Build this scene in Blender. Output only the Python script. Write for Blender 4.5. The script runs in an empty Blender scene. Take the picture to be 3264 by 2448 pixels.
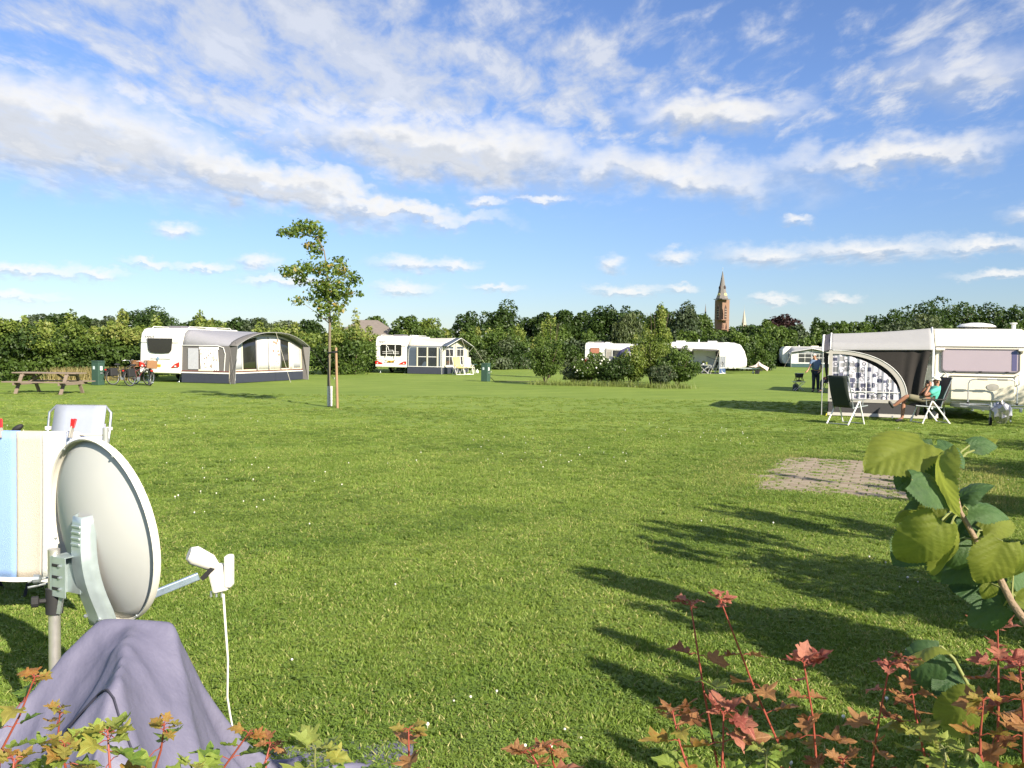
import bpy, bmesh, math, random
import numpy as np
from mathutils import Vector, Matrix
R = math.radians
SC = bpy.context.scene
COL = SC.collection

# ------------------------------------------------------------------ camera
FPX, CX, CY, CAMZ = 2770.0, 1632.0, 1224.0, 1.85
PITCH, ROLL = math.atan(113 / FPX), 0.0138
_F = Vector((0, math.cos(PITCH), -math.sin(PITCH)))
_r0, _u0 = Vector((1, 0, 0)), Vector((0, math.sin(PITCH), math.cos(PITCH)))
_R = _r0 * math.cos(ROLL) + _u0 * math.sin(ROLL)
_U = _u0 * math.cos(ROLL) - _r0 * math.sin(ROLL)
cam = bpy.data.cameras.new('camera')
cam.sensor_width = 36; cam.lens = FPX / 3264 * 36; cam.clip_start = .05; cam.clip_end = 6000
camo = bpy.data.objects.new('camera', cam); COL.objects.link(camo)
m = Matrix((_R, _U, -_F)).transposed().to_4x4(); m.translation = (0, 0, CAMZ)
camo.matrix_world = m
SC.camera = camo

# ------------------------------------------------------------------ sun, exposure
SUN_EL, SUN_AZ = R(29), R(142.3)          # azimuth clockwise from +Y
TO_SUN = Vector((math.sin(SUN_AZ) * math.cos(SUN_EL), math.cos(SUN_AZ) * math.cos(SUN_EL), math.sin(SUN_EL)))
sun = bpy.data.lights.new('sun', 'SUN'); sun.energy = 4.8; sun.angle = R(.53); sun.color = (1, .9, .74)
suno = bpy.data.objects.new('sun', sun); COL.objects.link(suno)
suno.rotation_euler = TO_SUN.to_track_quat('Z', 'Y').to_euler(); suno.location = TO_SUN * 60
vs = SC.view_settings
vs.view_transform = 'Standard'; vs.look = 'None'; vs.gamma = 1; vs.use_curve_mapping = False
vs.exposure = 1.2
SC.render.engine = 'CYCLES'
SC.cycles.use_denoising = True; SC.cycles.use_adaptive_sampling = True; SC.cycles.adaptive_threshold = .02
SC.cycles.max_bounces = 8; SC.cycles.transparent_max_bounces = 12; SC.cycles.diffuse_bounces = 2
SC.cycles.caustics_reflective = False; SC.cycles.caustics_refractive = False

# ------------------------------------------------------------------ node helper
class NT:
    def __init__(s, tree): s.t = tree; s.N = tree.nodes; s.L = tree.links
    def n(s, typ, **kw):
        o = s.N.new(typ)
        for k, v in kw.items(): setattr(o, k, v)
        return o
    def put(s, sock, v):
        if isinstance(v, bpy.types.NodeSocket): s.L.new(v, sock)
        elif v is not None: sock.default_value = v
    def m(s, op, a, b=None, c=None, clamp=False):
        o = s.n('ShaderNodeMath', operation=op, use_clamp=clamp)
        for i, v in enumerate((a, b, c)): s.put(o.inputs[i], v)
        return o.outputs[0]
    def v(s, op, a, b=None, scale=None):
        o = s.n('ShaderNodeVectorMath', operation=op)
        s.put(o.inputs[0], a); s.put(o.inputs[1], b)
        if scale is not None: s.put(o.inputs['Scale'], scale)
        return o.outputs[1] if op in ('LENGTH', 'DOT_PRODUCT', 'DISTANCE') else o.outputs[0]
    def noise(s, vec, scale, detail=4, rough=.55, dist=0, color=False):
        o = s.n('ShaderNodeTexNoise'); s.put(o.inputs['Vector'], vec)
        o.inputs['Scale'].default_value = scale; o.inputs['Detail'].default_value = detail
        o.inputs['Roughness'].default_value = rough; o.inputs['Distortion'].default_value = dist
        return o.outputs['Color'] if color else o.outputs[0]
    def mr(s, v, a, b, c=0., d=1., smooth=True):
        o = s.n('ShaderNodeMapRange', interpolation_type='SMOOTHSTEP' if smooth else 'LINEAR')
        for i, x in enumerate((v, a, b, c, d)): s.put(o.inputs[i], x)
        return o.outputs[0]
    def mix(s, f, a, b, blend='MIX'):
        o = s.n('ShaderNodeMix', data_type='RGBA', blend_type=blend)
        s.put(o.inputs[0], f)
        for i, x in ((6, a), (7, b)):
            if isinstance(x, (tuple, list)) and len(x) == 3: x = (*x, 1)
            s.put(o.inputs[i], x)
        return o.outputs[2]

# ------------------------------------------------------------------ sky with clouds
W = bpy.data.worlds.new('World'); SC.world = W; W.use_nodes = True
t = NT(W.node_tree); bg = W.node_tree.nodes['Background']; bg.inputs[1].default_value = .066
sky = t.n('ShaderNodeTexSky', sky_type='NISHITA', sun_disc=False, sun_elevation=SUN_EL, sun_rotation=SUN_AZ,
          air_density=1.0, dust_density=.25, ozone_density=3, altitude=20)
def pxa(px, py): return ((px - 1632) / FPX, (1111 - py + .0138 * (px - 1632)) / FPX)   # azimuth, elevation (tangent)
# cloud masses as a group of the direction (azimuth, tangent of elevation), called twice: here and a little towards the sun
G_ = bpy.data.node_groups.new('cloud_density', 'ShaderNodeTree')
for nm in 'AB': G_.interface.new_socket(nm, in_out='INPUT', socket_type='NodeSocketVector')
for nm in 'DT': G_.interface.new_socket(nm, in_out='OUTPUT', socket_type='NodeSocketFloat')
g = NT(G_); gin = g.n('NodeGroupInput'); go = g.n('NodeGroupOutput')
def blob(g, px, py, w, h, rot=0., soft=.35, src=None):
    a, e = pxa(px, py)
    o = g.n('ShaderNodeMapping', vector_type='TEXTURE'); g.put(o.inputs[0], src)
    o.inputs[1].default_value = (a, e, 0); o.inputs[2].default_value = (0, 0, R(rot)); o.inputs[3].default_value = (w / FPX, h / FPX, 1)
    return g.mr(g.v('LENGTH', o.outputs[0]), 1.15, soft)
def union(g, items):
    r = items[0]
    for x in items[1:]: r = g.m('MAXIMUM', r, x)
    return r
big = union(g, [blob(g, *b, gin.outputs[0]) for b in
    [(250, 490, 760, 185, -8, .3), (850, 590, 620, 95, -11, .3), (1250, 655, 420, 45, -9, .2), (1400, 480, 640, 120, -5, .3), (2100, 560, 560, 95, -9, .0),
     (2250, 385, 330, 80, -3, .2), (2750, 560, 470, 70, 2, .0), (3250, 480, 120, 70, 0, .3), (2950, 330, 330, 130, 0, -.5)]])
# small fair-weather puffs above the horizon
pf = [(610, 762, 68, 24), (840, 848, 62, 26), (685, 865, 95, 15), (540, 866, 70, 14), (1320, 850, 140, 24), (1440, 852, 90, 18), (200, 897, 260, 20),
      (400, 900, 80, 17), (1290, 925, 110, 20), (1945, 838, 46, 28), (2140, 825, 70, 22), (2420, 824, 180, 34), (2700, 820, 300, 32), (3000, 822, 170, 22),
      (3150, 748, 110, 28), (2500, 722, 50, 16), (1540, 642, 70, 20), (1990, 929, 130, 17), (1580, 925, 90, 13), (2440, 965, 80, 16), (2630, 960, 60, 15),
      (2160, 928, 60, 13), (150, 965, 180, 14), (1720, 630, 120, 16), (930, 900, 150, 16), (3050, 905, 140, 14)]
puf = union(g, [blob(g, x, y, w * 1.25, h * 1.45, 0, -.15, gin.outputs[1]) for x, y, w, h in pf])
g.put(go.inputs['D'], g.m('MAXIMUM', big, puf)); g.put(go.inputs['T'], big)
d = t.n('ShaderNodeTexCoord').outputs['Generated']
sp = t.n('ShaderNodeSeparateXYZ'); t.put(sp.inputs[0], d)
hor = t.m('SQRT', t.m('ADD', t.m('MULTIPLY', sp.outputs[0], sp.outputs[0]), t.m('MULTIPLY', sp.outputs[1], sp.outputs[1])))
az = t.m('ARCTAN2', sp.outputs[0], sp.outputs[1]); el = t.m('DIVIDE', sp.outputs[2], t.m('MAXIMUM', hor, .02))
cvn = t.n('ShaderNodeCombineXYZ'); t.put(cvn.inputs[0], az); t.put(cvn.inputs[1], el); cv = cvn.outputs[0]
warp = t.v('SUBTRACT', t.noise(cv, 16, 3, .62, color=True), (.5, .5, .5))
fine = t.v('SUBTRACT', t.noise(t.v('MULTIPLY', cv, (1, 1.7, 1)), 60, 3, .62, color=True), (.5, .5, .5))
A = t.v('ADD', t.v('ADD', cv, t.v('MULTIPLY', warp, (.13, .07, 0))), t.v('MULTIPLY', fine, (.030, .020, 0)))
A2 = t.v('ADD', t.v('ADD', cv, t.v('MULTIPLY', warp, (.020, .022, 0))), t.v('MULTIPLY', fine, (.026, .020, 0)))
c0 = t.n('ShaderNodeGroup', node_tree=G_); t.put(c0.inputs[0], A); t.put(c0.inputs[1], A2)
c1 = t.n('ShaderNodeGroup', node_tree=G_); t.put(c1.inputs[0], t.v('ADD', A, (.006, .013, 0))); t.put(c1.inputs[1], t.v('ADD', A2, (.004, .006, 0)))
# high broken sheet (cells in rows), in the plane of the cloud deck
inv = t.m('DIVIDE', 1., t.m('ADD', t.m('MAXIMUM', el, 0.), .075))
pv = t.n('ShaderNodeCombineXYZ'); t.put(pv.inputs[0], t.m('MULTIPLY', t.m('SINE', az), inv)); t.put(pv.inputs[1], t.m('MULTIPLY', t.m('COSINE', az), inv))
mp = t.n('ShaderNodeMapping'); t.put(mp.inputs[0], pv.outputs[0]); mp.inputs[2].default_value = (0, 0, R(38)); mp.inputs[3].default_value = (1.25, .62, 1)
n1 = t.noise(mp.outputs[0], 6.2, 6, .60, .25); n2 = t.noise(mp.outputs[0], .75, 2, .5)
sheet = t.m('ADD', t.m('MULTIPLY', n1, .88), t.m('MULTIPLY', n2, .42))
msk = union(t, [blob(t, 800, 200, 1700, 480, -12, -.1, cv), blob(t, 1800, 260, 900, 420, 0, -.4, cv), blob(t, 2900, 330, 500, 260, 0, -.6, cv)])
msk = t.m('ADD', msk, t.mr(el, .40, .62, 0, .8))
sheet = t.mr(t.m('SUBTRACT', sheet, t.m('SUBTRACT', .76, t.m('MULTIPLY', msk, .235))), -.11, .19, 0, .80)
sheet = t.m('MULTIPLY', sheet, t.mr(el, .13, .24))
bigd = t.m('MULTIPLY', c0.outputs[0], t.mr(n1, .22, .52, .72, 1.))
lit = t.m('MAXIMUM', t.mr(t.m('SUBTRACT', c0.outputs[0], c1.outputs[0]), -.26, .26), t.m('MULTIPLY', t.mr(n1, .40, .66), .72))
shade = t.m('SUBTRACT', t.m('ADD', .76, t.m('MULTIPLY', lit, .37)), t.m('MULTIPLY', c0.outputs[1], t.mr(n1, .35, .7, 0, .10)))
cc = t.v('SCALE', t.mix(lit, (.80, .87, 1.0), (1., .985, .96)), scale=t.m('MULTIPLY', shade, 5.9))
dens = t.m('MULTIPLY', t.m('MAXIMUM', bigd, sheet), t.mr(el, .005, .05, .0, .93))
skyc = t.mix(1., sky.outputs[0], t.mix(t.mr(el, .0, .3), (.68, .73, .87), (.84, .90, 1.13)), 'MULTIPLY')
t.put(bg.inputs[0], t.mix(dens, skyc, cc))
W.cycles.sampling_method = 'MANUAL'; W.cycles.sample_map_resolution = 512

# ------------------------------------------------------------------ placing helpers
def ray(px, py): return _R * ((px - CX) / FPX) + _U * ((CY - py) / FPX) + _F
def G(px, py, z=0.):                       # the point of the ground seen there
    v = ray(px, py); k = (z - CAMZ) / v.z; return Vector((v.x * k, v.y * k, z))
def P(px, py, Y):                          # the point at depth Y
    v = ray(px, py); k = Y / v.y; return Vector((v.x * k, Y, CAMZ + v.z * k))

# ------------------------------------------------------------------ materials (all procedural)
MATS = {}
def M(key, col=None, rough=.55, metal=0., var=.12, scale=18., bump=0., trans=0., alpha=1., coat=0., spec=.5, stretch=None, dirt=0.):
    if key in MATS: return MATS[key]
    m_ = bpy.data.materials.new(key); m_.use_nodes = True; MATS[key] = m_
    t = NT(m_.node_tree); b = m_.node_tree.nodes['Principled BSDF']; out = m_.node_tree.nodes['Material Output']
    co = t.n('ShaderNodeTexCoord').outputs['Object']
    if stretch: co = t.v('MULTIPLY', co, stretch)
    nz = t.noise(co, scale, 5, .6)
    c = t.mix(nz, tuple(x * (1 - var) for x in col), tuple(min(1, x * (1 + var)) for x in col))
    if dirt:
        c = t.mix(t.m('MULTIPLY', t.mr(t.noise(co, scale * .23, 6, .7), .5, .75), dirt), c, tuple(x * .45 for x in col))
    t.put(b.inputs['Base Color'], c)
    t.put(b.inputs['Roughness'], t.mr(nz, .2, .8, max(.02, rough - .08), min(1, rough + .08)))
    b.inputs['Metallic'].default_value = metal; b.inputs['Specular IOR Level'].default_value = spec
    if coat: b.inputs['Coat Weight'].default_value = coat
    if bump:
        bp = t.n('ShaderNodeBump'); bp.inputs['Strength'].default_value = bump; bp.inputs['Distance'].default_value = .01
        t.put(bp.inputs['Height'], t.noise(co, scale * 4, 3)); t.put(b.inputs['Normal'], bp.outputs[0])
    sh = b.outputs[0]
    if trans:
        tr = t.n('ShaderNodeBsdfTranslucent'); t.put(tr.inputs[0], c)
        mx = t.n('ShaderNodeMixShader'); mx.inputs[0].default_value = trans; t.put(mx.inputs[1], sh); t.put(mx.inputs[2], tr.outputs[0]); sh = mx.outputs[0]
    if alpha < 1:
        tr = t.n('ShaderNodeBsdfTransparent')
        mx = t.n('ShaderNodeMixShader'); mx.inputs[0].default_value = alpha; t.put(mx.inputs[1], tr.outputs[0]); t.put(mx.inputs[2], sh); sh = mx.outputs[0]
    t.put(out.inputs[0], sh)
    return m_
def LEAF(key, c1, c2, c3=None, trans=.35, rough=.5, vein=0.):
    """foliage: the face attribute 'tint' picks the leaf's own colour"""
    if key in MATS: return MATS[key]
    m_ = bpy.data.materials.new(key); m_.use_nodes = True; MATS[key] = m_
    t = NT(m_.node_tree); b = m_.node_tree.nodes['Principled BSDF']; out = m_.node_tree.nodes['Material Output']
    at = t.n('ShaderNodeAttribute', attribute_name='tint').outputs['Fac']
    if c3:
        c = t.mix(t.mr(at, 0, .6, smooth=False), c1, c2); c = t.mix(t.mr(at, .75, 1., smooth=False), c, c3)
    else: c = t.mix(at, c1, c2)
    co = t.n('ShaderNodeTexCoord').outputs['Object']
    c = t.mix(t.mr(t.noise(co, 9, 3), .3, .7), c, t.mix(1., c, (.78, .82, .7), 'MULTIPLY'))
    t.put(b.inputs['Base Color'], c); b.inputs['Roughness'].default_value = rough; b.inputs['Specular IOR Level'].default_value = .35
    tr = t.n('ShaderNodeBsdfTranslucent'); t.put(tr.inputs[0], t.mix(1., c, (1.15, 1.2, .6), 'MULTIPLY'))
    mx = t.n('ShaderNodeMixShader'); mx.inputs[0].default_value = trans
    t.put(mx.inputs[1], b.outputs[0]); t.put(mx.inputs[2], tr.outputs[0]); t.put(out.inputs[0], mx.outputs[0])
    return m_

# ------------------------------------------------------------------ objects
def prop(o, label=None, cat=None, group=None, kind=None):
    if label: o['label'] = label
    if cat: o['category'] = cat
    if group: o['group'] = group
    if kind: o['kind'] = kind
    return o
def thing(name, label, cat, loc=(0, 0, 0), rz=0., group=None):
    o = bpy.data.objects.new(name, None); COL.objects.link(o)
    o.empty_display_size = .2; o.location = loc; o.rotation_euler = (0, 0, rz)
    return prop(o, label, cat, group)
def link(name, me, mat, parent=None):
    o = bpy.data.objects.new(name, me); COL.objects.link(o)
    if mat is not None and not me.materials: me.materials.append(mat)
    if parent: o.parent = parent
    return o
def tree_copy(o, parent=None):
    c = o.copy(); COL.objects.link(c); c.parent = parent
    for ch in list(o.children): tree_copy(ch, c)
    return c
def V(*a): return Vector(a)
class MB:
    """collects primitives; build() links them as ONE mesh object"""
    def __init__(s): s.v = []; s.f = []
    def add(s, vs, fs):
        o = len(s.v); s.v += [tuple(p) for p in vs]; s.f += [tuple(i + o for i in f) for f in fs]; return s
    def box(s, c, size, rz=0., mat=None):
        x, y, z = (k / 2 for k in size); c = Vector(c)
        mt = mat or Matrix.Rotation(rz, 3, 'Z')
        vs = [c + mt @ Vector(p) for p in ((-x, -y, -z), (x, -y, -z), (x, y, -z), (-x, y, -z), (-x, -y, z), (x, -y, z), (x, y, z), (-x, y, z))]
        return s.add(vs, [(0, 3, 2, 1), (4, 5, 6, 7), (0, 1, 5, 4), (1, 2, 6, 5), (2, 3, 7, 6), (3, 0, 4, 7)])
    def b2(s, a, b):
        return s.box([(a[i] + b[i]) / 2 for i in range(3)], [abs(b[i] - a[i]) for i in range(3)])
    def bar(s, p, q, w, h=None, up=(0, 0, 1)):
        p, q = Vector(p), Vector(q); d = q - p; l = d.length; d.normalize()
        u = Vector(up)
        if abs(d.dot(u)) > .98: u = Vector((1, 0, 0))
        sd = d.cross(u).normalized(); u = sd.cross(d)
        return s.box((p + q) / 2, (w, l, h or w), mat=Matrix((sd, d, u)).transposed())
    def tube(s, pts, r, n=7, caps=True):
        pts = [Vector(p) for p in pts]; k = len(pts); rs = list(r) if hasattr(r, '__len__') else [r] * k
        o = len(s.v); d0 = (pts[1] - pts[0]).normalized(); u = d0.orthogonal().normalized()
        for i, p in enumerate(pts):
            d = (pts[min(i + 1, k - 1)] - pts[max(i - 1, 0)]).normalized()
            u = (u - d * u.dot(d)); u = u.normalized() if u.length > 1e-6 else d.orthogonal().normalized()
            w = d.cross(u)
            for j in range(n):
                a = 2 * math.pi * j / n; s.v.append(tuple(p + (u * math.cos(a) + w * math.sin(a)) * rs[i]))
        for i in range(k - 1):
            for j in range(n):
                a, b = o + i * n + j, o + i * n + (j + 1) % n; s.f.append((a, b, b + n, a + n))
        if caps: s.f.append(tuple(o + n - 1 - j for j in range(n))); s.f.append(tuple(o + (k - 1) * n + j for j in range(n)))
        return s
    def lathe(s, prof, c=(0, 0, 0), n=16, axis=(0, 0, 1), sx=1., sy=1.):
        q = Vector((0, 0, 1)).rotation_difference(Vector(axis)); c = Vector(c); o = len(s.v); k = len(prof)
        for r, z in prof:
            for j in range(n):
                a = 2 * math.pi * j / n; s.v.append(tuple(c + q @ Vector((r * math.cos(a) * sx, r * math.sin(a) * sy, z))))
        for i in range(k - 1):
            for j in range(n):
                a, b = o + i * n + j, o + i * n + (j + 1) % n; s.f.append((a, b, b + n, a + n))
        s.f.append(tuple(o + n - 1 - j for j in range(n))); s.f.append(tuple(o + (k - 1) * n + j for j in range(n)))
        return s
    def ball(s, c, r, n=12, k=8):
        rr = (r, r, r) if not hasattr(r, '__len__') else r
        prof = [(max(.001, math.sin(math.pi * i / k)), -math.cos(math.pi * i / k)) for i in range(k + 1)]
        o = len(s.v); s.lathe(prof, n=n)
        for i in range(o, len(s.v)): s.v[i] = tuple(c[j] + s.v[i][j] * rr[j] for j in range(3))
        return s
    def prism(s, poly, a, b, plane='xz'):
        """polygon in a plane, extruded along the third axis from a to b"""
        n = len(poly); f = {'xz': lambda p, k: (p[0], k, p[1]), 'yz': lambda p, k: (k, p[0], p[1]), 'xy': lambda p, k: (p[0], p[1], k)}[plane]
        vs = [f(p, a) for p in poly] + [f(p, b) for p in poly]
        return s.add(vs, [tuple(range(n)), tuple(range(2 * n - 1, n - 1, -1))] + [(i, i + n, (i + 1) % n + n, (i + 1) % n) for i in range(n)])
    def torus(s, c, R_, r, axis=(0, 0, 1), n=24, k=6, sx=1.):
        q = Vector((0, 0, 1)).rotation_difference(Vector(axis)); c = Vector(c); o = len(s.v)
        for i in range(n):
            a = 2 * math.pi * i / n
            for j in range(k):
                b = 2 * math.pi * j / k; rr = R_ + r * math.cos(b)
                s.v.append(tuple(c + q @ Vector((rr * math.cos(a) * sx, rr * math.sin(a), r * math.sin(b)))))
        for i in range(n):
            for j in range(k):
                s.f.append((o + i * k + j, o + (i + 1) % n * k + j, o + (i + 1) % n * k + (j + 1) % k, o + i * k + (j + 1) % k))
        return s
    def grid(s, fn, nu, nv, flip=False):
        o = len(s.v)
        for i in range(nu + 1):
            for j in range(nv + 1): s.v.append(tuple(fn(i / nu, j / nv)))
        for i in range(nu):
            for j in range(nv):
                a = o + i * (nv + 1) + j; q = (a, a + nv + 1, a + nv + 2, a + 1); s.f.append(q[::-1] if flip else q)
        return s
    def mesh(s, name, smooth=None):
        me = bpy.data.meshes.new(name); me.from_pydata(s.v, [], s.f); me.update()
        bm = bmesh.new(); bm.from_mesh(me); bmesh.ops.recalc_face_normals(bm, faces=bm.faces); bm.to_mesh(me); bm.free()
        if smooth:
            me.shade_smooth(); me.set_sharp_from_angle(angle=R(smooth))
        return me
    def build(s, name, mat, parent=None, smooth=None, bevel=0., seg=2, solid=0., offset=0.):
        o = link(name, s.mesh(name, smooth), mat, parent)
        if solid:
            md = o.modifiers.new('thick', 'SOLIDIFY'); md.thickness = solid; md.offset = offset
        if bevel:
            md = o.modifiers.new('bevel', 'BEVEL'); md.width = bevel; md.segments = seg; md.limit_method = 'ANGLE'; md.angle_limit = R(35)
        return o
def rrect(w, h, r, n=5, cx=0., cy=0.):
    """rounded rectangle outline"""
    pts = []
    for qx, qy, a0 in ((1, 1, 0), (-1, 1, 90), (-1, -1, 180), (1, -1, 270)):
        for i in range(n + 1):
            a = R(a0 + 90 * i / n); pts.append((cx + qx * (w / 2 - r) + r * math.cos(a), cy + qy * (h / 2 - r) + r * math.sin(a)))
    return pts
def np_mesh(name, co, faces, tint=None, smooth=False):
    """co (n,3) array, faces (k,m) array of equal-sided faces"""
    me = bpy.data.meshes.new(name); k, mm = faces.shape
    me.vertices.add(len(co)); me.vertices.foreach_set('co', co.astype(np.float32).ravel())
    me.loops.add(k * mm); me.loops.foreach_set('vertex_index', faces.astype(np.int32).ravel())
    me.polygons.add(k); me.polygons.foreach_set('loop_start', np.arange(0, k * mm, mm, dtype=np.int32))
    if tint is not None:
        a = me.attributes.new('tint', 'FLOAT', 'FACE'); a.data.foreach_set('value', tint.astype(np.float32))
    me.update(calc_edges=True)
    if smooth: me.shade_smooth()
    return me
def text(name, body, size, mat, parent, loc, rot, depth=.002):
    cu = bpy.data.curves.new(name, 'FONT'); cu.body = body; cu.size = size; cu.extrude = depth; cu.align_x = 'CENTER'; cu.align_y = 'CENTER'; cu.resolution_u = 2
    tmp = bpy.data.objects.new('tmp', cu); COL.objects.link(tmp); dg = bpy.context.evaluated_depsgraph_get(); dg.update()
    me = bpy.data.meshes.new_from_object(tmp.evaluated_get(dg)); bpy.data.objects.remove(tmp); bpy.data.curves.remove(cu)
    me.materials.clear(); o = link(name, me, mat, parent); o.location = loc; o.rotation_euler = rot; return o

# ------------------------------------------------------------------ foliage
def leaves(name, clumps, n, size, mat, parent=None, seed=1, inner=.5, up=.35, aspect=.6, tintvar=.35, zmin=.03, droop=0.):
    """many leaf-sized rhombs spread through ellipsoid clumps (x,y,z,rx,ry,rz[,tint])"""
    rg = np.random.default_rng(seed); C = np.array([c[:6] for c in clumps], float)
    T = np.array([c[6] if len(c) > 6 else .4 for c in clumps], float)
    wt = (C[:, 3] * C[:, 4] * C[:, 5]) ** .67; idx = rg.choice(len(C), n, p=wt / wt.sum())
    d = rg.normal(size=(n, 3)); d /= np.linalg.norm(d, axis=1)[:, None]
    r = inner + (1 - inner) * np.sqrt(rg.random(n)) * rg.uniform(.85, 1.12, n)
    p = C[idx, :3] + d * r[:, None] * C[idx, 3:6]
    keep = p[:, 2] > zmin; p = p[keep]; d = d[keep]; idx = idx[keep]; n = len(p)
    nr = d * .55 + rg.normal(size=(n, 3)) * .55 + np.array([0, 0, up]); nr /= np.linalg.norm(nr, axis=1)[:, None]
    a = rg.normal(size=(n, 3)) + np.array([0, 0, -droop]); a -= nr * (a * nr).sum(1)[:, None]; a /= np.linalg.norm(a, axis=1)[:, None]
    b = np.cross(nr, a); s = size * rg.uniform(.6, 1.35, n)[:, None]
    co = np.stack([p - a * s * .5, p + b * s * aspect * .5 - a * s * .05 + nr * s * .08, p + a * s * .5, p - b * s * aspect * .5 - a * s * .05 + nr * s * .08], 1).reshape(-1, 3)
    tint = np.clip(T[idx] + rg.normal(size=n) * tintvar * .5, 0, 1)
    me = np_mesh(name, co, np.arange(4 * n).reshape(-1, 4), tint)
    return link(name, me, mat, parent)
def crown_clumps(c, rx, ry, rz, k, seed, part=.34, tv=.2, flat=.0):
    rg = random.Random(seed); out = []
    for i in range(k):
        z = 1 - 2 * (i + .5) / k; a = i * 2.39996 + rg.uniform(-.4, .4); h = math.sqrt(max(0, 1 - z * z)); f = rg.uniform(.5, .82)
        if z < -.35: f *= .8
        s = part * rg.uniform(.7, 1.25)
        out.append((c[0] + rx * f * h * math.cos(a), c[1] + ry * f * h * math.sin(a), c[2] + rz * f * z + rg.uniform(-.05, .05) * rz, rx * s, ry * s, rz * s * .85, .4 + rg.uniform(-tv, tv)))
    for i in range(max(3, k // 5)):
        out.append((c[0] + rx * rg.uniform(-.35, .35), c[1] + ry * rg.uniform(-.35, .35), c[2] + rz * rg.uniform(-.5, .3), rx * .45, ry * .45, rz * .45, .25))
    return out
def trunk_mb(h, r, reach, seed, n=6, zc=.55, lean=(0, 0)):
    rg = random.Random(seed); mb = MB(); top = Vector((lean[0], lean[1], h))
    pts = [Vector((0, 0, -.05)) + (top * (i / 5)) + Vector((rg.uniform(-.3, .3) * r, rg.uniform(-.3, .3) * r, 0)) for i in range(6)]
    mb.tube(pts, [r * (1.25, 1, .85, .65, .45, .2)[i] for i in range(6)], 8)
    for i in range(n):
        k = zc + (1 - zc) * (i / n) * .8; b = top * k; a = i * 2.4 + rg.uniform(-.4, .4); l = reach * rg.uniform(.6, .95) * (1.1 - .6 * (k - zc))
        e = b + Vector((math.cos(a) * l, math.sin(a) * l, l * rg.uniform(.35, .9))); mid = (b + e) / 2 + Vector((0, 0, -.06 * l))
        mb.tube([b, mid, e], [r * .42, r * .3, r * .1], 6)
    return mb
BARK = M('bark', (.09, .065, .045), .9, var=.35, scale=9, bump=.5, stretch=(1, 1, .25))
K_DARK = LEAF('leaf_dark', (.030, .060, .014), (.072, .118, .026))
K_MID = LEAF('leaf_mid', (.055, .098, .018), (.120, .180, .036))
K_BRIGHT = LEAF('leaf_bright', (.085, .135, .022), (.19, .245, .05), (.27, .28, .08))
K_WILLOW = LEAF('leaf_willow', (.09, .125, .06), (.17, .20, .09))
K_GREY = LEAF('leaf_greygreen', (.06, .09, .05), (.12, .15, .08))
K_COPPER = LEAF('leaf_copper', (.026, .012, .014), (.065, .030, .030))
K_YELLOW = LEAF('leaf_yellow', (.12, .15, .03), (.22, .22, .05))
K_OAK = LEAF('leaf_young_oak', (.10, .165, .035), (.20, .265, .06), (.42, .30, .08), trans=.5)
def tree(name, label, px, ytop, wpx, Y, mat, seed=0, cat='tree', group=None, zlow=.9, n=6500, leaf=.45, k=26, ratio=None, droop=0., part=.34, depth=.9, aspect=.6):
    top = P(px, ytop, Y); rx = wpx * Y / FPX / 2; rz = (top.z - zlow) / 2; base = V(top.x, Y, 0)
    t_ = thing(name, label, cat, base, 0, group)
    trunk_mb(top.z * .72, max(.06, top.z * .022), rx * .8, seed).build('trunk', BARK, t_, smooth=50)
    leaves('crown', crown_clumps((0, 0, zlow + rz), rx, rx * depth, rz, k, seed, part), n, leaf, mat, t_, seed, droop=droop, aspect=aspect)
    return t_

# ================================================================== the setting
def lawn_tone(t, c_lo, c_hi, pos):
    """patches and mowing bands, the same for the ground sheet and the blades on it"""
    big = t.noise(pos, .13, 4, .6); mid = t.noise(pos, .9, 4, .65)
    w = t.n('ShaderNodeTexWave', wave_type='BANDS', bands_direction='X'); mp = t.n('ShaderNodeMapping'); t.put(mp.inputs[0], pos); mp.inputs[2].default_value = (0, 0, R(58)); t.put(w.inputs['Vector'], mp.outputs[0])
    w.inputs['Scale'].default_value = .16; w.inputs['Distortion'].default_value = 3.2; w.inputs['Detail'].default_value = 2; w.inputs['Detail Scale'].default_value = .4
    f = t.m('ADD', t.m('MULTIPLY', t.mr(mid, .3, .7), .45), t.m('ADD', t.m('MULTIPLY', t.mr(big, .35, .65), .4), t.m('MULTIPLY', w.outputs['Fac'], .28)))
    return t.mix(f, c_lo, c_hi), mid
def ground_mat():
    m_ = bpy.data.materials.new('lawn'); m_.use_nodes = True; t = NT(m_.node_tree); b = m_.node_tree.nodes['Principled BSDF']
    co = t.n('ShaderNodeNewGeometry').outputs['Position']
    c, mid = lawn_tone(t, (.118, .185, .030), (.195, .262, .052), co); fin = t.noise(co, 24, 6, .75)
    c = t.mix(t.mr(t.noise(t.v('MULTIPLY', co, (.3, 1.2, 1)), 1.1, 4, .6), .55, .8, 0, .4), c, (.27, .28, .09))
    c = t.mix(t.mr(fin, .28, .60, .30, 0), c, (.09, .135, .02))
    t.put(b.inputs['Base Color'], c); b.inputs['Roughness'].default_value = .9; b.inputs['Specular IOR Level'].default_value = .15
    bp = t.n('ShaderNodeBump'); bp.inputs['Strength'].default_value = .7; bp.inputs['Distance'].default_value = .02
    t.put(bp.inputs['Height'], t.m('ADD', fin, t.m('MULTIPLY', t.noise(co, 90, 3, .7), .5))); t.put(b.inputs['Normal'], bp.outputs[0])
    return m_
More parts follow.
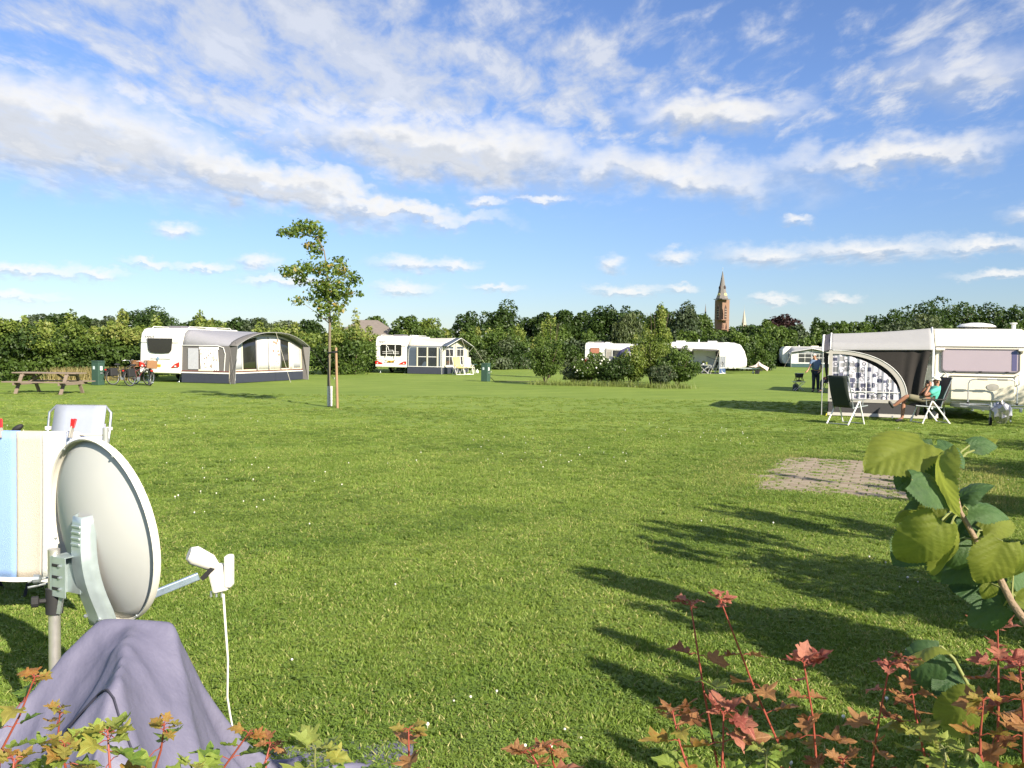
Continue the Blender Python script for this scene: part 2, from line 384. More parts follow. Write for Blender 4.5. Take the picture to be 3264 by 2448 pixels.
def blade_mat():
    m_ = bpy.data.materials.new('grass_blade'); m_.use_nodes = True; t = NT(m_.node_tree); b = m_.node_tree.nodes['Principled BSDF']; out = m_.node_tree.nodes['Material Output']
    at = t.n('ShaderNodeAttribute', attribute_name='tint').outputs['Fac']; co = t.n('ShaderNodeNewGeometry').outputs['Position']
    c, mid = lawn_tone(t, (.128, .208, .034), (.232, .312, .066), co); c = t.mix(1., c, t.mix(t.mr(at, 0, .7, smooth=False), (.78, .84, .7), (1.18, 1.14, 1.1)), 'MULTIPLY')
    c = t.mix(t.m('MULTIPLY', t.mr(at, .8, 1., smooth=False), t.mr(mid, .35, .65, .35, 1.)), c, (.50, .45, .20))
    t.put(b.inputs['Base Color'], c); b.inputs['Roughness'].default_value = .55; b.inputs['Specular IOR Level'].default_value = .3
    tr = t.n('ShaderNodeBsdfTranslucent'); t.put(tr.inputs[0], t.mix(1., c, (1.1, 1.15, .6), 'MULTIPLY')); mx = t.n('ShaderNodeMixShader'); mx.inputs[0].default_value = .35
    t.put(mx.inputs[1], b.outputs[0]); t.put(mx.inputs[2], tr.outputs[0]); t.put(out.inputs[0], mx.outputs[0]); return m_
mb = MB(); S = 2600
ys = [-40, 0, 10, 30, 60, 120, 300, 900, S]; xs = [-S, -600, -150, -40, 0, 40, 150, 600, S]
mb.v = [(x, y, 0) for y in ys for x in xs]; nx = len(xs)
mb.f = [(j * nx + i, j * nx + i + 1, (j + 1) * nx + i + 1, (j + 1) * nx + i) for j in range(len(ys) - 1) for i in range(nx - 1)]
prop(mb.build('ground', ground_mat()), kind='structure')

# ---- brick pad: 288 pavers laid in a hard standing, grass in the joints
PAD = V(5.18, 12.95, 0); PADR = R(-24)
pad = prop(bpy.data.objects.new('paving', bpy.data.meshes.new('paving')), kind='structure'); COL.objects.link(pad)
pm = MB().box((0, 0, .002), (3.16, 4.60, .012)); pad.data = pm.mesh('paving'); pad.data.materials.append(M('joint_soil', (.12, .13, .05), .95, var=.4, scale=14, bump=.5))
pad.location = (PAD.x, PAD.y, 0); pad.rotation_euler = (0, 0, PADR)
BRK = M('paver', (.27, .222, .160), .95, var=.28, scale=7, bump=.5, dirt=.6)
BRK2 = M('paver_red', (.24, .190, .138), .95, var=.3, scale=7, bump=.5, dirt=.6)
bm_ = []
for q in range(4):
    b = MB().box((0, 0, 0), (.238 - .006 * q % 3, .158, .05)); me = b.mesh('brick'); me.materials.append(BRK if q < 3 else BRK2); bm_.append(me)
rg = random.Random(5)
for j in range(24):
    for i in range(12):
        o = bpy.data.objects.new('brick', bm_[rg.randrange(4)]); COL.objects.link(o); o.parent = pad
        o.location = ((i - 5.5 + (.5 if j % 2 else 0) - .25) * .255 + rg.uniform(-.004, .004), (j - 11.5) * .186 + rg.uniform(-.004, .004), rg.uniform(-.012, -.004))
        o.rotation_euler = (rg.uniform(-.012, .012), rg.uniform(-.012, .012), rg.uniform(-.025, .025))

# ---- grass and clover: one uncountable carpet, denser near the camera
def tuft(seed, n, rad, h, clover=0, wid=.0034, dry=.12):
    rg = np.random.default_rng(seed); V_, F_, T_ = [], [], []
    for i in range(n):
        a, r = rg.random() * 6.283, rad * math.sqrt(rg.random()); x, y = r * math.cos(a), r * math.sin(a)
        hh = h * rg.uniform(.55, 1.25); la, ln = rg.random() * 6.283, rg.uniform(.2, 1.0) * hh; w = wid * rg.uniform(.7, 1.4); ca = rg.random() * 6.283
        wx, wy = w * math.cos(ca), w * math.sin(ca); dx, dy = ln * math.cos(la), ln * math.sin(la); o = len(V_)
        V_ += [(x - wx, y - wy, 0), (x + wx, y + wy, 0), (x + wx * .8 + dx * .35, y + wy * .8 + dy * .35, hh * .6), (x - wx * .8 + dx * .35, y - wy * .8 + dy * .35, hh * .6),
               (x + wx * .1 + dx, y + wy * .1 + dy, hh), (x - wx * .1 + dx, y - wy * .1 + dy, hh)]
        F_ += [(o, o + 1, o + 2, o + 3), (o + 3, o + 2, o + 4, o + 5)]; tt = 1. if rg.random() < dry else rg.random() * .7; T_ += [tt, tt]
    for i in range(clover):
        a, r = rg.random() * 6.283, rad * math.sqrt(rg.random()); x, y = r * math.cos(a), r * math.sin(a); z = h * rg.uniform(.45, .95); s = rg.uniform(.007, .012)
        for k in range(3):
            an = rg.random() * .5 + k * 2.094 + i; c, sn = math.cos(an), math.sin(an); o = len(V_); tl = rg.uniform(-.3, .5)
            V_ += [(x, y, z), (x + s * (c * .7 - sn * .6), y + s * (sn * .7 + c * .6), z + s * tl), (x + s * 1.45 * c, y + s * 1.45 * sn, z + s * tl * 1.3), (x + s * (c * .7 + sn * .6), y + s * (sn * .7 - c * .6), z + s * tl)]
            F_.append((o, o + 1, o + 2, o + 3)); T_.append(rg.uniform(.05, .5))
    return np_mesh('grass_tuft', np.array(V_), np.array(F_), np.array(T_))
GRASS = blade_mat()
src = bpy.data.collections.new('grass_tufts')
for q in range(8):
    me = tuft(q, 84 if q < 5 else 34, .08, .025, clover=(6, 0, 10, 2, 0, 34, 42, 26)[q]); me.materials.append(GRASS)
    o = bpy.data.objects.new('grass_tuft', me); src.objects.link(o)
def scatter(name, pts, scl, pick, coll, label, cat):
    """instances of the collection's members on points: the grass carpet"""
    n = len(pts); me = bpy.data.meshes.new(name); me.vertices.add(n); me.vertices.foreach_set('co', pts.astype(np.float32).ravel())
    for k, v in (('scl', scl),): me.attributes.new(k, 'FLOAT', 'POINT').data.foreach_set('value', v.astype(np.float32))
    me.attributes.new('pick', 'INT', 'POINT').data.foreach_set('value', pick.astype(np.int32))
    me.attributes.new('rot', 'FLOAT', 'POINT').data.foreach_set('value', (np.random.default_rng(3).random(n) * 6.283).astype(np.float32))
    o = link(name, me, None); ng = bpy.data.node_groups.new(name, 'GeometryNodeTree')
    ng.interface.new_socket('Geometry', in_out='INPUT', socket_type='NodeSocketGeometry'); ng.interface.new_socket('Geometry', in_out='OUTPUT', socket_type='NodeSocketGeometry')
    t = NT(ng); gi, go = t.n('NodeGroupInput'), t.n('NodeGroupOutput')
    ci = t.n('GeometryNodeCollectionInfo'); ci.inputs['Collection'].default_value = coll; ci.inputs['Separate Children'].default_value = True; ci.inputs['Reset Children'].default_value = True
    ip = t.n('GeometryNodeInstanceOnPoints'); ip.inputs['Pick Instance'].default_value = True
    def attr(nm, ty):
        a = t.n('GeometryNodeInputNamedAttribute', data_type=ty); a.inputs['Name'].default_value = nm; return a.outputs[0]
    cx = t.n('ShaderNodeCombineXYZ'); t.put(cx.inputs[2], attr('rot', 'FLOAT'))
    t.put(ip.inputs['Points'], gi.outputs[0]); t.put(ip.inputs['Instance'], ci.outputs[0]); t.put(ip.inputs['Instance Index'], attr('pick', 'INT'))
    t.put(ip.inputs['Rotation'], cx.outputs[0]); t.put(ip.inputs['Scale'], attr('scl', 'FLOAT')); t.put(go.inputs[0], ip.outputs[0])
    o.modifiers.new('scatter', 'NODES').node_group = ng
    return prop(o, label, cat, kind='stuff')
def in_pad(x, y, grow=0.):
    c, s = math.cos(-PADR), math.sin(-PADR); dx, dy = x - pad.location.x, y - pad.location.y; u, w = c * dx - s * dy, s * dx + c * dy
    return (np.abs(u) < 1.53 + grow) & (np.abs(w) < 2.22 + grow)
rg = np.random.default_rng(11); px_, sc_ = [], []
for y0, y1, dn, s in ((2.6, 6.5, 330, 1.), (6.5, 10, 250, 1.05), (10, 15, 130, 1.1), (15, 20, 70, 1.1), (20, 26, 28, 1.1), (26, 33, 9, 1.1)):
    n = int(dn * (y1 - y0) * (1.3 * (y0 + y1) / 2 + 1.2)); y = rg.uniform(y0, y1, n); x = rg.uniform(-1, 1, n) * (y1 * .65 + .6)
    k = np.abs(x) < y * .65 + .6; x, y = x[k], y[k]; ip_ = in_pad(x, y); k = ~ip_ | (rg.random(len(x)) < .05); x, y = x[k], y[k]
    px_.append(np.stack([x, y, np.full(len(x), 0.)], 1)); sc_.append(s * rg.uniform(.7, 1.25, len(x)) * np.where(in_pad(x, y), .45, 1.))
# tufts in the joints and a taller fringe round the pad
n = 2600; u = rg.normal(size=n) * .25 + np.where(rg.random(n) < .5, -1.62, 1.62); w = rg.uniform(-2.6, 2.6, n); h_ = rg.random(n) < .45; u, w = np.where(h_, rg.uniform(-1.8, 1.8, n), u), np.where(h_, rg.normal(size=n) * .22 + np.where(rg.random(n) < .5, -2.35, 2.35), w); k = (np.abs(u) > 1.22) | (np.abs(w) > 1.95); u, w = u[k], w[k]
c, s = math.cos(PADR), math.sin(PADR); px_.append(np.stack([pad.location.x + c * u - s * w, pad.location.y + s * u + c * w, np.zeros(len(u))], 1)); sc_.append(rg.uniform(.8, 1.7, len(u)))
u, w = [], []
for j in range(25):
    for i in range(13):
        q = (5 if rg.random() < .45 else 2) if i in (0, 1, 2, 4, 5, 8, 10, 12) else 1
        for _ in range(q): u.append((i - 6.25 + (.5 if j % 2 else 0)) * .255 + rg.normal() * .012); w.append((j - 12) * .186 + .093 + rg.normal() * .05)
u, w = np.array(u), np.array(w)
px_.append(np.stack([pad.location.x + c * u - s * w, pad.location.y + s * u + c * w, np.full(len(u), .0)], 1)); sc_.append(rg.uniform(.4, 1.2, len(u)))
pts = np.concatenate(px_); scl = np.concatenate(sc_)
patch = np.sin(pts[:, 0] * 1.1 + 2 * np.sin(pts[:, 1] * .5)) + np.sin(pts[:, 1] * .9 + pts[:, 0] * .4); pick = np.where(rg.random(len(pts)) < .22 + .2 * np.clip(patch, -1, 1.5), rg.integers(5, 8, len(pts)), rg.integers(0, 5, len(pts)))
scatter('grass', pts, scl, pick, src, 'short mown green lawn grass with clover leaves', 'grass')
fl = bpy.data.collections.new('clover_heads')
b = MB().ball((0, 0, .034), (.0085, .0085, .008), 8, 5); b.tube([(0, 0, 0), (0, 0, .03)], .0012, 4)
o = bpy.data.objects.new('clover_head', b.mesh('clover_head', 60)); o.data.materials.append(M('clover_white', (.72, .70, .60), .8, var=.15, scale=150)); fl.objects.link(o)
y = rg.uniform(3., 22, 1500) ** 1.0; x = rg.uniform(-.62, .62, 1500) * y; dn = np.sin(x * .8 + 1.3) * np.sin(y * .45 + .6 + x * .3) + rg.normal(size=1500) * .45
k = (dn > .75) & ~in_pad(x, y); pts = np.stack([x[k], y[k], np.zeros(k.sum())], 1)
scatter('clover_flowers', pts, rg.uniform(.7, 1.2, len(pts)), np.zeros(len(pts)), fl, 'tiny white clover flowers dotted over the lawn', 'flowers')

# ---- far trees, one by one
tree('broad_tree', 'broad rounded dark green tree behind the left caravan', 476, 978, 205, 118, K_DARK, 1, n=9000, leaf=.36, k=34)
for i, (px, yt, wp, Y, km, lb) in enumerate([
    (190, 1000, 120, 190, K_DARK, 'dark wood-edge tree left of the broad rounded tree, above the hazel hedge'),
    (120, 998, 110, 200, K_GREY, 'hazy grey-green tree at the far left above the hazel hedge'),
    (270, 1000, 100, 195, K_DARK, 'dark pointed tree second to the left of the broad rounded tree'),
    (335, 1008, 90, 190, K_GREY, 'grey-green tree touching the left flank of the broad rounded tree'),
    (40, 1022, 130, 190, K_DARK, 'dark low tree at the left picture edge behind the hedge'),
    (620, 1010, 120, 150, K_DARK, 'dark tree just right of the broad rounded tree'),
    (690, 1018, 90, 165, K_MID, 'mid green tree above the left caravan roof'),
    (745, 1012, 110, 150, K_DARK, 'dark green tree above the grey arched awning roof'),
    (825, 998, 95, 140, K_GREY, 'pale tree rising highest above the grey arched awning'),
    (905, 1013, 120, 120, K_WILLOW, 'pale willowy tree left of the staked young tree'),
    (980, 1012, 110, 150, K_DARK, 'dark tree behind the staked young tree'),
    (1195, 992, 100, 118, K_MID, 'round green tree above the brown house roof'),
    (1090, 1035, 110, 130, K_DARK, 'low dark tree left of the brown house roof'),
    (1300, 1003, 105, 96, K_MID, 'feathery mid green tree above the caravan with the bicycle rack'),
    (1370, 1012, 110, 105, K_BRIGHT, 'lighter green tree above the beige awning roof'),
    (1490, 996, 105, 150, K_DARK, 'dark tree left of the tall domed tree'),
    (1600, 968, 150, 165, K_DARK, 'tall domed dark tree above the right end of the beige awning'),
    (1690, 1002, 90, 170, K_DARK, 'low dark tree right of the tall domed tree'),
    (1735, 985, 85, 165, K_DARK, 'dark round tree second right of the tall domed tree'),
    (1790, 972, 95, 170, K_DARK, 'dark tree with rounded top left of the longest dark crown'),
    (1855, 985, 85, 172, K_DARK, 'dark tree above the small middle caravan'),
    (1930, 962, 125, 160, K_DARK, 'left half of the longest dark crown behind the middle shrubs'),
    (2020, 962, 130, 158, K_DARK, 'right half of the longest dark crown behind the middle shrubs'),
    (2110, 975, 95, 150, K_MID, 'mid green tree right behind the tall thin sapling'),
    (2180, 952, 120, 145, K_GREY, 'tall silvery green tree left of the church'),
    (2230, 985, 90, 150, K_MID, 'green tree between the silvery tree and the church tower'),
    (2385, 1030, 130, 150, K_DARK, 'dark low tree in front of the church nave'),
    (2440, 1012, 90, 140, K_MID, 'mid green tree right of the church'),
    (2300, 1045, 150, 130, K_MID, 'bushy green tree hiding the foot of the church tower'),
    (2490, 990, 125, 190, K_COPPER, 'purple-leaved copper beech right of the church'),
    (2545, 1030, 80, 150, K_GREY, 'silvery round tree under the copper beech'),
    (2480, 1032, 110, 120, K_MID, 'bright rounded tree below the copper beech'),
    (2620, 1008, 85, 120, K_DARK, 'dark pointed tree right of the copper beech'),
    (2680, 1025, 80, 130, K_MID, 'small green tree above the far grey awning'),
    (2745, 1012, 120, 140, K_MID, 'mid green tree left of the big wood'),
    (2830, 985, 150, 150, K_DARK, 'lowest dark tree at the left of the big wood'),
    (2930, 950, 190, 160, K_DARK, 'highest left tree of the big wood above the near awning'),
    (3040, 946, 200, 165, K_DARK, 'middle tree of the big wood above the near caravan'),
    (3140, 950, 170, 165, K_DARK, 'right tree of the big wood behind the roof vent'),
    (3225, 975, 130, 150, K_DARK, 'dark tree at the right picture edge'),
    (2960, 1000, 130, 120, K_WILLOW, 'pale willow in front of the big wood'),
    (2870, 1015, 110, 110, K_GREY, 'grey-green bush-like tree above the near awning roof'),
    (3290, 1000, 150, 140, K_MID, 'mid green tree cut by the right picture edge')]):
    tree('far_tree', lb, px, yt, wp * 1.1, Y, km, 20 + i, group='trees along the horizon', n=5200, leaf=.0034 * Y, k=22, depth=.8, zlow=.6)
tree('willow', 'light green weeping willow behind the middle shrubs', 2005, 990, 105, 100, K_WILLOW, 71, n=6500, leaf=.5, droop=4, aspect=.28, k=22)
tree('willow', 'smaller weeping willow clump left of the taller willow', 1975, 1025, 70, 98, K_WILLOW, 72, n=4000, leaf=.45, droop=4, aspect=.28, k=16)

# ---- hedges: long loose rows, each row one plant mass
def hedge(name, label, pts, h, w, n, leaf, mat, seed, mat2=None, tall=.5, cat='hedge'):
    rg = random.Random(seed); p0 = Vector(pts[0]); t_ = thing(name, label, cat, (p0.x, p0.y, 0)); cl = []; cl2 = []; stems = MB()
    for (a, b) in zip(pts[:-1], pts[1:]):
        a, b = Vector(a), Vector(b); L = (b - a).length; k = max(2, int(L / (w * .42)))
        for i in range(k):
            c = a.lerp(b, (i + rg.random()) / k); hh = h * rg.uniform(.82, 1.08) * (1 + .12 * math.sin(i * 1.7 + seed)); c2 = V(c.x - p0.x, c.y - p0.y, 0)
            for z in (.16, .42, .68): cl.append((c2.x + rg.uniform(-.25, .25) * w, c2.y + rg.uniform(-.3, .3) * w, hh * z, w * rg.uniform(.38, .6), w * rg.uniform(.4, .6), hh * rg.uniform(.2, .28), rg.uniform(.0, .9)))
            cl2.append((c2.x + rg.uniform(-.2, .2) * w, c2.y - .25 * w + rg.uniform(-.3, .3) * w, hh * rg.uniform(.75, .95), w * .3, w * .3, hh * rg.uniform(.1, .2), rg.uniform(.4, .9)))
            if rg.random() < tall: cl2.append((c2.x, c2.y, hh * rg.uniform(1.0, 1.12), w * .14, w * .14, hh * rg.uniform(.14, .26), rg.uniform(.5, 1)))
            e = V(c2.x + rg.uniform(-.2, .2), c2.y + rg.uniform(-.2, .2), hh * .9); stems.tube([(c2.x, c2.y, -.05), (c2.x + rg.uniform(-.1, .1), c2.y, hh * .45), e], [.035, .025, .008], 5)
    prop(stems.build('stem', BARK, t_, smooth=50), kind='stuff')
    ra = random.Random(seed + 5); ca = [c for c in cl if ra.random() < .68]; cb = [c for c in cl if c not in ca]; leaves('foliage', ca, int(n * .7), leaf, mat, t_, seed, inner=.45); leaves('darker_foliage', cb or ca, int(n * .32), leaf * 1.15, K_DARK if mat is not K_DARK else K_GREY, t_, seed + 3, inner=.45); leaves('shoots', cl2, n // 3, leaf, mat2 or mat, t_, seed + 1, inner=.3)
    return t_
def gl(*p): return [(G(a, b).x, G(a, b).y) for a, b in p]
hedge('hazel_hedge', 'dense hazel hedge of large leaves behind the picnic table', [(-27.5, 38), (-22, 44.5), (-19.2, 46)], 2.75, 2.2, 21000, .17, K_MID, 201, K_BRIGHT)
hedge('mixed_hedge', 'loose mixed hedge behind the left caravan and its grey awning', [(-22.5, 50), (-14, 55), (-10, 57.5)], 2.75, 2.2, 14000, .19, K_MID, 202, K_BRIGHT)
hedge('mixed_hedge', 'leafy hedge between the grey arched awning and the bicycle-rack caravan', [(-11.6, 57), (-11.3, 66)], 2.9, 2.0, 16000, .17, K_MID, 203, K_BRIGHT)
hedge('mixed_hedge', 'dark hedge running behind the beige awning', [(-9, 68), (-3.2, 74), (.8, 80)], 2.9, 2.6, 18000, .22, K_DARK, 204, K_MID)
hedge('mixed_hedge', 'sunlit hedge with dry grass at its foot right of the beige awning', [(-4.6, 76), (-1, 84), (3.4, 90)], 3.0, 2.4, 16000, .22, K_MID, 205, K_BRIGHT)
hedge('tall_hedge', 'tall dark hedge behind the small middle caravan', [(2.5, 98), (10, 101), (16.5, 100)], 3.8, 3.2, 16000, .32, K_DARK, 206, K_MID)
hedge('tall_hedge', 'tall green hedge behind the white canopy caravan', [(15.5, 84), (22, 84.5), (26, 88)], 3.4, 2.8, 17000, .27, K_DARK, 207, K_MID)
hedge('clipped_hedge', 'low clipped dark hedge in front of the blue car', [(30.5, 111), (37, 115.5)], 1.65, 1.2, 5000, .22, K_DARK, 208, tall=0)
hedge('back_hedge', 'far hedge closing the field behind the left awnings', [(-42, 66), (-30, 72), (-16, 82)], 3.0, 3., 12000, .3, K_MID, 209, K_BRIGHT)
hedge('back_hedge', 'far hedge of bushes below the big wood at right', [(34, 118), (52, 112), (70, 105)], 4.5, 4, 9000, .42, K_MID, 210)
hedge('back_hedge', 'hedge of bushes at the middle distance below the brown roof', [(-24, 86), (-10, 90), (0, 96)], 2.8, 3.4, 15000, .3, K_MID, 211, K_BRIGHT)

# ================================================================== camping things
WHITE = M('caravan_white', (.78, .77, .71), .35, var=.04, scale=3, coat=.3, dirt=.12)
CREAM = M('caravan_cream', (.74, .69, .55), .38, var=.05, scale=3, coat=.2, dirt=.15)
TRIM = M('white_plastic', (.72, .72, .70), .45, var=.05)
GLASS = M('dark_glass', (.022, .022, .020), .08, var=.3, scale=2, coat=.6)
RUBBER = M('black_rubber', (.016, .016, .017), .75)
CHROME = M('aluminium', (.60, .61, .62), .32, metal=.85, var=.1)
STEEL = M('galvanised_steel', (.42, .46, .47), .38, metal=.75, var=.18, scale=40)
REDL = M('red_lens', (.55, .02, .015), .15, coat=.6)
ORANGE = M('yellow_plate', (.72, .42, .03), .45, var=.06)
DARKT = M('dark_print', (.05, .05, .055), .6)
PVCG = M('awning_grey', (.30, .30, .33), .6, var=.05, scale=5, bump=.1, trans=.12)
PVCD = M('awning_dark_grey', (.125, .118, .115), .75, var=.08, scale=6, bump=.12)
NAVY = M('awning_navy', (.030, .036, .055), .7, var=.12, scale=6)
BLUEG = M('awning_blue_grey', (.055, .075, .105), .7, var=.12, scale=6)
BEIGE = M('awning_beige', (.56, .52, .46), .65, var=.06, scale=5, trans=.1)
CREAMF = M('awning_cream', (.74, .68, .52), .7, var=.05, scale=6, trans=.15)
WHITEF = M('awning_white', (.74, .73, .70), .6, var=.05, scale=5, trans=.12)
LGREY = M('awning_light_grey', (.33, .33, .335), .65, var=.05, scale=5, trans=.1)
PIPE = M('white_piping', (.70, .70, .68), .5)
MAROON = M('maroon_band', (.16, .06, .05), .7)
FILM = M('window_film', (.035, .04, .045), .1, var=.3, scale=3, alpha=.82, coat=.5)
NET = M('fly_screen', (.45, .46, .50), .5, var=.15, scale=8, alpha=.9)
CURT = M('white_curtain', (.72, .70, .66), .85, var=.08, scale=7)
ROPE = M('guy_rope', (.62, .58, .46), .8, scale=60)
POLE = M('steel_pole', (.55, .55, .54), .35, metal=.6)
def wheel(parent, c, r=.31, w=.17, axis='x'):
    ax = (1, 0, 0) if axis == 'x' else (0, 1, 0); s_ = [(r * .62, -w / 2), (r * .94, -w / 2), (r, -w * .3), (r, w * .3), (r * .94, w / 2), (r * .62, w / 2)]
    o = MB().lathe(s_, c, 20, ax).build('wheel', RUBBER, parent, smooth=40)
    MB().lathe([(r * .15, -w * .56), (r * .45, -w * .53), (r * .64, -w * .52), (r * .64, w * .52), (r * .45, w * .53), (r * .15, w * .56)], c, 16, ax).build('rim', CHROME, o, smooth=40)
def caravan_body(parent, prof, w, mat, x0=0.):
    """side profile (y,z) extruded across the width, soft corners"""
    return MB().prism(prof, x0, x0 + w, 'yz').build('body', mat, parent, smooth=40, bevel=.075, seg=4)
def pane(parent, poly, y, name='window', mat=None, frame=RUBBER, th=.02, fr=.035, plane='xz', sub='pane'):
    """framed pane: the frame a rim, the pane a sub-part a little behind its face"""
    cx = sum(p[0] for p in poly) / len(poly); cz = sum(p[1] for p in poly) / len(poly)
    w = max(p[0] for p in poly) - min(p[0] for p in poly); h = max(p[1] for p in poly) - min(p[1] for p in poly)
    inn = [(cx + (p[0] - cx) * (1 - 2 * fr / w), cz + (p[1] - cz) * (1 - 2 * fr / h)) for p in poly]
    n = len(poly); f = (lambda p, k: (p[0], k, p[1])) if plane == 'xz' else (lambda p, k: (k, p[0], p[1]))
    b = MB(); vs = [f(p, y) for p in poly] + [f(p, y) for p in inn] + [f(p, y + th) for p in poly] + [f(p, y + th) for p in inn]; fs = []
    for i in range(n):
        j = (i + 1) % n; fs += [(i, j, n + j, n + i), (i, 2 * n + i, 2 * n + j, j), (n + i, n + j, 3 * n + j, 3 * n + i), (2 * n + i, 3 * n + i, 3 * n + j, 2 * n + j)]
    b.add(vs, fs); o = b.build(name, frame, parent, smooth=30)
    s_ = 1 if th > 0 else -1; MB().prism(inn, y + th * .35, y + th * .75, plane).build(sub, mat or GLASS, o)
    return o
def rear_caravan(name, label, loc, rz, w, L, h, text_=None, win=None, lens='angled', rack=False, sub=None, wall=WHITE, winmat=None, group='caravans on the field'):
    """caravan seen from its rear end: local x right, y forward from the rear"""
    t_ = thing(name, label, 'caravan', loc, rz, group); zb = .42
    prof = [(.16, zb), (.03, zb + .12), (0, zb + .5), (.02, 1.4), (.06, h - .55), (.12, h - .28), (.30, h - .07), (.55, h), (L - 1.1, h), (L - .55, h - .12), (L - .12, h - .75), (L, 1.15), (L, .62), (L - .2, zb)]
    caravan_body(t_, prof, w, wall, -w)
    cx = -w / 2
    ww, wh, wz = win
    if lens == 'angled': poly = [(cx - ww / 2, wz + wh / 2), (cx + ww / 2, wz + wh / 2), (cx + ww * .46, wz - wh * .28), (cx + ww * .38, wz - wh * .45), (cx + ww * .15, wz - wh * .5), (cx - ww * .15, wz - wh * .5), (cx - ww * .38, wz - wh * .45), (cx - ww * .46, wz - wh * .28)]
    else: poly = rrect(ww, wh, .07, 4, cx, wz)
    pane(t_, poly, -.035, mat=winmat)
    MB().box((cx, -.006, h - .68), (w - .25, .03, .014)).build('seam', M('seam_grey', (.35, .34, .32), .6), t_)
    # bumper, lights, plate
    MB().prism([(-.06, .44), (-.075, .60), (-.03, .78), (.1, .78), (.15, .40)], -w + .06, -.06, 'yz').build('bumper', wall, t_, smooth=35, bevel=.03)
    for sx in (0, 1):
        f = lambda x: -x if sx else -w + x
        if lens == 'angled': pl = [(f(.07), .98), (f(.07), .74), (f(.52), .70), (f(.30), .88)]
        else: pl = [(f(.07), .86), (f(.07), .64), (f(.66), .64), (f(.50), .74), (f(.22), .86)]
        b = MB().prism(pl, -.105, -.02, 'xz').build('rear_light', REDL, t_, bevel=.012)
        MB().box((f(.24), -.112, .78 if lens == 'angled' else .71), (.09, .02, .07)).build('reflector', M('clear_lens', (.75, .7, .68), .1, coat=.5), b, bevel=.006)
    o = MB().box((cx - .15 * (lens == 'angled'), -.085, .80 if lens == 'angled' else .83), (.52, .012, .12)).build('number_plate', ORANGE, t_, bevel=.008)
    b = MB()
    for i, dx in enumerate((-.2, -.14, -.07, 0, .07, .14, .2)): b.box((cx - .15 * (lens == 'angled') + dx, -.0925, .80 if lens == 'angled' else .83), (.03 if i % 3 else .022, .004, .06 if i % 2 else .045))
    prop(b.build('plate_marks', DARKT, o), kind='stuff')
    # roof hatch, rails
    MB().box((cx + .1, 1.5, h + .05), (.75, 1.0, .12)).build('roof_hatch', M('smoked_plastic', (.16, .15, .17), .3), t_, bevel=.04)
    MB().box((cx + .45, 3.4, h + .03), (.4, .4, .08)).build('roof_hatch', TRIM, t_, bevel=.03)
    for sx in (-w + .14, -.14):
        MB().tube([(sx, .75, h - .01), (sx, .85, h + .07), (sx, L - 1.5, h + .07), (sx, L - 1.4, h - .01)], .016, 6).build('roof_rail', TRIM, t_, smooth=50)
    for sx in (-w + .1, -.1): wheel(t_, (sx, L * .52, .31))
    MB().bar((cx - .5, L - .3, .45), (cx, L + 1.1, .45), .08, .1).bar((cx + .5, L - .3, .45), (cx, L + 1.1, .45), .08, .1).box((cx, L + 1.15, .47), (.12, .4, .12)).build('drawbar', STEEL, t_, bevel=.008)
    for sx in (-w + .3, -.3): MB().tube([(sx, .4, .44), (sx, .25, 0)], .022, 6).box((sx, .25, .012), (.14, .14, .024)).build('corner_steady', STEEL, t_)
    MB().tube([(-w + .2, -.03, 1.02), (-w + .2, -.08, 1.0), (-w + .55, -.08, 1.0), (-w + .55, -.03, 1.02)], .014, 6).build('grab_handle', TRIM, t_, smooth=50)
    if text_: text('lettering', text_, .17, DARKT, t_, (-w + .52, .06, h - .43), (R(72), 0, 0))
    if sub: text('lettering', sub, .11, M('grey_print', (.45, .45, .46), .6), t_, (-w + .47, .035, h - .56), (R(82), 0, 0))
    if rack:
        r_ = MB()
        for sx in (cx - .33, cx + .33):
            r_.tube([(sx, -.03, 1.95), (sx, -.1, 1.95), (sx + .02, -.12, .98), (sx, -.02, .95)], .022, 7)
        r_.tube([(cx - .33, -.14, 1.93), (cx - .18, -.16, 1.85), (cx - .1, -.18, 1.6), (cx + .2, -.2, 1.62), (cx + .28, -.2, 1.35)], .02, 7)
        for z in (1.5, 1.38): r_.tube([(cx - .6, -.13, z), (cx + .62, -.13, z)], .016, 6)
        ro = r_.build('bicycle_rack', TRIM, t_, smooth=50)
        b = MB()
        for x in (-.5, -.2, .1, .4):
            b.tube([(cx + x, -.12, 1.0), (cx + x + .05, -.35, .98), (cx + x + .1, -.36, 1.06), (cx + x + .2, -.3, .95)], .018, 6)
        prop(b.build('wheel_trays', CHROME, ro, smooth=50), kind='stuff')
    else:
        e = MB().box((cx + .02, -.03, 1.14), (1.15, .02, .02)).build('trim_strip', M('grey_print', (.45, .45, .46), .6), t_)
        MB().lathe([(.001, 0), (.075, 0), (.075, .02), (.001, .025)], (cx - .1, -.03, 1.14), 20, (0, -1, 0)).build('badge', M('badge_blue', (.25, .36, .5), .3, metal=.3), e)
    return t_

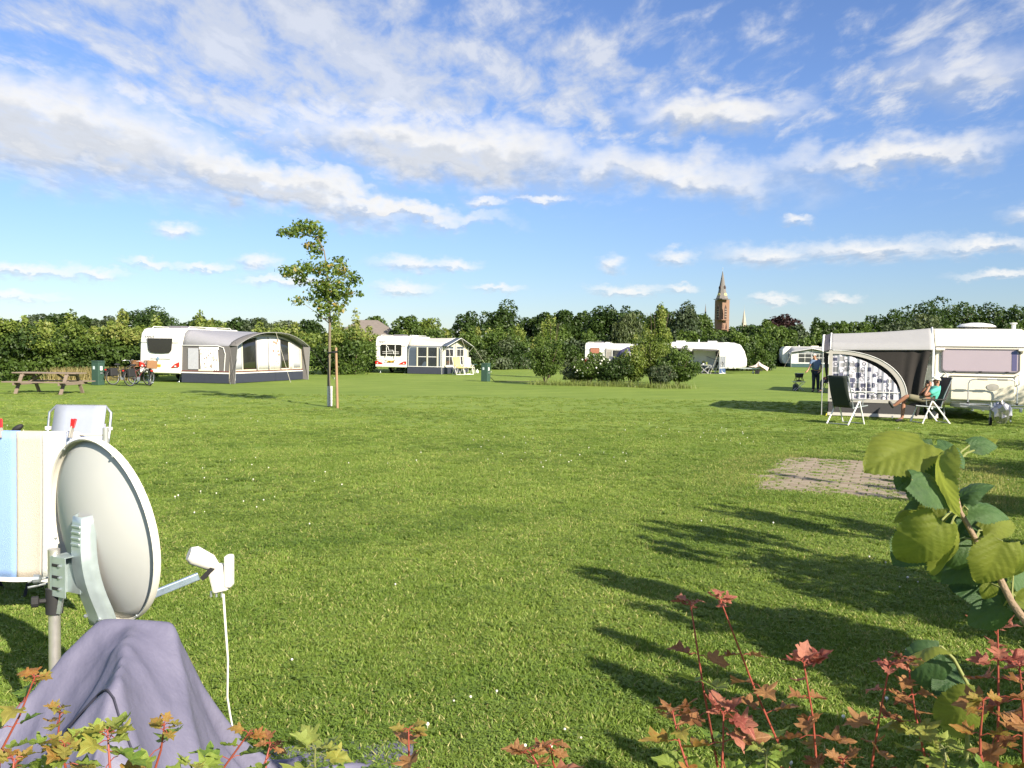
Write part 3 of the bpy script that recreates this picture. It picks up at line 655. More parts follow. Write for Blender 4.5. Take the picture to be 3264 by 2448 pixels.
# ---------------------------------------------------- left caravan and its arched awning
KTH = R(16); KC = G(728, 1224); e1 = V(math.cos(KTH), -math.sin(KTH), 0); e2 = V(math.sin(KTH), math.cos(KTH), 0)
KJ = KC - e1 * 2.6
rear_caravan('caravan', 'white caravan with trapezoid rear window attached to the grey arched awning', KJ, -KTH, 2.35, 5.7, 2.62, 'KNAUS', (1.42, .72, 1.75), 'angled', sub='SPORT')
aw = thing('arched_awning', 'grey awning with an arched front beside the left caravan', 'awning', KJ, -KTH, 'awnings beside the caravans')
D, L = 2.6, 6.8
def arch(u): return 1.78 + (2.5 - 1.78) * (1 - abs(2 * u - 1) ** 2.3)
def rail(u): return 1.78 + (2.56 - 1.78) * min(1., (1 - max(0., 1 - min(u, 1 - u) * L / .55) ** 2) ** .5)
def kroof(u, v):
    v2 = v * (D + .42) / D
    return (v2 * D - .02, .1 + u * L + .03 * math.sin(math.pi * v) * (u - .5), (1 - v) * rail(u) + v * arch(u) - .07 * math.sin(math.pi * v) * math.sin(math.pi * u))
MB().grid(kroof, 36, 12).build('roof', PVCG, aw, smooth=70, solid=.012)
def kband(u, v): x, y, z = kroof(u, .86 + .14 * v); return (x + .004, y + (u - .5) * .03, z + .012)
MB().grid(kband, 36, 3).build('front_band', PVCD, aw, smooth=70, solid=.012)
MB().tube([kroof(i / 36, 1.) for i in range(37)], .013, 7).build('arch_pole', LGREY, aw, smooth=60)
# near side wall
sw = MB().grid(lambda u, v: (u * D, .1 - .05 * (1 - v), .02 + v * 1.77), 20, 4).build('side_wall', PVCD, aw, solid=.01)
MB().b2((0, .04, .02), (D - .02, .062, .44)).build('skirt', NAVY, sw)
MB().b2((0, .028, .47), (D - .02, .058, .53)).build('trim_band', PIPE, sw)
MB().b2((0, .030, .55), (D - .02, .060, .60)).build('trim_band', MAROON, sw)
MB().tube([(0, .06, 1.79), (D * .75, .06, 1.79), (D * .88, .06, 1.70), (D * .92, .055, 1.4), (D * .9, .045, .6)], .018, 6).build('zip_piping', PIPE, sw, smooth=60)
MB().b2((.36, .035, .66), (.92, .06, 1.66)).build('window', NET, sw)
cu = MB().grid(lambda u, v: (1.02 + u * .98 + .06 * (1 - v), .03 + .018 * math.sin(u * 46), .62 + v * (1.02 - .1 * (1 - math.sin(math.pi * (.1 + .8 * u))))), 60, 6).build('curtain', CURT, sw, smooth=80)
MB().b2((.98, .02, 1.60), (2.05, .05, 1.73)).build('pelmet', CURT, sw)
b = MB(); rg = random.Random(3)
for i in range(14): x, z = 1.1 + rg.random() * .85, .75 + rg.random() * .8; b.box((x, .008, z), (.05, .004, .06))
prop(b.build('print_squares', M('brown_print', (.32, .22, .17), .8), cu), kind='stuff')
MB().b2((.95, .02, .58), (1.75, .05, .66)).build('hem', CREAMF, sw)
# arched front wall: panels between zips, each a part of the wall
def fz(u): return arch(u) - .13
def fpt(u, z): return (D + .0 - .10 * (z / 2.5) , .1 + u * L, z)
fw = MB().grid(lambda u, v: fpt(u, .02 + v * (fz(u) - .02)), 36, 6).build('front_wall', CREAMF, aw, smooth=70, solid=.01)
def panel(u0, u1, z0, mat, name, k=.012, ztop=None, parent=None):
    def f(u, v):
        uu = u0 + (u1 - u0) * u; zt = (fz(uu) - .1) if ztop is None else ztop; x, y, z = fpt(uu, z0 + v * (zt - z0)); return (x + k, y, z)
    return MB().grid(f, 14, 4).build(name, mat, parent or fw, smooth=70, solid=.006)
MB().grid(lambda u, v: (D + .012 + .02 * v * 0, .1 + u * L, .02 + v * .45), 20, 2).build('skirt', NAVY, fw, solid=.006)
for z, mt in ((.49, PIPE), (.57, MAROON)): MB().b2((D - .01, .12, z - .022), (D + .02, .1 + L, z + .022)).build('trim_band', mt, fw)
panel(.035, .155, .66, NET, 'window'); panel(.17, .335, .66, GLASS, 'window'); panel(.335, .352, .60, PVCG, 'zip_strip', .018)
panel(.36, .50, .64, WHITEF, 'door_panel', .012); panel(.495, .51, .60, PVCG, 'zip_strip', .018); c1_ = panel(.515, .665, .64, CURT, 'curtain_panel')
panel(.675, .79, .66, GLASS, 'window'); panel(.665, .675, .60, PVCG, 'zip_strip', .018); panel(.80, .84, .62, CURT, 'curtain_panel'); panel(.86, .965, .66, NET, 'window')
b = MB()
for i in range(16):
    u, z = .53 + rg.random() * .12, .8 + rg.random() * 1.3; x, y, zz = fpt(u, z); b.box((x + .018, y, zz), (.004, .07 + .1 * (i % 3 == 0), .07 + .05 * (i % 3 == 0)))
prop(b.build('print_squares', M('brown_print'), c1_), kind='stuff')
MB().tube([(D - .06, .1 + .37 * L + .9 * i / 12 * 1.0, .7) if 0 else fpt(.37 + .12 * i / 12, 1.2 + .95 * math.sin(math.pi * i / 12) ** .5 if 0 < i < 12 else .7) for i in range(13)], .012, 5).build('door_zip', PVCG, fw, smooth=60)
MB().box((D + .03, .45, .25), (.006, .16, .2)).build('maker_tag', WHITEF, fw)
# corner buttresses of the front
for s_, u in ((1, 0.), (-1, 1.)):
    y0 = .1 + u * L
    MB().add([(D - .02, y0 + s_ * .02, .02), (D + .30, y0 - s_ * .03, .0), (D + .40, y0 - s_ * .0, 1.76), (D + .12, y0 + s_ * .25, 2.02), (D - .03, y0 + s_ * .05, 1.7)], [(0, 1, 2, 3, 4)]).build('buttress', PVCD, aw, solid=.012)
    MB().tube([(D + .31, y0 - s_ * .04, 0), (D + .36, y0 - s_ * .02, 1.0), (D + .42, y0, 1.77)], .011, 6).build('edge_piping', LGREY, aw, smooth=60)
def rope(parent, a, b, r=.012, peg=True, mat=None):
    r = r * .55
    MB().tube([a, b], r, 5).build('guy_rope', mat or ROPE, parent)
    if peg: MB().tube([(b[0], b[1], -.05), (b[0] + (b[0] - a[0]) * .03, b[1] + (b[1] - a[1]) * .03, .1)], .012, 5).build('peg', STEEL, parent)
rope(aw, kroof(.5, 1.), (D + 1.35, .1 + .47 * L, .0)); rope(aw, (D + .42, .1 + L, 1.77), (D + 1.2, .1 + L + 1.3, 0), .02, mat=RUBBER); rope(aw, (D + .4, .1, 1.2), (D + .35, -.35, 0), .014, mat=RUBBER)

# ---------------------------------------------------- gable awnings
def gable_awning(name, label, loc, rz, D, L, he, hr, hc, cr, cw, cf, ctrim, skirt, side_windows=2, front_windows=((.14, .42), (.56, .82)), open_=False, group='awnings beside the caravans'):
    t_ = thing(name, label, 'awning', loc, rz, group)
    def gz(u): return he + (hr - he) * (1 - abs(2 * u - 1))
    def rz_(u): return he + (hc - he) * min(1., min(u, 1 - u) * L / .5)
    def rf(u, v, ov=.45): return (v * (D + ov), u * L, (1 - v) * rz_(u) + v * gz(u) - .05 * math.sin(math.pi * v) * math.sin(2 * math.pi * u) ** 2)
    MB().grid(lambda u, v: rf(u, v * .84), 28, 10).build('roof', cr, t_, smooth=50, solid=.012)
    MB().grid(lambda u, v: rf(u, .84 + v * .16), 28, 3).build('front_band', ctrim, t_, smooth=50, solid=.014)
    MB().tube([rf(i / 28, 1.) for i in range(29)], .02, 6).build('edge_piping', PIPE, t_, smooth=60)
    MB().tube([V(*rf(i / 28, .84)) + V(0, 0, .012) for i in range(29)], .02, 6).build('seam_piping', PIPE, t_, smooth=60)
    # side wall nearest the viewer
    sw = MB().grid(lambda u, v: (u * D, -.002 - .03 * (1 - v) + .012 * math.sin(u * 9) * v * (1 - v) * 4, .02 + v * (he - .03)), 20, 6).build('side_wall', cw, t_, smooth=60, solid=.01)
    MB().b2((.02, -.052, .02), (D - .02, -.030, .48)).build('skirt', skirt, sw)
    MB().b2((.02, -.062, .50), (D, -.02, .54)).build('trim_band', PIPE, sw)
    MB().tube([(.06, -.03, .55), (.1, -.02, he - .25), (.22, -.015, he - .08), (D - .15, -.015, he - .08), (D - .04, -.02, he - .3), (D - .04, -.03, .55)], .016, 6).build('zip_piping', PIPE, sw, smooth=60)
    x0, wd = D * .30, D * .56 / side_windows
    for i in range(side_windows):
        a = x0 + i * (wd + .04); w_ = MB().b2((a + .04, -.035, .56), (a + wd - .04, -.012, he - .12)).build('window', FILM, sw)
        MB().b2((a + .04, -.045, 1.18), (a + wd - .04, -.034, 1.22)).build('glazing_bar', PIPE, w_)
        MB().b2((a - .055, -.05, .50), (a + .035, -.016, he - .10)).build('post_strip', cf, sw)
    MB().b2((x0 + side_windows * (wd + .04) - .05, -.05, .48), (x0 + side_windows * (wd + .04) + .045, -.016, he - .10)).build('post_strip', cf, sw)
    # front gable wall
    if not open_:
        fw = MB().prism([(.03, .02), (L - .03, .02), (L - .03, he - .14), (L / 2, hr - .16), (.03, he - .14)], D - .03, D - .012, 'yz').build('front_wall', cf, t_)
        MB().b2((D - .012, .03, .02), (D + .004, L - .03, .46)).build('skirt', skirt, fw)
        MB().b2((D - .012, .03, .48), (D + .010, L - .03, .52)).build('trim_band', PIPE, fw)
        for a, b in front_windows:
            w_ = MB().b2((D - .012, a * L, .58), (D + .004, b * L, he - .12)).build('window', FILM, fw)
            for y in (a * L, (a + b) / 2 * L, b * L): MB().b2((D + .004, y - .02, .58), (D + .014, y + .02, he - .12)).build('glazing_bar', PIPE, w_)
            for z in (.60, 1.22, he - .2): MB().b2((D + .005, a * L, z - .022), (D + .013, b * L, z + .022)).build('glazing_bar', PIPE, w_)
            MB().b2((D + .004, a * L, he - .18), (D + .011, b * L, he - .02)).build('pelmet', ctrim, w_)
        MB().b2((D - .01, L / 2 - .05, .5), (D + .02, L / 2 + .05, hr - .2)).build('zip_strip', PVCG, fw)
    for u in (0., .5, 1.):
        q = rf(u, 1.); 
        if u != .5: MB().tube([(D + .03, u * L, 0), (D + .03, u * L, he - .02)], .022, 6).tube([(D + .03, u * L, he - .45), (q[0], q[1], q[2])], .016, 6).build('corner_pole', POLE, t_, smooth=50)
        rope(t_, q, (D + 1.5, u * L + (u - .5) * 2.2, 0), .011)
    MB().tube([(D - .04, L / 2, .02), (D - .04, L / 2, hr - .12)], .02, 6).build('centre_pole', POLE, t_, smooth=50)
    return t_, rf
FTH = R(15); FC = G(1406.6, 1193.5); f1 = V(math.cos(FTH), -math.sin(FTH), 0); FJ = FC - f1 * 2.5
rear_caravan('caravan', 'white caravan with a folded bicycle rack on its rear, left of the beige awning', FJ, -FTH, 2.45, 5.4, 2.62, 'FENDT', (1.55, .78, 1.62), 'square', rack=True)
aw2, _ = gable_awning('gable_awning', 'beige and navy gabled awning with cream front, two chairs before it', FJ, -FTH, 2.5, 5.9, 1.95, 2.55, 2.5, BEIGE, BLUEG, CREAMF, BLUEG, NAVY)

# small middle caravan, mostly behind shrubs
STH = R(20); SCc = G(2005, 1176); s1 = V(math.cos(STH), -math.sin(STH), 0); SJ = SCc - s1 * 2.45
PINKC = M('pink_curtain_glass', (.40, .17, .11), .25, var=.3, scale=2, coat=.5)
rear_caravan('caravan', 'small white caravan half hidden behind the middle shrubs', SJ, -STH, 2.1, 4.6, 2.55, None, (.95, .58, 1.75), 'square', winmat=PINKC)
gable_awning('gable_awning', 'white gabled awning behind the middle shrubs with a purple parasol beside it', SJ, -STH, 2.45, 4.6, 1.9, 2.5, 2.5, WHITEF, M('awning_stone', (.30, .28, .25), .7), WHITEF, LGREY, NAVY, 1)

# far grey awning with its caravan behind, facing the camera
QC = G(2521, 1170.5); QA = math.atan2(QC.x, QC.y); qd = R(-90) - QA * .35
q1 = V(math.cos(qd), math.sin(qd), 0); QJ = QC - q1 * 2.5
gable_awning('gable_awning', 'far grey and dark green gabled awning behind the standing man', QJ, qd, 2.5, 4.9, 1.9, 2.35, 2.55, LGREY, WHITEF, M('awning_pale', (.52, .53, .54), .7), M('awning_slate', (.10, .115, .13), .7), M('awning_green', (.03, .07, .07), .7), 1, front_windows=((.18, .50), (.52, .86)))
cv_ = thing('caravan', 'white caravan behind the far grey awning, roof vents showing', 'caravan', QJ, qd, 'caravans on the field')
caravan_body(cv_, [(-.4, .42), (-.6, 1.), (-.55, 2.2), (-.2, 2.6), (5.2, 2.6), (5.5, 2.2), (5.6, .9), (5.4, .42)], 2.2, WHITE, -2.25)
MB().box((-1.1, 3.6, 2.67), (.7, .9, .12)).build('roof_hatch', CREAM, cv_, bevel=.04); MB().lathe([(.05, 0), (.05, .16), (.08, .17), (.08, .2), (.001, .21)], (-.7, 1.6, 2.58), 10).build('chimney', TRIM, cv_)
pane(cv_, rrect(1.0, .6, .06, 4, 2.4, 1.7), .002, plane='yz', th=.02)
for x in (-2.15, -.1): wheel(cv_, (x, 2.6, .31))

# ---------------------------------------------------- white caravan with canopy, long side to the camera
WTH = R(28); WF = G(2292, 1192); w1 = V(math.cos(WTH), -math.sin(WTH), 0); w2 = V(math.sin(WTH), math.cos(WTH), 0)
wc = thing('caravan', 'white caravan with an open canopy along its side, nose to the right', 'caravan', WF + w2 * 2.3, -WTH, 'caravans on the field')
MB().prism([(-5.3, .42), (-5.45, 1.), (-5.4, 2.2), (-5.1, 2.58), (.1, 2.62), (.65, 2.45), (1.0, 1.9), (1.22, 1.2), (1.22, .62), (1.05, .42)], 0, 2.2, 'xz').build('body', WHITE, wc, smooth=40, bevel=.09, seg=4)
for x, w_ in ((-4.5, 1.0), (-.55, .75)): pane(wc, rrect(w_, .62, .06, 4, x, 1.72), -.022)
pane(wc, rrect(.55, 1.75, .05, 4, -3.1, 1.35), -.02, name='door', mat=WHITE, frame=M('seam_grey')); pane(wc, rrect(.4, .6, .05, 4, -3.1, 1.8), -.03)
MB().tube([(-1.7, -.012, 1.42), (-1.2, -.012, 1.22), (-.4, -.012, 1.08), (.4, -.012, 1.05)], .03, 6).build('side_stripe', M('seam_grey'), wc, smooth=60)
for x in (-4.3, -1.5): MB().box((x, 1., 2.68), (.7, .6, .12)).build('roof_hatch', TRIM, wc, bevel=.04)
MB().lathe([(.05, 0), (.05, .2), (.08, .21), (.08, .25), (.001, .26)], (-2.6, .7, 2.58), 10).build('chimney', TRIM, wc)
for y in (.1, 2.1): wheel(wc, (-2.2, y, .31), axis='y')
MB().bar((1.0, .5, .45), (2.35, 1.1, .45), .08, .1).bar((1.0, 1.7, .45), (2.35, 1.1, .45), .08, .1).tube([(2.0, 1.1, .6), (2.0, 1.1, .12)], .03, 8).box((2.4, 1.1, .48), (.4, .1, .12)).build('drawbar', STEEL, wc, bevel=.008)
wheel(wc, (2.0, 1.1, .1), .1, .06, 'y')
hc_ = thing('hitch_cover', 'pale crumpled fabric cover over the drawbar of the canopy caravan', 'cover', WF + w2 * 3.4 + w1 * 2.45, -WTH)
rg = random.Random(8); b = MB()
for i in range(13):
    a = 2 * math.pi * i / 12; 
b.v = [(0, 0, 1.05)] + [((.28 + .2 * k + .07 * rg.random()) * math.cos(2 * math.pi * i / 14) * (1.7 if k > 0 else .8), (.22 + .12 * k) * math.sin(2 * math.pi * i / 14), (.72 - .28 * k) + .13 * rg.uniform(-1, 1) * (1 + k)) for k in range(2) for i in range(14)]
b.f = [(0, 1 + i, 1 + (i + 1) % 14) for i in range(14)] + [(1 + i, 15 + i, 15 + (i + 1) % 14, 1 + (i + 1) % 14) for i in range(14)]
b.build('fabric', M('pale_pink_cloth', (.55, .46, .42), .9, var=.15, scale=4), hc_, solid=.01); MB().box((-.12, 0, .16), (.3, .3, .32)).build('support_block', RUBBER, hc_, bevel=.02)
cn = thing('canopy', 'white sun canopy with dark scalloped edge over the long caravan side', 'awning', WF, -WTH, 'awnings beside the caravans')
MB().grid(lambda u, v: (-5.0 + 5.0 * u, 2.3 * v, 2.12 + .5 * v - .12 * u * (1 - v) - .06 * math.sin(math.pi * u) * math.sin(math.pi * v)), 20, 8).build('roof', WHITEF, cn, smooth=60, solid=.012)
MB().grid(lambda u, v: (-5.0 + 5.0 * u, -.012, (2.12 - .12 * u) - v * (.09 + .05 * abs(math.sin(u * 9)))), 40, 2).build('valance', PVCD, cn, solid=.008)
MB().grid(lambda u, v: (0 + .9 * v * .0 + .02, 2.3 * u, 1.45 + (2.0 + .62 * u - 1.45) * v), 10, 4).build('upper_side_wall', WHITEF, cn, solid=.01)
MB().add([(0.02, .05, .5), (.02, 2.25, .5), (.02, 2.25, 1.45), (.02, .05, 1.45)], [(0, 1, 2, 3)]).build('mesh_window', M('grey_mesh', (.19, .21, .24), .5, var=.3, scale=3, alpha=.86), cn, solid=.008)
MB().b2((0, .03, .06), (.035, 1.9, .46)).build('blue_skirt', M('tarp_blue', (.045, .085, .19), .6), cn); MB().b2((-.01, 0, .46), (.05, 1.95, .5)).build('trim_band', PIPE, cn); MB().b2((-.01, 0, .02), (.05, 1.95, .06)).build('trim_band', PIPE, cn)
MB().grid(lambda u, v: (.06 + .75 * (1 - v) ** .6 * u, 2.25 - .5 * (1 - u) + .1 * u + .05 * math.sin(u * 12), .42 + 2.1 * v), 16, 8).build('nose_flap', WHITEF, cn, smooth=60, solid=.01)
for x in (-5.0, -2.55, 0): MB().tube([(x, 0, 0), (x, 0, 2.1 - .12 * (x + 5) / 5)], .018, 6).build('pole', POLE, cn, smooth=50)
rope(cn, (-2.55, 0, 2.05), (-2.9, -1.4, 0)); rope(cn, (-2.55, 0, 2.05), (-2.1, -1.4, 0)); rope(cn, (0, 0, 2.0), (.5, -.9, 0)); rope(cn, (0, 0, 2.0), (-.4, -1.2, 0), .014)
MB().b2((-3.6, 1.9, .02), (-1.9, 2.2, .78)).build('storage_box', M('slate_cabinet', (.05, .06, .075), .6), cn, bevel=.02)
MB().box((-2.5, -.1, 1.98), (.5, .04, .08)).box((-2.35, -.12, 1.9), (.16, .03, .12)).build('peg_rail', WHITEF, cn)
MB().tube([(-2.3, 1.5, 0), (-2.3, 1.5, .95)], .015, 6).lathe([(.16, 0), (.16, .03), (.02, .05)], (-2.3, 1.5, .93), 12).build('side_stand', RUBBER, cn)
MB().b2((-5.1, -.15, .004), (.1, 2.3, .016)).build('groundsheet', M('groundsheet', (.22, .21, .20), .9), cn)

# ---------------------------------------------------- near caravan at right, front to the camera
NTH = R(21); NJ = G(2968, 1338); n1_ = V(math.cos(NTH), -math.sin(NTH), 0); n2_ = V(math.sin(NTH), math.cos(NTH), 0)
def nloc(x, y, z=0.): return NJ + n1_ * x + n2_ * y + V(0, 0, z)
nc = thing('caravan', 'cream caravan cut by the right edge with pinkish front window', 'caravan', NJ, -NTH, 'caravans on the field')
NW = 2.36
MB().prism([(.20, .42), (.02, .50), (-.04, .80), (-.03, 1.22), (.05, 1.33), (.13, 2.02), (.15, 2.08), (.36, 2.30), (.70, 2.56), (1.0, 2.60), (5.6, 2.60), (6.0, 2.3), (6.1, 1.2), (6.0, .42)], .02, NW, 'yz').build('body', CREAM, nc, smooth=40, bevel=.07, seg=4)
# tilted front window
wt = R(6.3)
wpoly = rrect(1.94, .66, .09, 5, 1.19, 0)
PINKG = M('pink_window', (.36, .30, .32), .16, var=.05, scale=2, coat=.7)
fwn = pane(nc, wpoly, -.035, mat=PINKG, frame=M('grey_rubber', (.10, .09, .10), .6), th=.03, fr=.035)
fwn.location = (0, .075, 1.69); fwn.rotation_euler = (-wt, 0, 0)
MB().box((2.02, -.028, 0), (.12, .008, .54)).build('blind_gap', M('deep_violet_glass', (.10, .09, .17), .12, coat=.5), fwn)
for x in (.55, 1.2, 1.85): MB().box((x, -.042, -.31), (.07, .02, .035)).build('window_catch', RUBBER, fwn, bevel=.006)
MB().box((1.19, .125, 2.085), (2.2, .03, .018)).build('seam', M('seam_grey'), nc)
for x in (.17, 2.21): MB().box((x, .02, 2.0), (.24, .10, .075)).build('marker_light', M('clear_lens', (.75, .7, .68), .1), nc, bevel=.02)
for x in (.33, 2.10): MB().tube([(x, .0, 1.32), (x + .03, -.12, 1.30), (x + .03, -.12, 1.06), (x, -.02, 1.03)], .021, 7).build('grab_handle', TRIM, nc, smooth=60)
gd = MB().prism([(-.075, .60), (-.085, .85), (-.07, 1.20), (-.03, 1.24), (-.02, .56)], .46, 2.04, 'yz').build('gas_locker_door', CREAM, nc, smooth=40, bevel=.04)
MB().box((1.25, -.04, 1.265), (1.62, .07, .02)).build('locker_seam', M('seam_grey'), nc)
o = MB().lathe([(.001, 0), (.15, 0), (.155, .012), (.001, .018)], (1.50, -.083, .97), 24, (0, -1, 0), 1., .62).build('oval_badge', M('badge_grey', (.40, .38, .34), .4, metal=.2), gd)
o = MB().box((1.75, -.03, .71), (.5, .10, .2)).build('door_recess', CREAM, gd, bevel=.05)
MB().tube([(.01, .02, .3), (0, .0, 2.05), (-.01, .3, 2.3), (0, .68, 2.62)], .028, 6).build('awning_rail', TRIM, nc, smooth=60)
MB().lathe([(.30, 0), (.30, .05), (.52, .07), (.50, .10), (.40, .15), (.15, .19), (.001, .195)], (1.25, 1.6, 2.6), 24).build('roof_vent', TRIM, nc, smooth=50)
MB().lathe([(.055, 0), (.055, .16), (.09, .165), (.09, .20), (.001, .21)], (2.15, 1.2, 2.58), 12).build('chimney', TRIM, nc)
for x in (.12, NW - .1): wheel(nc, (x, 3.1, .31))
for x in (.35, 2.0): MB().tube([(x, .4, .44), (x, .2, 0)], .022, 6).build('corner_steady', STEEL, nc)
MB().bar((.5, .1, .44), (1.3, -1.35, .44), .07, .1).bar((1.95, .1, .44), (1.3, -1.35, .44), .07, .1).box((1.3, -1.45, .47), (.1, .35, .1)).build('drawbar', STEEL, nc, bevel=.008)
MB().tube([(1.3, -1.3, .6), (1.3, -1.3, .12)], .03, 8).build('jockey_post', STEEL, nc); wheel(nc, (1.3, -1.3, .11), .11, .06)
# bicycle carrier on the drawbar
bc = MB().tube([(.86, -.42, .50), (.86, -.40, 1.06), (.90, -.40, 1.15), (1.02, -.40, 1.19), (1.88, -.40, 1.19), (2.0, -.40, 1.15), (2.04, -.40, 1.06), (2.04, -.42, .50)], .017, 8).build('bicycle_carrier', CHROME, nc, smooth=60)
for x in (1.2, 1.68): MB().tube([(x - .12, -.40, 1.19), (x + .12, -.40, 1.19)], .028, 8).build('foam_sleeve', M('grey_foam', (.25, .25, .25), .8), bc)
for y, z in ((-.42, .50), (-.62, .44)): MB().b2((.65, y - .03, z - .02), (2.2, y + .03, z + .02)).build('carrier_rail', CHROME, bc, bevel=.006)
for x in (.86, 2.04): MB().box((x, -.42, .53), (.06, .06, .06)).build('carrier_clamp', RUBBER, bc, bevel=.01)
for x in (.95, 1.2, 1.85, 2.1): MB().box((x, -.65, .38), (.06, .1, .1)).build('carrier_bracket', STEEL, bc, bevel=.008)
# wrapped hitch
rg = np.random.default_rng(4); b = MB().ball((0, 0, .36), (.25, .20, .23), 20, 12)
b.v = [(x * (1 + .22 * q[0]), y * (1 + .25 * q[1]), max(.08, z + .10 * q[2])) for (x, y, z), q in zip(b.v, rg.uniform(-1, 1, (len(b.v), 3)))]
ho = b.build('hitch_wrap', M('silver_wrap', (.34, .34, .35), .3, metal=.8, var=.2, scale=9)); ho.location = nloc(1.5, -1.55); prop(ho, 'crumpled silver foil wrap over the near caravan hitch', 'cover')
# ---------------------------------------------------- its awning
na = thing('side_awning', 'grey awning with quarter-round patterned window left of the near caravan', 'awning', NJ, -NTH, 'awnings beside the caravans')
BROWN = M('awning_brown_grey', (.034, .031, .029), .9, var=.2, scale=7, bump=.15, spec=.15)
SAND = M('awning_sand', (.44, .42, .38), .75, var=.06, scale=8, trans=.08)
AD = 2.76
def nfold(u, v): return (.018 * math.sin(u * 17) + (.085 * math.sin(u * 44 + .7 * math.sin(v * 3)) if u > .72 else 0) * min(1, (u - .72) * 5) if u > .72 else .012 * math.sin(u * 17))
nsw = MB().grid(lambda u, v: (-AD + u * (AD - .05 - .28 * (1 - v) ** .8 * (u > .6) * (u - .6) * 2.5), .0 + nfold(u, v) * (.35 + .65 * (1 - v)), .10 + v * 1.87), 90, 12).build('side_wall', BROWN, na, smooth=70)
MB().b2((-AD + .02, -.06, .12), (-.35, -.04, .47)).build('skirt', M('skirt_grey', (.065, .063, .066), .85, var=.2, spec=.2), nsw)
MB().grid(lambda u, v: (-AD + u * (AD - .1), -.075 - .03 * (1 - v), .03 + v * .09), 30, 2).build('mud_strip', SAND, nsw)
def nroof(u, s):
    zt = 2.42 + .18 * u; zb = 1.93 + .04 * u; prof = [(-.05, zb), (-.02, zb + .10), (.10, zb + .22), (.34, zb + (zt - zb) * .62), (.66, zt), (2.3, zt + .03), (3.9, zt), (4.6, zb)]
    k = s * (len(prof) - 1); i = min(int(k), len(prof) - 2); f = k - i; a, b = prof[i], prof[i + 1]
    return (-AD + u * AD + (.0), a[0] + (b[0] - a[0]) * f, a[1] + (b[1] - a[1]) * f - .03 * math.sin(math.pi * u) * (s > .1))
MB().grid(nroof, 24, 28).build('roof', LGREY, na, smooth=50, solid=.012)
def nband(u, s): x, y, z = nroof(0, s); return (-AD - .20 * u + .02, y - .0, z + .014 - .10 * u + .04 * u * u)
MB().grid(nband, 4, 28).build('front_band', M('awning_charcoal', (.075, .07, .085), .7), na, smooth=50, solid=.012)
MB().tube([V(*nband(1, i / 28)) for i in range(29)], .03, 7).build('edge_piping', PIPE, na, smooth=60)
MB().tube([V(*nband(0, i / 28)) + V(.01, 0, .01) for i in range(29)], .016, 6).build('seam_piping', PIPE, na, smooth=60)
MB().tube([nloc(0, 0) * 0 + V(-AD - .17, .0, 0), V(-AD - .17, 0, 1.88)], .015, 7).build('corner_pole', POLE, na, smooth=60)
MB().tube([(-AD - .17, 0, 1.88), (-AD, 0, 1.9)], .012, 6).build('roof_pole', POLE, na, smooth=60)
fwl = MB().grid(lambda u, v: (-AD + .02 + .04 * math.sin(u * 30) * (1 - v), .02 + u * 4.4, .1 + v * 1.82), 40, 4).build('front_wall', BROWN, na, smooth=70)
MB().add([(-AD - .15, .03, 1.85), (-AD - .02, .02, 1.85), (-AD - .02, .02, .9), (-AD - .10, .03, 1.3)], [(0, 1, 2, 3)]).build('tied_curtain', BROWN, na, solid=.02)
# quarter-round window
XL, ZB, QA_, QB = -AD + .10, .53, 2.02, 1.40
def arc(s, a): q = R(90 * a) ; return (XL + QA_ * s * math.sin(q) ** .9, ZB + QB * s * max(0., math.cos(q)) ** .9)
bo = MB()
no = 36; rim = [arc(1., i / no) for i in range(no + 1)]; inn = [arc(.925, i / no) for i in range(no + 1)]
bo.add([(x, -.066, z) for x, z in rim] + [(x, -.066, z) for x, z in inn], [(i, i + 1, no + 2 + i, no + 1 + i) for i in range(no)])
bo.add([(XL - .10, -.068, ZB - .02), (XL, -.068, ZB - .02), (XL, -.068, ZB + QB), (XL - .10, -.068, ZB + QB)], [(0, 1, 2, 3)])
bo.add([(XL - .10, -.070, ZB - .10), (XL + QA_, -.070, ZB - .10), (XL + QA_, -.070, ZB), (XL - .10, -.070, ZB)], [(0, 1, 2, 3)])
bo.build('window_border', SAND, nsw, solid=.012)
MB().tube([(x, -.075, z) for x, z in rim], .012, 6).build('border_piping', PIPE, nsw, smooth=60)
def cfold(x): return -.035 + .016 * math.sin(x * 21) + .008 * math.sin(x * 47 + 1)
def ctop(x): k = (x - XL) / (QA_ * .93); return ZB + QB * .925 * max(0., 1 - max(0, k) ** 1.75) ** .56
cu = MB().grid(lambda u, v: (XL + u * QA_ * .925, cfold(XL + u * QA_ * .925), ZB + v * (ctop(XL + u * QA_ * .925) - ZB)), 80, 6).build('curtain', M('curtain_white', (.56, .55, .61), .8, var=.06, scale=5), nsw, smooth=80)
rg = random.Random(12); sq, rn, rn2 = MB(), MB(), MB()
def onc(x, z, k): return (x, cfold(x) - k, z)
cells = [(i, j) for i in range(13) for j in range(9)]
sq2 = MB()
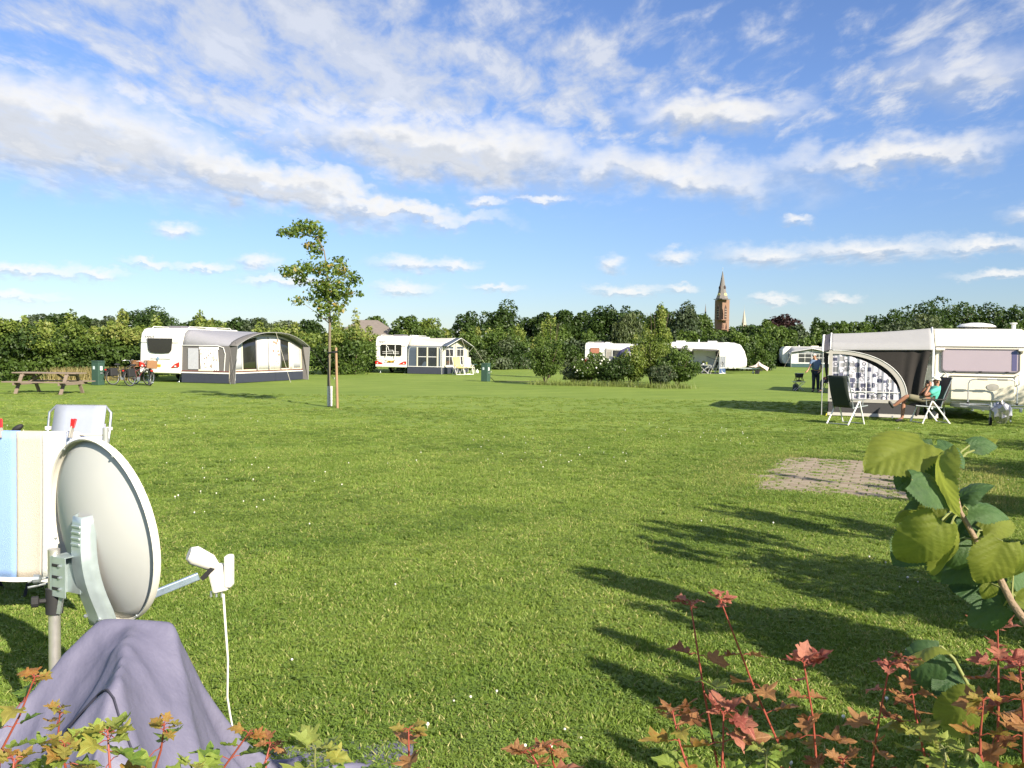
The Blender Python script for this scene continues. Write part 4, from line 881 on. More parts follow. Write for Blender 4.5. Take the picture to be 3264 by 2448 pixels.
for i, j in cells:
    x, z = XL + .03 + i * .15 + rg.uniform(-.02, .02), ZB + .03 + j * .15 + rg.uniform(-.02, .02)
    if x > XL + QA_ * .9 or z > ctop(x) - .02: continue
    r = rg.random(); w_ = rg.uniform(.08, .15); h_ = rg.uniform(.08, .14)
    if r < .62 and x + w_ < XL + QA_ * .91 and z + h_ < ctop(x + w_):
        tgt = sq if rg.random() < .55 else sq2
        tgt.grid(lambda u, v: onc(x + u * w_, z + v * h_, .004), 3, 1)
    if rg.random() < .55:
        rr = rg.uniform(.045, .075); cx_, cz_ = x + rg.uniform(.03, .1), z + rg.uniform(.0, .1)
        if cx_ + rr < XL + QA_ * .9 and cz_ + rr < ctop(cx_ + rr) and cx_ - rr > XL: 
            n = 16; ri = rr * .76; tg = rn if rg.random() < .6 else rn2
            tg.add([onc(cx_ + q * math.cos(6.283 * k / n), cz_ + q * math.sin(6.283 * k / n), .007) for q in (rr, ri) for k in range(n)], [(k, (k + 1) % n, n + (k + 1) % n, n + k) for k in range(n)])
for mbx, nm, cl in ((sq, 'printed_squares', (.07, .075, .13)), (sq2, 'printed_squares', (.22, .22, .23)), (rn, 'printed_rings', (.06, .06, .09)), (rn2, 'printed_rings', (.30, .30, .33))):
    prop(mbx.build(nm, M('print_%.2f_%.2f' % cl[:2], cl, .8), cu), kind='stuff')
for k in (.5, .83): x = XL + QA_ * .925 * k; MB().b2((x - .012, -.072, ZB), (x + .012, -.062, ctop(x))).build('glazing_bar', PIPE, nsw)
MB().b2((XL, -.074, ZB + .20), (XL + QA_ * .90, -.064, ZB + .225)).build('glazing_bar', PIPE, nsw)
for i, x in enumerate((-AD - .02, -AD + .75, -1.0, -.5)): MB().tube([(x, -.1, .08), (x - .02, -.12, 0)], .012, 5).build('peg', (M('yellow_peg', (.7, .6, .05), .5) if i == 0 else STEEL), na)

# a further caravan hidden behind that awning: only its shadow on the lawn shows
hc2 = thing('caravan', 'caravan hidden behind the near awning, seen by its shadow on the lawn', 'caravan', (15.2, 38.8, 0), R(-21), 'caravans on the field')
MB().prism([(0, .42), (-.05, 1.2), (.1, 2.2), (.5, 2.55), (4.6, 2.55), (5.0, 2.0), (5.05, .42)], 0, 2.2, 'yz').build('body', WHITE, hc2, bevel=.06, seg=3)
pane(hc2, rrect(1.5, .6, .06, 4, 1.1, 1.7), -.05)
for x in (.1, 2.1): wheel(hc2, (x, 2.6, .31))

# ---------------------------------------------------- folding chairs
WFRM = M('white_frame', (.76, .76, .74), .35, var=.04); GFRM = M('grey_frame', (.22, .25, .26), .45)
def chair(name, label, loc, rz, fab, arm, frame=WFRM, frame2=GFRM, back=(.52, 1.22), group='folding camping chairs', pad=None, s=1.):
    """faces local +x"""
    t_ = thing(name, label, 'chair', loc, rz, group); t_.scale = (s, s, s); w = .28
    MB().grid(lambda u, v: (-.22 + .68 * u, -w + .03 + v * (2 * w - .06), .47 - .03 * math.sin(math.pi * u) - .012 * math.sin(math.pi * v) + .03 * u), 8, 4).build('seat', fab, t_, smooth=60, solid=.03)
    bx, bz = back
    MB().grid(lambda u, v: (-.22 - (bx - .22) * u - .05 * math.sin(math.pi * u), -w + .03 + v * (2 * w - .06), .46 + (bz - .46) * u), 12, 4).build('backrest', fab, t_, smooth=60, solid=.035)
    if pad:
        MB().grid(lambda u, v: (-.17 - (bx - .20) * u - .05 * math.sin(math.pi * u), -w + .04 + v * (2 * w - .08), .50 + (bz - .50) * u), 12, 4).build('back_cushion', pad, t_, smooth=60, solid=.05)
        MB().grid(lambda u, v: (-.18 + .66 * u, -w + .04 + v * (2 * w - .08), .51 - .02 * math.sin(math.pi * u)), 8, 4).build('seat_cushion', pad, t_, smooth=60, solid=.06)
    for sy in (-1, 1):
        y = sy * (w + .02)
        MB().tube([(-.46 * 1, y, .012), (.03, y, .61)], .019, 6).build('leg', frame if sy < 0 else frame, t_)
        MB().tube([(.30, y, .012), (.05, y, .62)], .019, 6).build('leg', frame, t_)
        MB().tube([(-.24, y - sy * .02, .44), (.48, y - sy * .02, .49)], .015, 6).tube([(-.2, y - sy * .02, .42), (-.24 - .05, y - sy * .02, .75), (-bx, y - sy * .02, bz)], .015, 6).build('side_rail', frame2, t_, smooth=60)
        MB().box((.0, y, .655), (.66, .055, .032)).build('armrest', arm, t_, bevel=.012)
        MB().tube([(.22, y, .64), (.2, y, .50)], .012, 5).build('arm_strut', frame2, t_)
    for x, z in ((-.44, .03), (.29, .03)): MB().tube([(x, -w, z), (x, w, z)], .014, 6).build('cross_bar', frame2, t_)
    return t_
DKG = M('dark_green_mesh', (.018, .026, .022), .8, var=.2, scale=30); DKB = M('charcoal_cushion', (.06, .055, .055), .85, var=.2); ARMG = M('grey_armrest', (.16, .17, .17), .5)
c1p = G(2700, 1352); chair('camping_chair', 'empty dark mesh chair with white legs before the patterned window', c1p, R(38), DKG, ARMG, back=(.50, 1.27), pad=None)
SP = G(2955, 1349); chair('camping_chair', 'chair with white legs under the person in turquoise', SP, R(184), M('brown_padded', (.055, .045, .045), .85, var=.3), RUBBER, back=(.50, 1.24))

# ---------------------------------------------------- people: one skinned body each, clothes as children
def skin_obj(name, pts, edges, mat, parent, root=0, sub=2, extra=None):
    """pts: name -> ((x,y,z), r); edges between names"""
    keys = list(pts); ix = {k: i for i, k in enumerate(keys)}
    me = bpy.data.meshes.new('sk'); me.from_pydata([pts[k][0] for k in keys], [(ix[a], ix[b]) for a, b in edges], [])
    bm = bmesh.new(); bm.from_mesh(me); ly = bm.verts.layers.skin.verify(); bm.verts.ensure_lookup_table()
    for k in keys:
        r = pts[k][1]; bm.verts[ix[k]][ly].radius = (r, r) if not hasattr(r, '__len__') else r
    bm.verts[root][ly].use_root = True; bm.to_mesh(me); bm.free()
    tmp = bpy.data.objects.new('sk', me); COL.objects.link(tmp); tmp.modifiers.new('s', 'SKIN').use_smooth_shade = True; tmp.modifiers.new('ss', 'SUBSURF').levels = sub
    dg = bpy.context.evaluated_depsgraph_get(); dg.update(); out = bpy.data.meshes.new_from_object(tmp.evaluated_get(dg)); bpy.data.objects.remove(tmp)
    if extra:
        bm = bmesh.new(); bm.from_mesh(out); e = extra.mesh('x'); bm.from_mesh(e); bm.to_mesh(out); bm.free()
    out.name = name; out.materials.clear(); out.shade_smooth(); return link(name, out, mat, parent)
SKIN = M('skin', (.42, .22, .14), .55, var=.1, scale=20); SKIN2 = M('tanned_skin', (.30, .14, .085), .55, var=.1, scale=20)
def hand(mb, wrist, direction, curl, up=(0, 0, 1), s=1.):
    """palm, four unequal bent fingers and a thumb leaving the palm's side"""
    w = Vector(wrist); d = Vector(direction).normalized(); c = Vector(curl).normalized(); sd = d.cross(c).normalized()
    mb.tube([w - d * .02, w + d * .04, w + d * .085], [.026 * s, .036 * s, .033 * s], 8)
    for i, l in enumerate((.072, .082, .076, .06)):
        b = w + d * .08 * s + sd * (i - 1.5) * .019 * s; m1 = b + (d * .8 + c * .25).normalized() * l * .45 * s; m2 = m1 + (d * .45 + c * .7).normalized() * l * .35 * s; e = m2 + (d * .1 + c * .95).normalized() * l * .25 * s
        mb.tube([b - d * .02, b, m1, m2, e], [.010 * s, .0095 * s, .009 * s, .008 * s, .006 * s], 6)
    b = w + d * .03 * s - sd * .03 * s; mb.tube([b, b + (d * .6 - sd * .7).normalized() * .035 * s, b + (d * .9 - sd * .3 + c * .4).normalized() * .07 * s], [.013 * s, .011 * s, .008 * s], 6)
def person(label, loc, rz, J, cloth, skin=SKIN, group=None, face=(0, -1, 0), hair=None, cap=None, shorts=False, hands=(), shoes=None, belly=.0):
    t_ = thing('person', label, 'person', loc, rz, group)
    j = {k: Vector(v) for k, v in J.items()}; fc = Vector(face).normalized(); hd = j['head']; upv = (hd - j['neck']).normalized(); sdv = fc.cross(upv).normalized()
    pt = {'pelvis': (j['pelvis'], (.135, .115)), 'waist': (j['pelvis'].lerp(j['chest'], .45), (.14 + belly, .115 + belly)), 'chest': (j['chest'], (.155 + belly * .5, .12 + belly * .5)), 'neck': (j['neck'], .058),
          'jaw': (hd - upv * .055 + fc * .018, .068), 'head': (hd + upv * .02, .083), 'crown': (hd + upv * .085, .06)}
    ed = [('pelvis', 'waist'), ('waist', 'chest'), ('chest', 'neck'), ('neck', 'jaw'), ('jaw', 'head'), ('head', 'crown')]
    for s_ in 'LR':
        for a, r in (('sh', .062), ('el', .042), ('wr', .029), ('hip', .095), ('kn', .062), ('an', .042), ('toe', .036)): pt[a + s_] = (j[a + s_], r)
        pt['ua' + s_] = (j['sh' + s_].lerp(j['el' + s_], .5), .052); pt['ca' + s_] = (j['kn' + s_].lerp(j['an' + s_], .35), .060); pt['th' + s_] = (j['hip' + s_].lerp(j['kn' + s_], .5), .080); pt['fa' + s_] = (j['el' + s_].lerp(j['wr' + s_], .3), .043)
        ed += [('chest', 'sh' + s_), ('sh' + s_, 'ua' + s_), ('ua' + s_, 'el' + s_), ('el' + s_, 'fa' + s_), ('fa' + s_, 'wr' + s_), ('pelvis', 'hip' + s_), ('hip' + s_, 'th' + s_), ('th' + s_, 'kn' + s_), ('kn' + s_, 'ca' + s_), ('ca' + s_, 'an' + s_), ('an' + s_, 'toe' + s_)]
    ex = MB()
    for s_, dr, cl in hands: hand(ex, j['wr' + s_], dr, cl)
    nb = hd + fc * .085; ex.tube([nb + upv * .02, nb + fc * .022 - upv * .018, nb - upv * .024], [.010, .016, .010], 6)
    for s_ in (-1, 1): ex.ball(hd + sdv * s_ * .083 - upv * .005 - fc * .008, (.016, .022, .03), 8, 6)
    body = skin_obj('body', pt, ed, skin, t_, extra=ex)
    def sub(keys): return {k: pt[k] for k in keys}
    # shirt
    sh = {'pelvis': (j['pelvis'] + (j['chest'] - j['pelvis']) * .05, (.155 + belly, .135 + belly)), 'waist': (pt['waist'][0], (.162 + belly, .138 + belly)), 'chest': (pt['chest'][0], (.175 + belly * .5, .142 + belly * .5)), 'collar': (j['chest'].lerp(j['neck'], .7), .075)}
    se = [('pelvis', 'waist'), ('waist', 'chest'), ('chest', 'collar')]
    for s_ in 'LR':
        sh['sh' + s_] = (j['sh' + s_], .084); sh['ua' + s_] = (j['sh' + s_].lerp(j['el' + s_], .68), .072); se += [('chest', 'sh' + s_), ('sh' + s_, 'ua' + s_)]
    skin_obj('shirt', sh, se, cloth[0], t_)
    tr = {'pelvis': (pt['pelvis'][0], (.150 + belly * .6, .13 + belly * .6))}; te = []
    for s_ in 'LR':
        tr['hip' + s_] = (pt['hip' + s_][0], .108); tr['th' + s_] = (pt['th' + s_][0], .097); te += [('pelvis', 'hip' + s_), ('hip' + s_, 'th' + s_)]
        if shorts: tr['kn' + s_] = (j['hip' + s_].lerp(j['kn' + s_], .98), .088); te.append(('th' + s_, 'kn' + s_))
        else:
            tr['kn' + s_] = (pt['kn' + s_][0], .082); tr['an' + s_] = (pt['an' + s_][0], .066); te += [('th' + s_, 'kn' + s_), ('kn' + s_, 'an' + s_)]
    skin_obj('trousers' if not shorts else 'shorts', tr, te, cloth[1], t_)
    for s_ in (shoes or 'LR'):
        a, b = j['an' + s_], j['toe' + s_]; d = (b - a).normalized()
        skin_obj('shoe', {'heel': (a - d * .02 + V(0, 0, -.03), .046), 'mid': (a.lerp(b, .5) + V(0, 0, -.01), .048), 'toe': (b + d * .05, .036)}, [('heel', 'mid'), ('mid', 'toe')], cloth[2], t_)
    for s_ in (-1, 1): MB().ball(hd + fc * .082 + sdv * s_ * .032 + upv * .018, .009, 8, 6).build('eye', RUBBER, body)
    MB().ball(hd + fc * .083 - upv * .052, (.022, .012, .006), 8, 4).build('mouth', M('lips', (.30, .10, .08), .6), body)
    if hair:
        b = MB(); q = upv.rotation_difference(V(0, 0, 1)); b.ball((0, 0, 0), (.096, .1, .1), 18, 12); kept = [i for i, v in enumerate(b.v) if v[2] > -.05]
        b2 = MB(); 
        for v in b.v: p = hd + upv * (v[2] + .035) + sdv * v[0] - fc * (v[1] + .014); b2.v.append(tuple(p))
        b2.f = [f for f in b.f if sum(b.v[i][2] for i in f) / len(f) > (-.055 if sum(b.v[i][1] for i in f) / len(f) > 0 else .03)]
        b2.build('hair', hair, t_, smooth=60, solid=.012)
    if cap:
        b2 = MB(); b = MB().ball((0, 0, 0), (.103, .112, .10), 18, 12)
        b2.v = [tuple(hd + upv * (v[2] + .04) + sdv * v[0] - fc * (v[1] + .0)) for v in b.v]; b2.f = [f for f in b.f if sum(b.v[i][2] for i in f) / len(f) > -.012]
        b2.add([hd + upv * .045 + fc * (.09 + .10 * k) + sdv * s_ * (.085 - .03 * k) - upv * .018 * k for k in (0, 1) for s_ in (-1, 1)], [(0, 1, 3, 2)])
        b2.build('cap', cap, t_, smooth=60, solid=.008)
    return t_
BLUESH = M('blue_shirt', (.10, .15, .24), .85, var=.12, scale=12); JEANS = M('dark_jeans', (.018, .024, .045), .85, var=.2, scale=20); BOOT = M('black_shoe', (.015, .015, .018), .6)
TURQ = M('turquoise_shirt', (.10, .46, .38), .85, var=.08, scale=9); KHAKI = M('khaki_shorts', (.17, .155, .10), .9, var=.15, scale=14)
GREYH = M('grey_hair', (.42, .40, .37), .9, var=.3, scale=60); CAPW = M('white_cap', (.70, .67, .58), .8, var=.05)
person('man in blue shirt and dark jeans standing with one arm over the grill', G(2597, 1249), 0,
       dict(pelvis=(.03, 0, .96), chest=(-.01, 0, 1.34), neck=(-.04, -.02, 1.55), head=(-.09, -.06, 1.68), shL=(.19, .03, 1.47), elL=(.29, .02, 1.16), wrL=(.17, -.16, .98), shR=(-.20, -.04, 1.47), elR=(-.31, -.16, 1.18), wrR=(-.48, -.30, .98),
            hipL=(.11, 0, .92), knL=(.13, -.02, .49), anL=(.16, .02, .09), toeL=(.12, -.14, .04), hipR=(-.07, 0, .92), knR=(-.08, -.05, .49), anR=(-.08, -.02, .09), toeR=(-.16, -.15, .04)),
       (BLUESH, JEANS, BOOT), SKIN, 'people on the field', face=(-.75, -.55, -.45), hair=GREYH, hands=(('R', (-.8, -.4, -.4), (0, 0, -1)), ('L', (-.8, -.3, -.3), (0, 0, -1))), belly=.035)
sit = person('seated person in turquoise shirt and white cap with legs crossed', SP + V(-.05, -.02, 0), R(-6),
       dict(pelvis=(.06, 0, .60), chest=(.20, 0, .86), neck=(.27, 0, 1.01), head=(.25, 0, 1.13), shL=(.22, .19, .94), elL=(-.10, .22, .74), wrL=(.02, .10, .98), shR=(.22, -.19, .94), elR=(-.13, -.24, .74), wrR=(.04, -.09, 1.00),
            hipL=(.02, .10, .57), knL=(-.55, .10, .56), anL=(-.58, .08, .12), toeL=(-.72, .08, .05), hipR=(.02, -.10, .60), knR=(-.52, -.04, .72), anR=(-.84, .02, .44), toeR=(-.93, .02, .54)),
       (TURQ, KHAKI, BOOT), SKIN2, 'people on the field', face=(-.98, 0, .12), cap=CAPW, shorts=True, hands=(('R', (.35, .25, .85), (-.3, .6, .1)), ('L', (.35, -.2, .85), (-.3, -.6, .1))), shoes='LR', belly=.03)
ph = MB().box((.06, 0, 1.12), (.03, .14, .08)).build('binoculars', RUBBER); ph.location = SP + V(-.08, 0, 0); prop(ph, 'small black binoculars held at the seated person\'s face', 'binoculars')
wm = G(2652, 1253)
chair('camping_chair', 'folding chair under the dark-haired person beside the awning corner', wm, R(196), DKG, RUBBER, back=(.48, 1.1))
person('dark-haired seated person in pale top half hidden by the near awning', wm + V(-.02, 0, 0), 0,
       dict(pelvis=(.06, 0, .60), chest=(.12, 0, .92), neck=(.14, 0, 1.10), head=(.12, 0, 1.23), shL=(.12, .17, 1.03), elL=(-.02, .2, .80), wrL=(-.26, .12, .72), shR=(.12, -.17, 1.03), elR=(-.05, -.22, .80), wrR=(-.28, -.14, .70),
            hipL=(.02, .10, .58), knL=(-.45, .10, .56), anL=(-.45, .08, .12), toeL=(-.58, .08, .05), hipR=(.02, -.10, .58), knR=(-.46, -.08, .57), anR=(-.50, -.08, .12), toeR=(-.63, -.08, .05)),
       (M('pale_blue_top', (.50, .54, .62), .85), JEANS, BOOT), SKIN2, 'people on the field', face=(-1, 0, -.2), hair=M('dark_hair', (.02, .016, .014), .8), hands=(('R', (-.9, 0, -.3), (0, 0, -1)), ('L', (-.9, 0, -.3), (0, 0, -1))))
# ---- grill on a folding X stand
gp = G(2546, 1246); gr = thing('grill', 'small black tabletop grill standing on the crossed-leg stool', 'grill', gp + V(0, 0, .46), 0)
MB().prism([(-.14, .18), (.14, .18), (.18, .38), (-.18, .38)], -.13, .13, 'xz').build('fire_bowl', RUBBER, gr, bevel=.012)
for x in (-1, 1):
    for y in (-.1, .1): MB().tube([(x * .12, y, .2), (x * .2, y, .012)], .014, 6).build('leg', RUBBER, gr)
MB().tube([(0, 0, .02), (0, 0, .2)], .03, 8).lathe([(.14, 0), (.10, .06), (.03, .07)], (0, 0, .012), 12).build('gas_burner', RUBBER, gr)
MB().box((0, 0, .39), (.37, .27, .012)).build('grate', STEEL, gr)
st = thing('folding_stool', 'grey folding stool with crossed legs carrying the grill', 'stool', gp, 0)
for y in (-.16, .16):
    MB().tube([(-.23, y, .01), (.24, y, .44)], .014, 6).build('leg', CHROME, st); MB().tube([(.23, y * .9, .01), (-.24, y * .9, .44)], .014, 6).build('leg', CHROME, st)
MB().box((0, 0, .445), (.56, .36, .022)).build('top', M('grey_top', (.35, .37, .38), .6), st, bevel=.006)
gb = thing('gas_bottle', 'dark gas bottle standing behind the folding stool', 'bottle', gp + V(-.02, .42, 0))
MB().lathe([(.12, 0), (.14, .03), (.14, .24), (.1, .31), (.03, .33)], n=16).build('tank', M('dark_tank', (.05, .055, .05), .5), gb, smooth=40); MB().lathe([(.025, .33), (.025, .39), (.001, .40)], n=8).build('valve', STEEL, gb)
bt = G(2992, 1338) + V(.0, .3, 0); b = MB().lathe([(.10, 0), (.13, .03), (.12, .16), (.05, .2), (.02, .24)], n=12)
o = b.build('plastic_bag', M('pale_bag', (.55, .50, .46), .5, var=.25, scale=12)); o.location = bt; prop(o, 'pale plastic bag on the grass under the seated person', 'bag')

# ---------------------------------------------------- more furniture on the field
YEL = M('yellow_floral', (.62, .46, .16), .85, var=.3, scale=11); YEL2 = M('pale_floral', (.66, .58, .36), .85, var=.3, scale=11)
cp = G(1475, 1193)
chair('camping_chair', 'left of two white folding chairs with yellow flowered cushions', G(1462, 1195), R(-62), YEL, WFRM, back=(.45, 1.2), pad=YEL, frame2=WFRM)
chair('camping_chair', 'right of two white folding chairs with yellow flowered cushions', G(1492, 1194), R(-70), YEL2, WFRM, back=(.45, 1.2), pad=YEL2, frame2=WFRM)
tb = thing('camping_table', 'low folding table with thin green top between the flowered chairs', 'table', G(1486, 1190), R(-15), 'camping tables')
MB().box((0, 0, .66), (1.5, .6, .035)).build('tabletop', M('blue_green_top', (.05, .10, .11), .5), tb, bevel=.008)
for x in (-.6, .6):
    for y in (-.25, .25): MB().tube([(x, y, 0), (x * .85, y, .65)], .014, 6).build('leg', WFRM, tb)
o = MB().lathe([(.09, 0), (.11, .04), (.10, .16), (.04, .22), (.035, .27), (.001, .275)], n=14).build('water_jug', WFRM, smooth=50); o.location = G(1521, 1189); prop(o, 'white plastic jug on the grass by the beige awning', 'jug')
# under the canopy: table, chairs, things on the table
ct = thing('camping_table', 'white folding table under the open canopy', 'table', WF + w1 * -1.35 + w2 * .6, -WTH, 'camping tables')
MB().box((0, 0, .70), (1.05, .65, .04)).build('tabletop', TRIM, ct, bevel=.01)
for y in (-.25, .25): 
    MB().tube([(-.45, y, .68), (.35, y, .01)], .018, 6).build('leg', WFRM, ct); MB().tube([(.45, y, .68), (-.35, y, .01)], .018, 6).build('leg', WFRM, ct)
o = MB().lathe([(.07, 0), (.09, .18), (.1, .22), (.001, .23)], n=12).build('watering_can', M('pale_yellow_plastic', (.66, .68, .20), .5)); o.location = WF + w1 * -1.2 + w2 * .6 + V(0, 0, .72); prop(o, 'pale yellow jug on the white table under the canopy', 'jug')
fp = thing('flower_pot', 'small plant with yellow flowers on the white canopy table', 'plant', WF + w1 * -1.5 + w2 * .62 + V(0, 0, .72)); MB().lathe([(.06, 0), (.085, .13), (.001, .13)], n=10).build('pot', WFRM, fp)
leaves('foliage', [(0, 0, .22, .14, .14, .10)], 160, .06, K_YELLOW, fp, 9)
chair('camping_chair', 'left white-armed folding chair under the open canopy', WF + w1 * -.75 + w2 * .7, R(150), DKG, WFRM, back=(.4, 1.0), frame2=WFRM)
chair('camping_chair', 'right white-armed folding chair beside the canopy side wall', WF + w1 * -.30 + w2 * .9, R(165), DKG, WFRM, back=(.4, 1.0), frame2=WFRM)
# purple parasol tipped over beside the small awning
pp = P(1990, 1126, 83.0); pa = thing('parasol', 'tilted purple parasol in front of the white middle awning', 'parasol', (pp.x, 83.0, 0))
ax = V(.55, .1, .83).normalized(); hub = V(0, 0, 1.35)
b = MB(); n = 8
tipp = hub + V(-.35, -.1, .5); qd_ = Vector((0, 0, 1)).rotation_difference(V(-.62, -.25, .74))
b.v = [tuple(tipp)] + [tuple(tipp + qd_ @ V(.95 * math.cos(6.283 * i / n), .95 * math.sin(6.283 * i / n), -.38)) for i in range(n)]; b.f = [(0, 1 + i, 1 + (i + 1) % n) for i in range(n)]
b.build('canopy', M('purple_cloth', (.055, .05, .13), .8), pa, solid=.01); MB().tube([(.55, .25, 0), tuple(tipp + V(.05, .02, -.05))], .018, 6).build('pole', POLE, pa); MB().lathe([(.22, 0), (.2, .06), (.05, .09)], (.55, .25, 0), 14).build('base', RUBBER, pa)
chair('camping_chair', 'folding chair with dark navy cushion under the purple parasol', (pp.x - .9, 83.2, 0), R(-60), NAVY, WFRM, pad=NAVY)
o = MB().lathe([(.12, 0), (.16, .1), (.17, .32), (.001, .33)], n=14).build('bucket', M('orange_plastic', (.75, .20, .05), .45)); o.location = (P(1953, 1150, 82).x, 82, .0); o.scale = (1.3, 1.3, 1.7); prop(o, 'orange bucket behind the middle shrubs', 'bucket')

# ---------------------------------------------------- picnic table
WOOD = M('weathered_wood', (.20, .155, .12), .9, var=.3, scale=5, bump=.4, stretch=(.25, 3, 3), dirt=.3)
pt0 = thing('picnic_table', 'weathered wooden picnic table with attached benches at the left', 'table', G(122, 1258) + V(0, .75, 0), R(-3))
PL = 2.35
for i, y in enumerate((-.30, -.15, 0, .15, .30)): MB().box((0, y, .745), (PL, .14, .04)).build('tabletop_plank', WOOD, pt0, bevel=.006)
for y in (-.86, -.70, .70, .86): MB().box((0, y, .435), (PL * 1.02, .135, .04)).build('bench_plank', WOOD, pt0, bevel=.006)
for x in (-.82, .82):
    for sy in (-1, 1): MB().bar((x, sy * .30, .72), (x, sy * .72, .0), .05, .12, up=(1, 0, 0)).build('leg', WOOD, pt0, bevel=.006)
    MB().box((x + .05, 0, .385), (.05, 1.85, .12)).build('bench_beam', WOOD, pt0, bevel=.006); MB().box((x + .05, 0, .69), (.05, .72, .1)).build('top_beam', WOOD, pt0, bevel=.006)
    MB().bar((x * .92, 0, .40), (x * .35, 0, .71), .045, .09, up=(0, 1, 0)).build('brace', WOOD, pt0, bevel=.006)

# ---------------------------------------------------- green power pillars
GRN = M('green_box', (.035, .075, .055), .5, var=.12, scale=5)
def pillar(label, loc, rz, h=.98):
    t_ = thing('power_pillar', label, 'power pillar', loc, rz, 'green power pillars')
    MB().box((0, 0, h / 2 - .02), (.40, .36, h - .04)).build('body', GRN, t_, bevel=.015); MB().box((0, 0, h), (.43, .39, .05)).build('lid', GRN, t_, bevel=.015)
    MB().box((-.05, -.186, h - .28), (.10, .012, .14)).build('meter_label', M('label_blue_white', (.50, .58, .62), .5), t_); MB().box((.204, -.02, h - .30), (.012, .12, .18)).build('socket_plate', TRIM, t_); MB().box((.21, -.02, h - .52), (.06, .1, .08)).build('socket', STEEL, t_, bevel=.01)
    return t_
pillar('green power pillar between the picnic table and the bicycles', G(313, 1227), R(-22), 1.04)
pillar('green power pillar in the open lawn right of the beige awning', G(1548, 1216), R(-28), 1.0)
def cable(name, label, pts, r, mat, cat='cable'):
    o = MB().tube(pts, r, 6).build(name, mat, smooth=60); return prop(o, label, cat)
pg = G(1560, 1216); cable('power_cable', 'dark cable running over the grass from the middle power pillar', [pg + V(0, 0, .3), pg + V(.25, .0, .03), pg + V(.8, .3, .02), pg + V(2.0, .2, .02), pg + V(3.2, .6, .02)], .02, RUBBER)

# ---------------------------------------------------- bicycles
def bicycle(label, loc, rz, col, basket=None, pannier=None, lean=0.):
    t_ = thing('bicycle', label, 'bicycle', loc, rz, 'bicycles parked by the left caravan'); t_.rotation_euler = (lean, 0, rz); r = .35; fr = M('bike_' + col[0], col[1], .3, coat=.5)
    for x in (-.55, .55):
        w_ = MB().torus((x, 0, r), r - .018, .020, (0, 1, 0), 28, 6).build('wheel', RUBBER, t_, smooth=60); MB().torus((x, 0, r), r - .045, .010, (0, 1, 0), 28, 5).build('rim', CHROME, w_, smooth=60)
        b = MB()
        for k in range(12): a = math.pi * k / 6; b.bar((x, 0, r), (x + (r - .04) * math.cos(a), 0, r + (r - .04) * math.sin(a)), .004)
        prop(b.build('spokes', CHROME, w_), kind='stuff')
        MB().tube([(x + (r + .03) * math.cos(a), 0, r + (r + .03) * math.sin(a)) for a in [R(q) for q in (range(20, 190, 17) if x < 0 else range(5, 150, 16))]], .018, 6).build('mudguard', RUBBER, t_, smooth=60)
    MB().tube([(-.55, 0, r), (-.12, 0, .30), (-.26, 0, .82)], .016, 7).tube([(-.12, 0, .30), (.40, 0, .80), (.42, 0, .92)], .018, 7).tube([(-.55, 0, r), (-.24, 0, .74)], .012, 6).tube([(-.2, 0, .62), (.39, 0, .86)], .016, 7).build('frame', fr, t_, smooth=60)
    MB().tube([(.55, .05, r), (.46, .05, .68), (.40, 0, .80)], .012, 6).tube([(.55, -.05, r), (.46, -.05, .68), (.40, 0, .80)], .012, 6).build('fork', fr, t_, smooth=60)
    MB().tube([(.20, .30, 1.08), (.34, .27, 1.10), (.44, .1, 1.08), (.42, 0, .95), (.44, -.1, 1.08), (.34, -.27, 1.10), (.20, -.30, 1.08)], .013, 7).build('handlebar', CHROME, t_, smooth=60)
    MB().ball((-.30, 0, .90), (.15, .09, .05), 14, 8).build('saddle', RUBBER, t_, smooth=60); MB().tube([(-.26, 0, .8), (-.29, 0, .9)], .013, 6).build('seat_post', CHROME, t_)
    rk = MB()
    for y in (-.06, .06): rk.tube([(-.28, y, .74), (-.85, y, .74), (-.57, y, .38)], .009, 5)
    rk.box((-.62, 0, .745), (.42, .14, .015)); rk.build('rear_rack', RUBBER, t_)
    MB().box((-.90, 0, .68), (.03, .09, .06)).build('rear_light', REDL, t_, bevel=.008); MB().lathe([(.02, 0), (.045, .05), (.001, .06)], (.52, 0, .92), 10, (1, 0, 0)).build('head_lamp', CHROME, t_)
    MB().lathe([(.09, -.01), (.09, .01)], (-.12, -.05, .30), 14, (0, 1, 0)).bar((-.12, -.08, .30), (-.02, -.08, .16), .015).bar((-.12, .06, .30), (-.22, .06, .44), .015).box((0, -.12, .15), (.09, .09, .025)).box((-.24, .1, .45), (.09, .09, .025)).build('crank', STEEL, t_)
    wk = M('wicker', (.24, .12, .055), .85, var=.4, scale=26, bump=.6)
    if basket:
        b = MB(); bw, bd, bh = basket
        for k in range(5): b.torus((.62, 0, .80 + bh * k / 4), bd * (.42 + .02 * k), .02, (0, 0, 1), 14, 5)
        b.box((.62, 0, .80), (bd * .7, bd * .7, .02)); b.build('front_basket', wk, t_, smooth=60)
    if pannier: 
        MB().box((-.62, 0, .94), pannier).build('rear_basket', wk, t_, bevel=.03)
    else:
        for y in (-.16, .16): MB().box((-.62, y, .56), (.36, .13, .34)).build('pannier_bag', RUBBER, t_, bevel=.03)
    return t_
bk = G(420, 1226)
bicycle('leftmost bicycle with dark pannier bags near the power pillar', G(395, 1226), R(62), ('black', (.02, .02, .022)), lean=R(-4), basket=(.3, .36, .25))
bicycle('middle bicycle with red rear lamp and wicker front basket', G(446, 1230), R(70), ('maroon', (.12, .02, .02)), basket=(.3, .4, .28), lean=R(-5))
bicycle('rightmost bicycle with large brown wicker box on its rack', G(476, 1229), R(116), ('navy', (.03, .035, .06)), pannier=(.44, .42, .34), lean=R(4))

